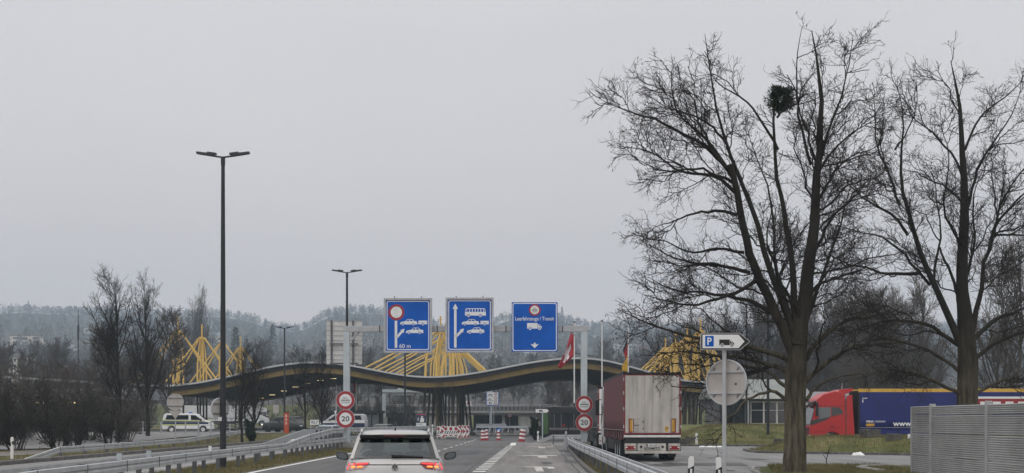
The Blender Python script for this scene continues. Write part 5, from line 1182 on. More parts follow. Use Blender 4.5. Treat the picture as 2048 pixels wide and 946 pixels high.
# ---- vans
def van(label, loc, rz, police):
    t = thing('police_van', label, 'van', loc, rz, 'police vans'); hw = .98; Lv = 5.0
    arch = lambda c: [(c + .36 * math.cos(a), .34 + .36 * math.sin(a)) for a in [math.pi * k_ / 8 for k_ in range(9)]]
    low = [(0.03, .3), (0, .9), (.05, 1.25), (.2, 1.84), (.5, 1.94), (3.2, 1.92), (3.62, 1.82), (4.3, 1.25), (4.86, 1.04), (5.0, .82), (5.02, .32)] + arch(4.05) + arch(.95)
    MB().prism(low, 'x', -hw, hw).build('body', 'white' if police else 'van_grey', t, .07)
    for s in (-1, 1):
        def slab(name, poly, m, e=.004, d=.004): a, b = s * (hw + e - .003), s * (hw + e + d); return MB().prism(poly, 'x', min(a, b), max(a, b)).build(name, m, t)
        slab('side_window', [(.35, 1.3), (.5, 1.76), (2.62, 1.76), (2.62, 1.3)], 'winglass')
        slab('front_window', [(2.85, 1.27), (2.85, 1.76), (3.3, 1.74), (3.95, 1.27)], 'winglass')
        if police:
            slab('blue_stripe', [(.04, .86), (.06, 1.17), (4.1, 1.12), (4.75, 1.03), (4.9, .9), (4.6, .86)], 'navy'); slab('yellow_stripe', [(.06, 1.175), (.07, 1.26), (3.9, 1.22), (4.05, 1.13)], 'hivis'); slab('yellow_stripe', [(.04, .74), (.04, .855), (3.6, .855), (3.6, .78)], 'hivis')
        else:
            slab('blue_stripe', [(.04, .5), (.04, .95), (4.85, .95), (4.95, .5), (4.45, .72), (3.65, .72), (3.4, .5)], 'navy'); slab('white_stripe', [(.04, .955), (.05, 1.27), (3.9, 1.24), (4.8, 1.0), (4.8, .955)], 'white')
        for y in (4.05, .95): wheel(t, s * (hw - .1), y, .33, .24, 'white' if police else 'galv_pale')
        slab('headlight', [(4.55, .88), (4.62, 1.03), (4.88, .96), (4.92, .86)], 'signwhite', .012)
        MB().box(min(s * (hw + .02), s * (hw + .2)), max(s * (hw + .02), s * (hw + .2)), 3.75, 3.9, 1.2, 1.4).build('mirror', 'black', t)
    MB().hexa([(-.85, 4.27, 1.3), (.85, 4.27, 1.3), (.85, 4.24, 1.3), (-.85, 4.24, 1.3), (-.78, 3.67, 1.8), (.78, 3.67, 1.8), (.78, 3.63, 1.8), (-.78, 3.63, 1.8)]).build('windscreen', 'winglass', t)
    if police: MB().hexa([(-.8, 4.88, 1.05), (.8, 4.88, 1.05), (.8, 4.85, 1.02), (-.8, 4.85, 1.02), (-.8, 4.34, 1.27), (.8, 4.34, 1.27), (.8, 4.32, 1.24), (-.8, 4.32, 1.24)]).build('bonnet_panel', 'hivis', t)
    for x in (-.45, .45): MB().box(x - .22, x + .22, 2.6, 2.85, 1.945, 2.05).build('beacon', 'signblue', t, .02)
    MB().box(-.8, .8, -.02, .02, .3, .55).build('bumper', 'black', t)
    return t
van('white police van with navy and yellow stripes, facing right at the left', (PX(326, 141), 141, .68), R(-83), True)
van('white and blue police van parked left of the round signs, facing left', (PX(735, 153), 152, .68), R(86), False)

# ---- cars
def sup(w, yr, yf, z, e, n=44):
    yc, hy = (yr + yf) / 2, (yf - yr) / 2
    return [(w * math.copysign(abs(math.cos(a)) ** (2 / e), math.cos(a)), yc + hy * math.copysign(abs(math.sin(a)) ** (2 / e), math.sin(a)), z) for a in [2 * math.pi * (i + .5) / n for i in range(n)]]
BODY = [(.24, .82, .28, 4.2), (.34, .9, .07, 4.4), (.55, .92, .0, 4.46), (.78, .925, .015, 4.45), (.9, .92, .05, 4.4), (.97, .915, .075, 4.28), (1.035, .885, .10, 3.95), (1.05, .88, .112, 3.85), (1.1, .852, .155, 3.5), (1.15, .812, .2, 3.2), (1.165, .78, .23, 3.1)]
def suv(label, loc, rz, paint, name='parked_car', lit=False, glass='winglass', detail=False, group=None, front_lit=False):
    t = thing(name, label, 'car', loc, rz, group); E = 9.0
    MB().rings([sup(w, a, b, z, E, 64 if detail else 36) for z, w, a, b in BODY], 0).build('body', paint, t)
    def yr(x, z):
        zs_ = [b[0] for b in BODY]; w = np.interp(z, zs_, [b[1] for b in BODY]); a = np.interp(z, zs_, [b[2] for b in BODY]); b = np.interp(z, zs_, [b[3] for b in BODY])
        yc, hy = (a + b) / 2, (b - a) / 2; return yc - hy * max(0, 1 - min(1, abs(x) / w) ** E) ** (1 / E)
    ROOF = [(1.525, .685, .36, 2.78), (1.56, .68, .33, 2.74), (1.59, .665, .34, 2.65), (1.612, .62, .37, 2.5), (1.632, .52, .48, 2.25), (1.645, .4, .7, 1.9), (1.65, .15, 1.0, 1.5)]
    MB().rings([sup(w, a, b, z, 7 if z < 1.59 else 4.5, 48) for z, w, a, b in ROOF], 0).build('roof', paint, t)
    for s in (-1, 1):
        pr_ = MB()
        def pil(b0, b1, t0, t1, wb=.035, mi=0):   # strip between two lower and two upper (x, y, z) points, given inward thickness
            q = [Vector(p) for p in (b0, b1, t1, t0)]; n = Vector((-s, 0, -.0)) * wb
            k_ = MB(); k_.hexa([q[0], q[1], q[1] + n, q[0] + n, q[3], q[2], q[2] + n, q[3] + n]); k_.build('pillar', [paint, 'black'][mi], t)
        pil((s * .80, .26, 1.14), (s * .815, .95, 1.14), (s * .672, .42, 1.54), (s * .685, .72, 1.54), .1)
        pr_.hexa([(s * .705, .225, 1.14), (s * .8, .255, 1.14), (s * .8, .33, 1.14), (s * .705, .3, 1.14), (s * .61, .405, 1.53), (s * .67, .425, 1.53), (s * .67, .5, 1.53), (s * .61, .48, 1.53)], 0)
        pil((s * .80, 2.0, 1.14), (s * .80, 2.1, 1.14), (s * .685, 1.95, 1.54), (s * .685, 2.05, 1.54), .05, 1)
        pil((s * .79, 3.05, 1.14), (s * .79, 3.2, 1.14), (s * .67, 2.62, 1.54), (s * .67, 2.75, 1.54), .07)
        pr_.build('rear_pillar', paint, t)
        for y0, y1, a0, a1 in ((.96, 1.99, .74, 1.94), (2.11, 3.04, 2.06, 2.61)):
            MB().hexa([(s * .803, y0, 1.145), (s * .803, y1, 1.145), (s * .79, y1, 1.145), (s * .79, y0, 1.145), (s * .69, a0, 1.53), (s * .69, a1, 1.53), (s * .675, a1, 1.53), (s * .675, a0, 1.53)]).build('side_window', glass, t)
        rl = MB(); rl.tube([(s * .6, .55, 1.6), (s * .605, .64, 1.648), (s * .61, 1.2, 1.662), (s * .61, 2.1, 1.65), (s * .6, 2.4, 1.61)], [.02, .026, .013, .013, .011], 8); rl.build('roof_rail', 'silver' if detail else paint, t)
        mr_ = MB(); mx_ = s * 1.03
        mr_.rings([[(mx_ + (s * .115) * a * k_, 2.02 + .07 * (1 if k_ < .9 else 0) + j * .055, 1.145 + .075 * b * k_ + .02 * a * k_) for a, b in [(math.copysign(abs(math.cos(q)) ** .6, math.cos(q)), math.copysign(abs(math.sin(q)) ** .7, math.sin(q))) for q in [2 * math.pi * i / 20 for i in range(20)]]] for j, k_ in ((0, .93), (.5, 1), (1.6, 1), (2.6, .75), (3.2, .35))]); 
        mo_ = mr_.build('door_mirror', 'black', t)
        mg_ = MB().prism([(mx_ + s * .1 * math.cos(q) * (.95), 1.145 + .06 * math.sin(q) + .02 * math.cos(q)) for q in [2 * math.pi * i / 20 for i in range(20)]], 'y', 2.0, 2.019, 0); mg_.build('mirror_glass', 'winglass_pale', mo_)
        MB().bar((s * .82, 2.16, 1.1), (s * .95, 2.14, 1.12), .07, .05).build('mirror_foot', paint, t)
        for y in (.95, 3.6): wheel(t, s * .81, y, .35, .23)
        for y in (.95, 3.6): MB().lathe([(.0, s * .92), (.41, s * .925), (.43, s * .9), (.0, s * .9)], 20, (0, y, .35), 'x').build('wheel_arch', 'black', t)
        # tail light lens, two pieces either side of the tailgate seam
        def onb(pl, off, name, m, parent):
            mb = MB(); n = len(pl); v0 = [(s * x, yr(x, z) - off, z) for x, z in pl]; v1 = [(s * x, yr(x, z) + .03, z) for x, z in pl]
            c = sum((Vector(p) for p in v0), Vector()) / n; mb.add(v0 + v1 + [tuple(c)], [(i, (i + 1) % n, 2 * n) for i in range(n)] + [(i, (i + 1) % n, n + (i + 1) % n, n + i) for i in range(n)])
            return mb.build(name, m, parent)
        ln_ = onb([(.445, 1.062), (.455, 1.045), (.5, 1.0), (.545, .96), (.685, .945), (.685, 1.07), (.57, 1.078), (.46, 1.076)], .012, 'tail_light', 'lens', t)
        if lit:
            onb([(.47, 1.045), (.53, 1.0 + .035), (.68, 1.022), (.68, 1.062), (.57, 1.068), (.47, 1.068)], .02, 'light_bar', 'lit_red', ln_)
            onb([(.565, 1.0), (.565, .99), (.67, .985), (.67, 1.008), (.6, 1.01)], .022, 'brake_light', 'lit_amber', ln_)
        l2 = onb([(.695, .945), (.79, .93), (.855, .93), (.872, .95), (.84, 1.04), (.82, 1.07), (.76, 1.078), (.695, 1.073)], .012, 'tail_light', 'lens', t)
        if lit:
            onb([(.7, 1.03), (.78, 1.03), (.82, .955), (.85, .945), (.855, .955), (.83, 1.03), (.81, 1.062), (.7, 1.064)], .02, 'light_bar', 'lit_red', l2)
            onb([(.705, .995), (.705, .982), (.77, .982), (.775, 1.0), (.765, 1.012), (.71, 1.01)], .022, 'brake_light', 'lit_amber', l2)
        hl_ = MB(); hl_.prism([(s * .5, .78), (s * .82, .84), (s * .84, .74), (s * .55, .7)], 'y', 4.33, 4.465); hl_.build('headlight', 'lit_white' if front_lit else 'signwhite', t)
        MB().box(min(s * .3, s * .62), max(s * .3, s * .62), 1.95, 2.1, .6, 1.24).build('seat', 'fabric', t, .05)
        sx = s * .37; MB().box(sx - .24, sx + .24, 1.9, 2.04, .55, 1.22).build('seat_back', 'fabric', t, .06); MB().box(sx - .135, sx + .135, 1.92, 2.02, 1.25, 1.46).build('headrest', 'fabric', t, .05)
    rg = [(-.74, .19, 1.155), (.74, .19, 1.155), (.62, .42, 1.53), (-.62, .42, 1.53)]
    def rp(u, v, off=0): # point on the rear window plane; u in -1..1, v in 0..1
        hw_ = lerp(.735, .625, v); return (u * hw_, lerp(.185, .415, v) - off, lerp(1.152, 1.53, v))
    out_ = [rp(-1, 0), rp(-.5, 0), rp(0, 0), rp(.5, 0), rp(1, 0), rp(1, .33), rp(1, .66), rp(1, 1), rp(.5, 1), rp(0, 1), rp(-.5, 1), rp(-1, 1), rp(-1, .66), rp(-1, .33)]
    inn = [rp(-.82, .07), rp(-.5, .05), rp(0, .05), rp(.5, .05), rp(.82, .07), rp(.87, .2), rp(.86, .72), rp(.77, .85), rp(.5, .87), rp(0, .875), rp(-.5, .87), rp(-.77, .85), rp(-.86, .72), rp(-.87, .2)]
    n = 14; fm_ = MB(); fm_.add(out_ + inn, [(i, (i + 1) % n, n + (i + 1) % n, n + i) for i in range(n)])
    fw = fm_.build('rear_window_frame', 'gloss_black', t); sd = fw.modifiers.new('solid', 'SOLIDIFY'); sd.thickness = .012
    gm = MB(); gm.add(inn, [tuple(range(14))]); gl_ = gm.build('rear_window', 'glass' if detail else 'winglass', t)
    MB().hexa([(-.74, 3.22, 1.14), (.74, 3.22, 1.14), (.74, 3.2, 1.14), (-.74, 3.2, 1.14), (-.64, 2.76, 1.53), (.64, 2.76, 1.53), (.64, 2.74, 1.53), (-.64, 2.74, 1.53)]).build('windscreen', 'glass' if detail else 'winglass', t)
    sp_ = MB(); sp_.hexa([(-.63, .3, 1.5), (.63, .3, 1.5), (.64, .5, 1.52), (-.64, .5, 1.52), (-.62, .29, 1.565), (.62, .29, 1.565), (.64, .5, 1.585), (-.64, .5, 1.585)]); sp_.build('spoiler', 'gloss_black', t, .012)
    MB().box(-.2, .2, .285, .2975, 1.54, 1.556).build('high_brake_light', 'lens', t)
    MB().box(-.7, .7, -.02, .08, .3, .42).build('bumper_trim', 'black', t)
    MB().box(-.26, .26, -.012, .01, .62, .73).build('number_plate', 'signwhite', t)
    if detail:
        wp = MB(); wp.hexa([(-.06, .165, 1.168), (.5, .168, 1.17), (.5, .185, 1.17), (-.06, .185, 1.168), (-.06, .16, 1.205), (.5, .175, 1.182), (.5, .19, 1.182), (-.06, .19, 1.205)]); wp.build('wiper', 'black', t)
        MB().hexa([(-.022, .62, 1.625), (.022, .62, 1.625), (.016, .85, 1.63), (-.016, .85, 1.63), (-.004, .6, 1.7), (.004, .6, 1.7), (.004, .68, 1.69), (-.004, .68, 1.69)]).build('aerial_fin', 'black', t)
        MB().box(-.7, .7, .0, .02, 1.036, 1.041).build('tailgate_seam', 'black', t).location = (0, .085, 0)
        em = MB(); yb = .052; zb = .995
        ring_band(em, circ(0, zb, .058, 32), circ(0, zb, .049, 32), yb - .015, yb + .04, 0); em.disc(0, zb, .0485, yb - .006, yb + .04, 32, 1)
        for s in (-1, 1):
            em.bar((s * .024, yb - .01, zb + .041), (s * .003, yb - .01, zb + .006), .006, .010, 0, up=(0, 1, 0)); em.bar((s * .043, yb - .01, zb + .02), (s * .02, yb - .01, zb - .042), .006, .010, 0, up=(0, 1, 0)); em.bar((s * .02, yb - .01, zb - .042), (s * .001, yb - .01, zb - .003), .006, .010, 0, up=(0, 1, 0))
        em.build('badge', ['chrome', 'signblack'], t)
        MB().box(-.62, .62, .78, .98, .5, 1.17).build('rear_seat_back', 'fabric', t, .08)
        for x in (-.38, .02, .4): MB().box(x - .13, x + .13, .82, .92, 1.15, 1.24).build('rear_headrest', 'fabric', t, .03)
        MB().box(-.12, .12, 2.58, 2.62, 1.38, 1.45).build('inner_mirror', 'black', t, .012)
        MB().box(-.72, .72, 2.75, 3.15, .8, 1.13).build('dashboard', 'fabric', t, .05)
    return t
CY = 24.75
suv('silver car ahead in our lane, seen from behind with red tail lights glowing', (PX(789.5, CY), CY, 0), R(3.9), 'silver', 'estate_car', True, 'winglass', True)
suv('dark estate car facing left behind the orange emergency pillar, headlight lit', (PX(601, 146), 146.5, hgt(PX(580, 146), 146)), R(64), 'suv_dark', front_lit=True, group='small far cars')
suv('pale blue car half hidden by the double guard rail below the round 20 sign', (PX(672, 128), 126, -.15), R(172), 'pale_blue', group='small far cars')
suv('dark car behind the guard rail, just above the silver car roof', (PX(777, 140), 139, -.1), R(170), 'suv_dark', group='small far cars')
# ================================================================ people
def person(name, label, joints, links, loc, rz, parts_m, head, hair):
    """one continuous skinned body: joints {name: (x, y, z, radius)}; per-face materials by height band come from parts_m(z)"""
    names = list(joints); vs = [joints[n][:3] for n in names]
    me = bpy.data.meshes.new(name); me.from_pydata(vs, [(names.index(a), names.index(b)) for a, b in links], [])
    o = bpy.data.objects.new(name, me); COL.objects.link(o)
    sk = o.modifiers.new('skin', 'SKIN')
    for i, n in enumerate(names):
        d = me.skin_vertices[0].data[i]; r_ = joints[n][3]; d.radius = (r_, r_); d.use_root = (n == 'pelvis')
    sb = o.modifiers.new('smooth', 'SUBSURF'); sb.levels = 2; sb.render_levels = 2
    bpy.context.view_layer.update(); dg = bpy.context.evaluated_depsgraph_get()
    m2 = bpy.data.meshes.new_from_object(o.evaluated_get(dg)); bpy.data.objects.remove(o)
    for mm in ('cloth_black', 'cloth_grey', 'skin'): m2.materials.append(M[mm])
    for p in m2.polygons: p.material_index = parts_m(p.center); p.use_smooth = True
    o = bpy.data.objects.new(name, m2); COL.objects.link(o); o.location = loc; o.rotation_euler = (0, 0, rz); tag(o, label, 'person')
    hx, hy, hz_ = head
    h = MB(); h.lathe([(0, .135), (.05, .128), (.085, .09), (.1, .03), (.098, -.02), (.085, -.05), (.05, -.02)], 16, (hx, hy - .01, hz_)); h.build('hair', hair, o)
    return o
# the driver of the silver car, seen as a dark outline through the rear window
J = {'pelvis': (0, 0, .62, .15), 'belly': (0, -.02, .8, .145), 'chest': (0, -.03, 1.02, .155), 'neckbase': (0, -.01, 1.16, .07), 'neck': (0, .01, 1.23, .055), 'face': (0, .02, 1.33, .088), 'crown': (0, .01, 1.42, .07), 'nose': (0, .115, 1.33, .02)}
K = [('pelvis', 'belly'), ('belly', 'chest'), ('chest', 'neckbase'), ('neckbase', 'neck'), ('neck', 'face'), ('face', 'crown'), ('face', 'nose')]
for s, q in ((-1, 'l'), (1, 'r')):
    J.update({'sh' + q: (s * .19, -.02, 1.1, .07), 'el' + q: (s * .27, .18, .9, .05), 'wr' + q: (s * .17, .44, .98, .035), 'ha' + q: (s * .14, .52, 1.0, .04), 'hp' + q: (s * .1, .05, .6, .1), 'kn' + q: (s * .14, .5, .68, .07), 'an' + q: (s * .13, .82, .36, .05), 'to' + q: (s * .13, .98, .36, .04)})
    K += [('chest', 'sh' + q), ('sh' + q, 'el' + q), ('el' + q, 'wr' + q), ('wr' + q, 'ha' + q), ('pelvis', 'hp' + q), ('hp' + q, 'kn' + q), ('kn' + q, 'an' + q), ('an' + q, 'to' + q)]
person('person', 'driver in dark clothes at the wheel of the silver car', J, K, (PX(789.5, CY) - .37 - .14, CY + 2.1, .02), R(3.9), lambda c: 2 if c.z > 1.2 else 0, (0, .01, 1.345), 'cloth_black')
# a road worker bent over beside the cones
J = {'pelvis': (0, 0, .86, .13), 'belly': (.12, 0, 1.0, .13), 'chest': (.33, 0, 1.16, .15), 'neckbase': (.46, 0, 1.22, .07), 'neck': (.52, 0, 1.23, .055), 'face': (.6, 0, 1.2, .085), 'crown': (.68, 0, 1.22, .065), 'nose': (.62, 0, 1.1, .02)}
K = [('pelvis', 'belly'), ('belly', 'chest'), ('chest', 'neckbase'), ('neckbase', 'neck'), ('neck', 'face'), ('face', 'crown'), ('face', 'nose')]
for s, q in ((-1, 'l'), (1, 'r')):
    J.update({'sh' + q: (.38, s * .18, 1.14, .07), 'el' + q: (.46, s * .22, .88, .05), 'wr' + q: (.56, s * .16, .68, .035), 'ha' + q: (.6, s * .14, .6, .04), 'hp' + q: (0, s * .09, .82, .1), 'kn' + q: (.07 + s * .06, s * .11, .47, .065), 'an' + q: (-.02 + s * .1, s * .11, .08, .045), 'to' + q: (.14 + s * .1, s * .12, .05, .04)})
    K += [('chest', 'sh' + q), ('sh' + q, 'el' + q), ('el' + q, 'wr' + q), ('wr' + q, 'ha' + q), ('pelvis', 'hp' + q), ('hp' + q, 'kn' + q), ('kn' + q, 'an' + q), ('an' + q, 'to' + q)]
person('person', 'person in black jacket and grey trousers bending beside the traffic cones', J, K, (PX(984, 190), 190, .016), R(160), lambda c: 1 if c.z < .84 and c.x < .35 else (2 if c.x > .5 and c.z > 1.05 else 0), (.63, 0, 1.24), 'cloth_black')

# ================================================================ road works
BD = 140.0; bs = F / BD
def bx(cx): return PX(860 + cx / 22.755, BD)
def bz(cy): return PZ(845 + cy / 22.755, BD) + .02
def barrier(label, c0, c1, D):
    t = thing('barrier_board', label, 'barrier', ((bx(c0) + bx(c1)) / 2, D, 0.02), 0, 'road work barrier boards'); hw = (bx(c1) - bx(c0)) / 2; z0, z1 = .26, 1.28
    mb = MB(); top = []
    n = max(3, int(round(hw * 2 / .24)))
    for i in range(n): a = -hw + i * 2 * hw / n; w = 2 * hw / n; top += [(a + .001, z1), (a + w * .38, z1 + .02), (a + w * .5, z1 + .1), (a + w * .62, z1 + .02)]
    mb.prism([(-hw, z0)] + top[::1] + [(hw, z1), (hw, z0)], 'y', -.03, .03, 0)
    for i in range(n):
        if i % 2 == 0: a = -hw + (i + .25) * 2 * hw / n; mb.box(a, a + hw * 2 / n * 1.15, -.035, -.0305, .9, 1.2, 1); mb.box(a, a + hw * 2 / n * 1.15, -.035, -.0305, .33, .44, 1)
    k = -hw + .04
    while k < hw - .22: mb.prism([(k, .54), (k + .1, .54), (k + .26, .84), (k + .16, .84)], 'y', -.035, -.0305, 2); k += .23
    mb.build('board', ['white', 'signred', 'signblack'], t)
    for s in (-.8, .8):
        MB().box(s * hw - .03, s * hw + .03, -.03, .03, .06, .255).build('leg', 'white', t); MB().box(s * hw - .1, s * hw + .1, -.35, .35, 0, .09).build('foot', 'kerb_pale', t)
barrier('short barrier board behind the first red and white beacon', 280, 560, 141); barrier('long red, white and black barrier board in the row of beacons', 600, 1300, 141)
def beacon(label, c0, c1, D):
    t = thing('beacon_panel', label, 'beacon', ((bx(c0) + bx(c1)) / 2, D, .02), 0, 'red and white beacons'); hw = (bx(c1) - bx(c0)) / 2; z0, z1 = .14, 1.36
    mb = MB(); mb.prism([(-hw, z0), (hw, z0), (hw, z1 - .05), (hw * .3, z1 + .08), (-hw, z1 - .05)], 'y', -.03, .03, 0); e = hw * .9
    for a in (z0 + .02, z0 + .46, z0 + .9):
        q = [(-e, a - .06), (e * .9, a + .2), (-e, a + .46)] if a < 1.0 and a > .3 else ([(-e, a), (e, a), (e, a + .36)] if a < .3 else [(-e, a + .29), (e, a + .29), (e, a - .06)])
        mb.prism(q, 'y', -.036, -.0305, 1)
    mb.build('panel', ['white', 'signred'], t); MB().box(-hw * 1.4, hw * 1.4, -.3, .3, 0, .1).build('foot', 'kerb_pale', t)
for lab, c0, c1, D in [('single beacon standing before the left end of the long barrier board', 505, 660, 140), ('leftmost of the four red and white beacons at the board\'s right end', 1255, 1400, 140), ('narrow second of the four beacons, turned behind the first', 1395, 1490, 141.5), ('third of the four beacons, its red arrow facing right', 1490, 1640, 140), ('rightmost of the row of four beacons', 1640, 1780, 140.6)]: beacon(lab, c0, c1, D)
def cone(label, px, D, bot, h, r0, name='traffic_cone', sgn_=False, drum=False):
    x = PX(px, D); t = thing(name, label, 'cone' if not drum else 'drum', (x, D, .02), 0, 'red and white cones')
    pr_ = [(r0, .05), (r0 * .5, h)] if not drum else [(r0, .05), (r0 * .86, h)]
    mb = MB(); n = 6
    for i in range(n):
        a, b = i / n, (i + 1) / n; mb.lathe([(lerp(pr_[0][0], pr_[1][0], a), lerp(.05, h, a)), (lerp(pr_[0][0], pr_[1][0], b), lerp(.05, h, b))], 18, mi=i % 2)
    mb.lathe([(0, h), (pr_[1][0], h)], 18, mi=1); mb.build('body', ['signred', 'white'], t)
    MB().box(-r0 * 1.15, r0 * 1.15, -r0 * 1.15, r0 * 1.15, 0, .05).build('foot', 'signred', t)
    return t
CD = 132.0
cone('red and white striped drum left of the other cones', 966, CD, 876, .95, .23, 'traffic_drum', drum=True)
cone('cone next to the striped drum, beside the bending person', 973, CD, 876, 1.05, .2); cone('cone standing below the round blue arrow sign', 997, CD, 876, .95, .2)
cone('large leaning red and white drum at the exit lane corner', 1043, 125, 882, 1.1, .28, 'traffic_drum', drum=True).rotation_euler = (0, R(8), 0)
t = thing('arrow_sign', 'round blue sign with white arrow above a traffic cone', 'road sign', (PX(998, CD), CD + .1, 0))
mb = MB(); zc_ = PZ(859.5, CD); mb.disc(0, zc_, .2 * 1.0, -.02, .02, 28, 0); mb.bar((-.13, -.025, zc_ - .03), (.13, -.025, zc_ + .02), .06, .008, 1, up=(0, 1, 0)); mb.build('disc', ['signblue', 'signwhite'], t); MB().tube([(0, .03, 0), (0, .03, zc_ + .1)], .025, 8).build('pole', 'galv', t)
# ================================================================ far signs and street furniture
def disc_on_pole(label, px, py, rp, D, txt=None, back=False, z0=0, rot=0.0, tri=False, polep=True):
    x = PX(px, D); rr = rp * D / F; z = PZ(py, D); t = thing('round_sign', label, 'road sign', (x, D, z0), rot)
    m = MB(); z -= z0
    if back: m.disc(0, z, rr, -.02, .02, 36, 0); ring_band(m, circ(0, z, rr + .02, 36), circ(0, z, rr - .03, 36), -.04, .025, 1); [m.box(-rr * .9, rr * .9, -.06, -.0205, z + q * rr - .02, z + q * rr + .02, 2) for q in (-.5, .45)]
    else:
        m.disc(0, z, rr, -.02, .02, 36, 1); m.disc(0, z, rr * .97, -.025, -.0205, 36, 3); m.disc(0, z, rr * .64, -.03, -.0255, 36, 4)
    m.build('disc', ['plate_back', 'galv', 'galv_dark', 'signred', 'signwhite'], t)
    if txt: text(t, txt, 0, z, -.033, rr * .55, 'signblack', rr * .8, bold=.01)
    if polep: MB().tube([(0, .06, 0), (0, .06, z + rr * .6)], .045, 10).build('pole', 'galv', t)
    if tri: zz = z - rr - .22; MB().prism([(-rr * .85, zz + .2), (rr * .85, zz + .2), (0, zz - .42)], 'y', -.015, .015).build('triangle', 'plate_back', t)
    return t
disc_on_pole('grey back of a round sign with a triangle under it, left of the police van', 350.5, 804, 16.5, 104, back=True, z0=hgt(PX(350, 104), 104), tri=True)
t = disc_on_pole('round dark sign back fixed to the nearest lamp post', 440, 817, 20.5, 54.0, back=True, rot=R(48), polep=False); t.location.z = 0
MB().box(-.13, .08, -.14, -.05, PZ(842, 54), PZ(834, 54)).build('sticker', 'white', t)
disc_on_pole('small round red-ringed sign far away under the canopy, before the overpass', 1019.5, 830.5, 5.6, 200, '40')
t = thing('sos_pillar', 'orange SOS emergency call pillar left of the small bare trees', 'emergency pillar', (PX(573, 136), 136, hgt(PX(573, 136), 136))); hb = PZ(825, 136) - t.location.z
MB().box(-.22, .22, -.2, .2, 0, hb).build('pillar', 'orange', t, .03); MB().box(-.24, .24, -.22, .22, hb, hb + .06).build('cap', 'signblack', t)
for i, ch in enumerate('SOS'): text(t, ch, .0, hb - .32 - i * .36, -.205, .24, 'signwhite', .18, bold=.02)
MB().tube([(-.45, 0, hb * .55), (-.22, 0, hb * .5)], .03, 6).build('arm', 'black', t)
t = thing('kilometre_plate', 'white kilometre plate reading 93.7 behind the guard rail', 'road sign', (PX(629, 118), 118, 0)); zz = PZ(844.5, 118); MB().box(-.36, .36, -.02, .02, zz - .21, zz + .21).build('plate', 'signwhite', t); text(t, '93.7', 0, zz, -.023, .26, 'signblack', .56, bold=.015)
for s in (-.32,): MB().tube([(s, .04, 0), (s, .04, zz)], .03, 8).build('pole', 'galv', t)
t = thing('far_sign', 'small grey sign plate on a pole between the white lorry and the dark car', 'road sign', (PX(552, 165), 165, hgt(PX(552, 165), 165))); zz = PZ(818, 165) - t.location.z; MB().box(-.33, .33, -.02, .02, zz - .5, zz + .5).build('plate', 'plate_back', t); MB().tube([(0, .05, 0), (0, .05, zz)], .04, 8).build('pole', 'galv', t)
# white arrow lorry sign before the bus
t = thing('lorry_sign', 'small white arrow sign with a black lorry, on a pole before the bus', 'road sign', (PX(1085, 124), 124, 0)); q = 124 / F; zz = PZ(821.8, 124)
mb = MB(); mb.prism(arrowpoly(-15 * q, 17 * q, zz - 4.2 * q, zz + 4.2 * q, 6 * q, .05), 'y', -.02, .02, 0); mb.prism([(-14 * q, zz - 3.5 * q), (9 * q, zz - 3.5 * q), (12.5 * q, zz), (9 * q, zz + 3.5 * q), (-14 * q, zz + 3.5 * q)], 'y', -.03, -.0205, 1); pict(mb, lorry_pict(0, 1), -.027, -7 * q, zz - 2.5 * q, 8.5 * q); mb.build('panel', ['signblack', 'signwhite'], t); MB().tube([(0, .05, 0), (0, .05, zz)], .05, 10).build('pole', 'galv_pale', t)
t = thing('parking_sign', 'small square blue P sign left of the bus', 'road sign', (PX(1065.5, 150), 150, 0)); zz = PZ(838.5, 150); q = 150 / F; MB().box(-4 * q, 4 * q, -.02, .02, zz - 4 * q, zz + 4 * q).build('plate', 'signblue', t); text(t, 'P', 0, zz, -.024, 5 * q, 'signwhite', 3 * q, bold=.02); MB().box(-3 * q, 2 * q, -.02, .02, zz - 6.5 * q, zz - 4.3 * q).build('sub_plate', 'tarp_yellow', t); MB().tube([(0, .05, 0), (0, .05, zz)], .04, 8).build('pole', 'galv', t)
# speed table board
t = thing('speed_board', 'tall white board listing three speed limits on a pale post under the canopy', 'road sign', (PX(985, 255), 255, 0)); q = 255 / F; z0, z1 = PZ(811, 255), PZ(784, 255)
mb = MB(); mb.box(-13 * q, 13 * q, -.06, .06, z0, z1, 1); mb.box(-11.5 * q, 11.5 * q, -.07, -.0605, z0 + 1.3 * q, z1 - .4 * q, 0)
for i in range(3):
    zc_ = lerp(z0, z1, (2.5 - i) / 3) + .1; mb.disc(6.5 * q, zc_, 2.9 * q, -.08, -.0705, 18, 2); mb.disc(6.5 * q, zc_, 1.9 * q, -.09, -.0805, 18, 0)
    if i: mb.box(-11.5 * q, 11.5 * q, -.08, -.0705, zc_ + 4.1 * q, zc_ + 4.6 * q, 3)
pict(mb, car_pict(3, 0), -.07, -9 * q, lerp(z0, z1, 2.25 / 3), 8.5 * q); pict(mb, car_pict(3, 0), -.07, -9 * q, lerp(z0, z1, 1.3 / 3), 6 * q); mb.box(-7 * q, -5 * q, -.08, -.0705, z0 + 3 * q, z0 + 7 * q, 4); mb.box(-3.8 * q, -2 * q, -.08, -.0705, z0 + 3 * q, z0 + 7 * q, 4)
mb.build('panel', ['signwhite', 'signblue', 'lampred', 'signblack', 'poster_teal'], t); MB().box(-3.5 * q, -1 * q, -.05, .05, 0, z0).build('pole', 'galv_pale', t)
MB().box(2 * q, 3.2 * q, .1, .2, 0, z0).build('pole', 'galv', t)
t = thing('billboard', 'white board with a red square, beside the central canopy columns', 'sign', (PX(933.5, 255), 255, 0)); z0, z1 = PZ(812, 255), PZ(802, 255)
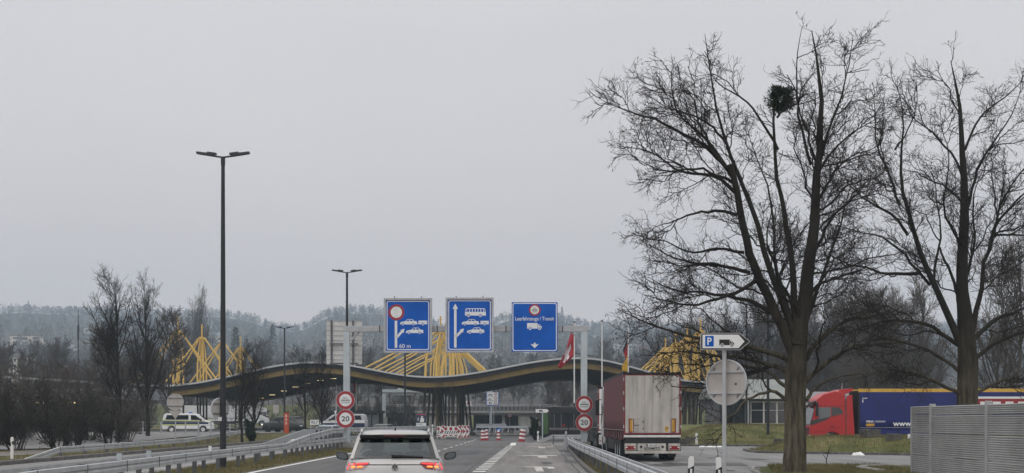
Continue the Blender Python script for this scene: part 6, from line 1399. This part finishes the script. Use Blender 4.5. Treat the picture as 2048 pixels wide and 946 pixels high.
mb = MB(); mb.box(-9 * q, 9 * q, -.05, .05, z0, z1, 0); mb.box(1 * q, 7 * q, -.06, -.0505, z0 + 2.4 * q, z1 - .6 * q, 1); mb.build('panel', ['signwhite', 'lampred'], t); text(t, '4', 4 * q, (z0 + z1) / 2 + .1, -.065, 3.4 * q, 'signwhite', bold=.02); [MB().box(s - .1, s + .1, -.04, .04, 0, z0).build('pole', 'galv_dark', t) for s in (-6 * q, 6 * q)]
# poster
t = thing('poster_stand', 'upright poster of a figure in white on navy, standing left of the barriers', 'poster', (PX(842.5, 160), 160, 0.0)); q = 160 / F; z0, z1 = PZ(853.5, 160), PZ(826.5, 160)
mb = MB(); mb.box(-10.6 * q, 10.6 * q, -.05, .08, .016, z1, 4); mb.box(-9.8 * q, 9.8 * q, -.06, -.0505, z0 + 8 * q, z1 - .8 * q, 0); mb.box(-9.8 * q, 9.8 * q, -.065, -.0605, z0 + .4 * q, z0 + 7.6 * q, 1)
mb.prism([(-9 * q, z1 - 3 * q), (-8 * q, z1 - 1.2 * q), (8 * q, z1 - 1.6 * q), (9 * q, z1 - 4.5 * q), (4 * q, z1 - 3.4 * q)], 'y', -.066, -.0605, 2)
mb.prism([(-3 * q, z0 + 9 * q), (5 * q, z0 + 9 * q), (6 * q, z0 + 15 * q), (3.5 * q, z0 + 18 * q), (4 * q, z0 + 21 * q), (.5 * q, z0 + 21.8 * q), (-1 * q, z0 + 18 * q), (-2 * q, z0 + 13 * q)], 'y', -.066, -.0605, 1)
mb.prism([(-8 * q, z0 + 14 * q), (-6 * q, z0 + 19 * q), (-4.4 * q, z0 + 17 * q), (-5.6 * q, z0 + 11 * q)], 'y', -.066, -.0605, 3); mb.disc(2 * q, z0 + 19 * q, 1.6 * q, -.07, -.0665, 14, 3); mb.box(-8 * q, 3 * q, -.07, -.0655, z0 + 4.6 * q, z0 + 5.6 * q, 4)
mb.build('poster', ['poster_navy', 'signwhite', 'poster_red', 'van_grey', 'poster_teal'], t)
# far gantry behind the canopy
t = thing('sign_gantry', 'pale far gantry seen under the middle of the canopy', 'gantry', (0, 256, 0)); D = 256; x0 = PX(768, D)
MB().box(x0 - .3, x0 + .3, -.3, .3, 0, PZ(787, D)).build('post', 'galv_pale', t); MB().box(x0 - .6, x0 + .6, -.5, .5, 0, PZ(834, D)).build('footing', 'concrete', t)
bm_ = MB(); bm_.box(x0 - .3, PX(985, D), -.3, .3, PZ(784.8, D), PZ(778.8, D)); bm_.build('beam', 'galv_pale', t); MB().box(PX(979, D), PX(984, D), -.3, .3, 0, PZ(785, D)).build('post', 'galv_pale', t)
for a, b in ((785, 828), (832, 880)):
    MB().box(PX(a, D), PX(b, D), .35, .5, PZ(790.5, D), PZ(786, D)).build('sign_box', 'signback', t)
MB().box(PX(796, D), PX(862, D), .35, .5, PZ(778.5, D), PZ(766, D)).build('sign_box', 'signback', t)
# flags
def pole(label, px, D, top, r_=.075, z0=None):
    x = PX(px, D); b = hgt(x, D) if z0 is None else z0; t = thing('flagpole', label, 'flagpole', (x, D, b), 0, 'white flagpoles'); h = PZ(top, D) - b
    MB().tube([(0, 0, 0), (0, 0, h)], [r_, r_ * .7], 12).build('pole', 'white', t); MB().lathe([(0, -.03), (.13, 0), (.1, .12), (0, .15)], 12, (0, 0, h)).build('finial', 'galv_dark', t); MB().box(-.25, .25, -.25, .25, -.05, .16).build('footing', 'concrete', t)
def flag(label, px, D, cn, mats, fn, folds, y0=0.0):
    """cn: photo pixels of top-hoist, bottom-hoist, bottom-fly, top-fly"""
    P_ = [Vector((PX(a, D), 0, PZ(b, D))) for a, b in cn]; n = 44; o = P_[0]; mb = MB()
    def f(u, v):
        p = P_[0] * (1 - u) * (1 - v) + P_[1] * (1 - u) * v + P_[2] * u * v + P_[3] * u * (1 - v)
        return (p.x - o.x + .15 * u * math.sin(v * 9 + u * 3) * folds, math.sin(v * 11 + u * 5) * .16 * folds * min(1, u * 4) + y0, p.z - o.z - .25 * math.sin(u * math.pi) * .3)
    q = [i / n for i in range(n + 1)]; mb.grid(f, q, q, 0)
    mb.m = [fn((i + .5) / n, (j + .5) / n) for j in range(n) for i in range(n)]
    ob = mb.build('flag', mats, None, fix=False); ob.location = (o.x, D, o.z); sd = ob.modifiers.new('solid', 'SOLIDIFY'); sd.thickness = .012; tag(ob, label, 'flag', 'flags'); return ob
FD = 134.0
pole('white flagpole of the red flag with white cross', 1148.6, FD, 645); pole('bare white flagpole between the two flags', 1204, 137, 643); pole('white flagpole of the black, red and gold flag', 1256.5, 140, 648)
cross = lambda u, v: 1 if (abs(u - .5) < .33 and abs(v - .5) < .105) or (abs(v - .5) < .33 and abs(u - .5) < .105) else 0
flag('limp red flag with a white cross right of the blue signs', 1147.6, FD, [(1148, 644), (1148, 711), (1122, 738), (1117.5, 734)], ['flag_red', 'flag_white'], lambda u, v: 1 if (abs(u - .5) < .3 and abs(v - .52) < .095) or (abs(v - .52) < .3 and abs(u - .5) < .1) else 0, 1.0)
flag('limp black, red and gold flag above the maroon trailer', 1255.6, 140, [(1255.6, 655), (1255.6, 742), (1246.5, 741), (1249.5, 690)], ['flag_black', 'flag_red', 'flag_gold'], lambda u, v: 0 if v < .33 - u * .02 else 1 if v < .62 else 2, .9)
pole('thin white flagpole of the small hanging red flag', 712.5, 190, 764, .09); pole('thin white flagpole left of the small hanging red flag', 672.5, 188, 768, .09)
flag('small red flag hanging left of the double row of masts', 712, 190, [(712, 766), (712, 786), (707.5, 786), (707, 766)], ['flag_red', 'flag_white'], lambda u, v: 0, .6)
t = thing('yield_sign', 'small white downward triangle sign left of the round 20 sign', 'road sign', (PX(671, 130), 130, 0)); zz = PZ(821.5, 130); q = 130 / F; MB().prism([(-3.2 * q, zz), (3.2 * q, zz), (0, zz - 7.5 * q)], 'y', -.02, .02).build('plate', 'signwhite', t); MB().tube([(0, .05, 0), (0, .05, zz)], .04, 8).build('pole', 'galv', t)
# ================================================================ bus
t = thing('bus', 'green and dark bus with tall windows left of the right gantry post', 'bus', (PX(1083, 132), 132, 0.0)); Lb = 12.0
prof = [(0, .32), (0, 2.75), (.12, 3.05), (.5, 3.22), (Lb - .3, 3.28), (Lb, 3.0), (Lb, .32)]
MB().prism(prof, 'y', 0, 2.5).build('body', 'gloss_black', t, .06)
MB().box(.13, .62, -.012, -.001, .62, 2.62).build('green_panel', 'bus_green', t); MB().box(-.012, -.001, .1, 2.4, .5, 1.3).build('green_front', 'bus_green', t)
for i in range(6):
    x = .72 + i * 1.85; w = MB(); w.box(x, x + 1.8, -.014, -.003, 1.0, 2.62, 0); w.box(x + .02, x + 1.78, -.02, -.0145, 1.0, 1.22, 1)
    for k_ in (.45, 1.1): w.box(x + k_, x + k_ + .07, -.019, -.0145, 1.25, 2.5, 1)
    if i in (2, 3): w.box(x + .6, x + .66, -.024, -.0195, 1.2, 2.3, 2)
    w.build('window', ['winglass', 'wall_grey', 'bus_green'], t)
MB().box(3.0, 9.0, .4, 2.1, 3.27, 3.55).build('roof_box', 'gloss_black', t, .05); MB().disc(2.1, 1.45, .13, -.03, -.021, 14).build('red_lamp', 'lampred', t)
MB().box(-.012, -.001, .2, 2.3, 1.4, 2.7).build('windscreen', 'winglass', t)
for x in (2.6, 8.6):
    for y in (.16, 2.34):
        wm = MB(); wm.lathe([(0, -.14), (.46, -.14), (.48, 0), (.46, .14), (0, .14)], 20, (0, 0, 0), 'x'); wo = wm.build('wheel', 'rubber', t); wo.rotation_euler = (0, 0, R(90)); wo.location = (x, y, .48)
# ================================================================ buildings
def win_grid(t, x0, x1, z0, z1, n, y, frame='signback'):
    w = (x1 - x0) / n
    for i in range(n):
        a = x0 + i * w; f = MB(); b_ = .09
        f.box(a, a + w, y - .06, y, z0, z0 + b_); f.box(a, a + w, y - .06, y, z1 - b_, z1); f.box(a, a + b_, y - .06, y, z0 + b_ + .001, z1 - b_ - .001); f.box(a + w - b_, a + w, y - .06, y, z0 + b_ + .001, z1 - b_ - .001); f.box(a + b_ + .001, a + w - b_ - .001, y - .055, y - .005, z0 + (z1 - z0) * .6, z0 + (z1 - z0) * .6 + .06)
        fo = f.build('window', frame, t); MB().box(a + b_, a + w - b_, y - .03, y - .01, z0 + b_, z1 - b_).build('pane', 'winglass', fo)
OD = 152.0; t = thing('office_building', 'low grey office building with pale window frames behind the grass bank', 'building', (0, OD, 0)); x0, x1 = PX(1436, OD), PX(1610, OD); ze = PZ(797, OD)
MB().box(x0, x1, 0, 10, 0, ze).build('wall', 'wall_grey', t); rf = MB(); rf.prism([(-.9, ze + .02), (-.9, ze + .3), (5.5, PZ(763, OD) + .4), (11, ze + .3), (11, ze + .02)], 'x', x0 - .6, x1 + .6); rf.build('roof', 'roof_green', t); MB().box(x0 - .65, x1 + .65, -1.05, -.92, ze - .05, ze + .32).build('gutter', 'signback', t)
win_grid(t, PX(1501, OD), PX(1580, OD), PZ(848, OD), PZ(803, OD), 3, -.01); win_grid(t, PX(1440, OD), PX(1494, OD), PZ(848, OD), PZ(800, OD), 2, -.01, 'black')
MB().box(PX(1492, OD) - .18, PX(1492, OD) + .18, -.8, -.45, 0, ze).build('column', 'galv', t)
t = thing('clad_annexe', 'grey board-clad annexe with pale roof left of the red cab', 'building', (0, 128, 0)); x0, x1 = PX(1606, 128), PX(1700, 128); MB().box(x0, x1, 0, 6, 0, PZ(801, 128)).build('wall', 'cladding', t); MB().prism([(-.5, PZ(800.5, 128)), (-.5, PZ(796, 128)), (3, PZ(782, 128)), (6.5, PZ(796, 128)), (6.5, PZ(800.5, 128))], 'x', x0 - .4, x1 + .4).build('roof', 'roof_grey', t)
t = thing('boom_barrier', 'long yellow boom right of the maroon trailer, under the canopy', 'barrier', (0, 158, 0)); MB().box(PX(1340, 158), PX(1474, 158), -.07, .07, PZ(853.4, 158), PZ(849.8, 158)).build('boom', 'tarp_yellow', t); MB().box(PX(1476, 158), PX(1486, 158), -.3, .3, 0, PZ(846, 158)).build('housing', 'galv', t)
PD = 168.0; t = thing('glass_pavilion', 'dark glazed pavilion with flat roof behind the left gantry post', 'building', (0, PD, 0)); x0, x1 = PX(652, PD), PX(756, PD); zr = PZ(821, PD)
MB().box(x0, x1, .05, 7, 0, zr - .3).build('wall', 'winglass', t); MB().box(x0 - .3, x1 + .2, -.4, 7.4, zr - .3, zr).build('roof', 'black', t)
for i in range(8): MB().box(lerp(x0, x1, i / 7) - .06, lerp(x0, x1, i / 7) + .06, -.05, .04, 0, zr - .31).build('mullion', 'galv_dark', t)
for i in (4, 5, 6): MB().box(lerp(x0, x1, i / 7) + .2, lerp(x0, x1, i / 7) + .85, .01, .045, 1.2, 2.6).build('notice', 'winglass_pale', t)
BD2 = 160.0; t = thing('flat_roof_building', 'long dark flat-roofed building with warm strip lights behind the left shrubs', 'building', (0, BD2, 0)); x0, x1 = PX(-80, BD2), PX(235, BD2); zr = PZ(776, BD2)
MB().box(x0, x1, 1.5, 14, 0, PZ(801, BD2)).build('wall', 'concrete_dark', t); MB().box(x0, x1, .0, 14, PZ(804, BD2), PZ(799.5, BD2)).build('canopy_slab', 'roof_grey', t); MB().box(PX(60, BD2), x1 + 3, 2, 12, PZ(799, BD2), zr).build('roof', 'roof_grey', t)
MB().hexa([(x0, 6, PZ(746, BD2) - .25), (PX(120, BD2), 6, PZ(757, BD2) - .25), (PX(120, BD2), 13, PZ(757, BD2) - .25), (x0, 13, PZ(746, BD2) - .25), (x0, 6, PZ(746, BD2)), (PX(120, BD2), 6, PZ(757, BD2)), (PX(120, BD2), 13, PZ(757, BD2)), (x0, 13, PZ(746, BD2))]).build('upper_roof', 'roof_grey', t); MB().box(x0, PX(112, BD2), 7, 12, zr, PZ(757.5, BD2) - .25).build('upper_wall', 'concrete_dark', t)
for a, b in ((70, 80), (84, 91), (118, 136), (139, 150), (164, 168)): MB().box(PX(a, BD2), PX(b, BD2), .3, .5, PZ(806.4, BD2), PZ(804.6, BD2)).build('strip_light', 'lit_warm', t)
# overpass beyond the canopy
OV = 286.0; t = thing('overpass', 'concrete road overpass with railing, beyond the canopy', 'bridge', (0, OV, 0)); z = lambda p: PZ(p, OV)
MB().box(PX(640, OV), PX(1260, OV), 0, 9, z(826), z(821.5)).build('deck', 'concrete', t); MB().box(PX(640, OV), PX(1260, OV), .35, 9, z(821.4), z(813)).build('parapet', 'concrete_dark', t)
mb = MB(); [mb.box(PX(p, OV) - .04, PX(p, OV) + .04, .3, .34, z(821), z(809)) for p in range(640, 1260, 8)]; [mb.box(PX(640, OV), PX(1260, OV), .28, .36, z(q) - .04, z(q) + .04) for q in (809, 812)]; mb.build('railing', 'galv', t)
MB().prism([(PX(640, OV), 0), (PX(942, OV), 0), (PX(934, OV), z(826.2)), (PX(640, OV), z(826.2))], 'y', .5, 8.5).build('abutment', 'concrete', t); MB().box(PX(1038, OV), PX(1260, OV), .5, 8.5, 0, z(826.2)).build('abutment', 'concrete', t)
MB().box(PX(945, OV), PX(1037, OV), 7.5, 8.5, 0, z(826.2)).build('opening_shade', 'concrete_dark', t); MB().box(PX(1004, OV), PX(1010, OV), 1, 2, 0, z(826.2)).build('pier', 'concrete', t)  # dark wall closes the opening in place of the shade under the deck
MB().box(PX(640, OV), PX(1260, OV), .1, 8.9, z(830), z(826.3)).build('girder', 'concrete_dark', t)
t = thing('far_guard_rail', 'thin pale guard rail far under the canopy, behind the cones', 'guard rail', (0, 186, 0)); x0, x1 = PX(952, 186), PX(1056, 186)
MB().box(x0, x1, -.05, .05, .95, 1.22).build('rail', 'galv_pale', t); MB().box(x0, PX(1012, 186), .9, 1.0, 1.2, 1.5).build('rail', 'galv', t)
for i in range(9): MB().box(lerp(x0, x1, i / 8) - .06, lerp(x0, x1, i / 8) + .06, .0, .1, 0, .95).build('post', 'galv', t)
MB().box(x0, x1, -.1, .4, 0, .3).build('kerb', 'kerb_pale', t)
for i, (px, w, top, lab) in enumerate([(1003, 3.2, 851, 'leftmost pale concrete block behind the far rail'), (1011, 3.3, 849.5, 'tallest pale concrete block behind the far rail'), (1017.3, 1.1, 851.5, 'narrow pale block right of the tallest block'), (1021.6, 1.5, 851.5, 'second narrow pale block behind the far rail'), (1028, 3.6, 854, 'low greyish block at the right end of the blocks')]):
    q = 200 / F; x = PX(px, 200); mb = MB().box(-w * q, w * q, -.4, .4, 0, PZ(top, 200)); mb.box(-w * q * 1.05, w * q * 1.05, -.45, .45, 0, .12); ob = mb.build('concrete_block', 'concrete', None, .03); ob.location = (x, 200, 0); tag(ob, lab, 'block', 'concrete blocks behind the far rail')
mm = thing('blue_tarp', 'small bright blue tarpaulin heap on the lawn left of the poster', 'tarp', (PX(800, 210), 210, 0)); rr_ = random.Random(3)
MB().grid(lambda u, v: (u, v, .0 + (.95 + .2 * math.sin(u * 4) * math.cos(v * 3)) * max(0, 1 - (u / 1.2) ** 2) ** .5 * max(0, 1 - (v / 1.0) ** 2) ** .5), [i * .2 - 1.2 for i in range(13)], [i * .2 - 1 for i in range(11)]).build('sheet', 'signblue', mm)
# ================================================================ noise barrier, stones, litter
nb = thing('noise_barrier', 'tall grey ribbed noise barrier at the right edge', 'noise barrier', (12.9, 45, 0), 0)
ys_ = [0, -2.05, -7.1, -12.1, -17.1, -22.1]
for i, (a, b) in enumerate(zip(ys_, ys_[1:])):
    for (z0, z1) in ((-.1, .72), (.735, 1.42), (1.435, 2.02 if i == 0 else 1.98), (1.995 if i else 2.035, 2.27 if i else 2.28)):
        n = max(3, int(round((z1 - z0) / .06))); pr_ = []
        for k_ in range(n):
            zb = lerp(z0, z1, k_ / n); h = (z1 - z0) / n; pr_ += [(0.0, zb + h * .05), (-.022, zb + h * .3), (-.022, zb + h * .66), (0.0, zb + h * .95)]
        pr_ = [(x - .02, z) for x, z in pr_] + [(.06, z1), (.06, z0)]
        off = .012 * math.sin(i * 3 + z0 * 5)
        mb = MB().prism([(x + off, z) for x, z in pr_], 'y', b + .06, a - .06 if i else a - .02); mb.build('panel', 'noise_panel', nb)
    MB().box(-.09, .09, b - .055, b + .055, -.1, 2.36 if i != 0 else 2.34).build('post', 'noise_post', nb, .012)
MB().box(-.08, .08, -.015, .06, -.1, 2.27).build('post', 'noise_post', nb, .012)
def stone(label, px, D, z, w, d, h, rz, seed):
    r_ = random.Random(seed); mb = MB(); v = [(sx * w / 2 * r_.uniform(.85, 1.05), sy * d / 2 * r_.uniform(.85, 1.05), sz * h * r_.uniform(.86, 1.05)) for sz in (0, 1) for sx, sy in ((-1, -1), (1, -1), (1, 1), (-1, 1))]
    mb.hexa(v); o = mb.build('stone_block', 'stone', None, .05); o.location = (PX(px, D), D, z); o.rotation_euler = (R(-4), R(4), rz); tag(o, label, 'stone', 'stone blocks on the grass')
def mb_z(px, D): return mound_b(PX(px, D), D) - .15
stone('angular stone block on the grass mound below the blue trailer', 1740, 79.5, mb_z(1740, 79.5) + .05, 1.05, .7, .62, .4, 1); stone('dark stone on the mound nearer the noise barrier', 1787, 77.5, mb_z(1787, 77.5), .85, .6, .5, -.3, 2)
stone('dark stone block at the foot of the thick tree trunk, left side', 1559, 86, mb_z(1559, 86) + .25, .75, .6, .38, .1, 3); stone('dark stone at the left end of the grass bank near the maroon trailer', 1368, 104, .1, .9, .7, .45, .2, 4); stone('wide dark stone beside the marker post on the bank', 1380, 105.5, .12, .8, .7, .55, -.2, 5)
def lump(name, label, cat, px, D, z, w, h, m, seed):
    r_ = random.Random(seed); ph = [r_.uniform(0, 6) for _ in range(4)]; mb = MB(); n = 18
    mb.grid(lambda u, v: (u * w / 2, v * w * .35, h * max(0, 1 - u * u) ** .5 * max(0, 1 - v * v) ** .5 * (.8 + .25 * math.sin(u * 5 + ph[0]) * math.cos(v * 4 + ph[1]))), [i / 9 - 1 for i in range(19)], [i / 6 - 1 for i in range(13)]); o = mb.build(name, m); o.location = (PX(px, D), D, z); tag(o, label, cat); return o
lump('plastic_bag', 'white plastic bag lying on the kerb of the grass mound', 'litter', 1716, 73.2, .03, .62, .2, 'white', 2)
for px, lab in ((1405, 'left white scrap of litter along the bank kerb'), (1424, 'longest white scrap of litter along the bank kerb'), (1440, 'rightmost white scrap by the bank kerb, near the sign post')): lump('litter_scrap', lab, 'litter', px, 97.5, .02, .55 if px != 1424 else .9, .1, 'white', px)
lump('white_stone', 'pale slab lying on the grass right of the dark car', 'stone', 583, 118, .22, .6, .12, 'signback', 9)
sp_ = MB(); sp_.tube([(0, 0, 0), (.02, 0, .3), (.1, 0, .55), (.2, 0, .85)], [.02, .018, .014, .008], 6); sp_.tube([(.02, 0, .25), (-.1, .03, .45), (-.12, .02, .6)], [.012, .009, .005], 5); o = sp_.build('sapling', 'twig', None); o.location = (PX(1652, 53), 53, .1); tag(o, 'thin bare sapling in the grass strip, right of the thick trunk', 'sapling')
# ================================================================ houses on the slope
def house(label, px0, px1, py0, py1, D, wall, roof, flat=False, wn=4, rows=1):
    if D > 395: D = next((d for d in range(420, 1880, 10) if 843 - (hill((px0 + px1) / 2, d) - 1.8) * F / d <= py1 - 1), 1500)
    x0, x1 = PX(px0, D), PX(px1, D); zt = PZ(py0, D); zb = PZ(py1, D); cx = (x0 + x1) / 2; t = thing('house' if not flat else 'block_of_flats', label, 'house', (cx, D, zb)); w = (x1 - x0) / 2; h = zt - zb
    hw = h if flat else h * .6; MB().box(-w, w, 0, 9, -6, hw).build('wall', wall, t)
    if flat: MB().box(-w - .3, w + .3, -.3, 9.3, hw, hw + .6).build('roof', roof, t)
    else: MB().prism([(-.6, hw), (4.5, h), (9.6, hw)], 'x', -w - .5, w + .5).build('roof', roof, t)
    for j in range(rows):
        for i in range(wn):
            a = lerp(-w, w, (i + .28) / wn); b = lerp(-w, w, (i + .75) / wn); z0 = hw * (j + .3) / rows; MB().box(a, b, -.08, -.01, z0, z0 + hw * .42 / rows).build('window', 'winglass', t)
H = [('wide pale building on the slope at the far left', 20, 80, 672, 690, 640, 'wall_cream', 'roof_tile', True, 3, 2), ('small white building on the slope left of the tallest bare tree', 168, 196, 656, 669, 690, 'wall_white', 'roof_grey', True, 3, 1), ('white rounded shed roof among the trees, left of the tallest bare tree', 126, 148, 688, 704, 520, 'wall_white', 'roof_grey', False, 2, 1),
     ('grey roof terrace house at the far left edge', 18, 42, 714, 738, 300, 'wall_white', 'roof_grey', True, 3, 2), ('white steep-roofed house behind the second canopy mast', 413, 431, 645, 659, 650, 'wall_white', 'roof_grey', False, 2, 1), ('cream house with dark roof left of the tallest lamp post', 414, 444, 664, 684, 560, 'wall_cream', 'roof_grey', False, 3, 1), ('long white house right of the tallest lamp post', 455, 470, 656, 664, 650, 'wall_white', 'roof_grey', True, 3, 1),
     ('lone white house in the wooded hillside left of the sign back', 542, 554, 664, 671, 700, 'wall_white', 'roof_grey', False, 2, 1), ('pale house above the canopy between the masts and third lamp', 514, 528, 706, 722, 450, 'wall_white', 'roof_grey', True, 2, 1), ('white house seen under the rightmost blue sign', 1050, 1076, 702, 716, 470, 'wall_white', 'roof_grey', False, 3, 1), ('small white house near the red flag with cross', 1154, 1166, 688, 700, 560, 'wall_white', 'roof_grey', False, 2, 1),
     ('long white house right of the black, red and gold flag', 1228, 1274, 688, 700, 560, 'wall_white', 'roof_grey', True, 5, 1), ('pink-walled house behind the end of the low branches', 1274, 1296, 692, 704, 540, 'wall_pink', 'roof_tile', False, 2, 1), ('distant white row house between the flagpoles', 1188, 1212, 670, 676, 720, 'wall_white', 'roof_grey', True, 4, 1), ('distant pale house left of the gold flag pole', 1222, 1234, 671, 677, 730, 'wall_white', 'roof_grey', False, 2, 1), ('white villa in the trees under the middle blue sign', 990, 1012, 700, 712, 520, 'wall_white', 'roof_tile', False, 2, 1)]
for h_ in H: house(*h_)
t = thing('radio_mast', 'thin dark radio mast rising left of the tallest bare tree', 'mast', (PX(156.5, 330), 330, 4)); zt = PZ(618, 330) - 4; MB().tube([(0, 0, 0), (0, 0, zt * .72), (0, 0, zt)], [.2, .14, .05], 6).build('mast', 'lamp_steel', t); MB().tube([(0, 0, zt * .7), (0, 0, zt * .84)], .26, 8).build('antenna', 'lamp_steel', t)
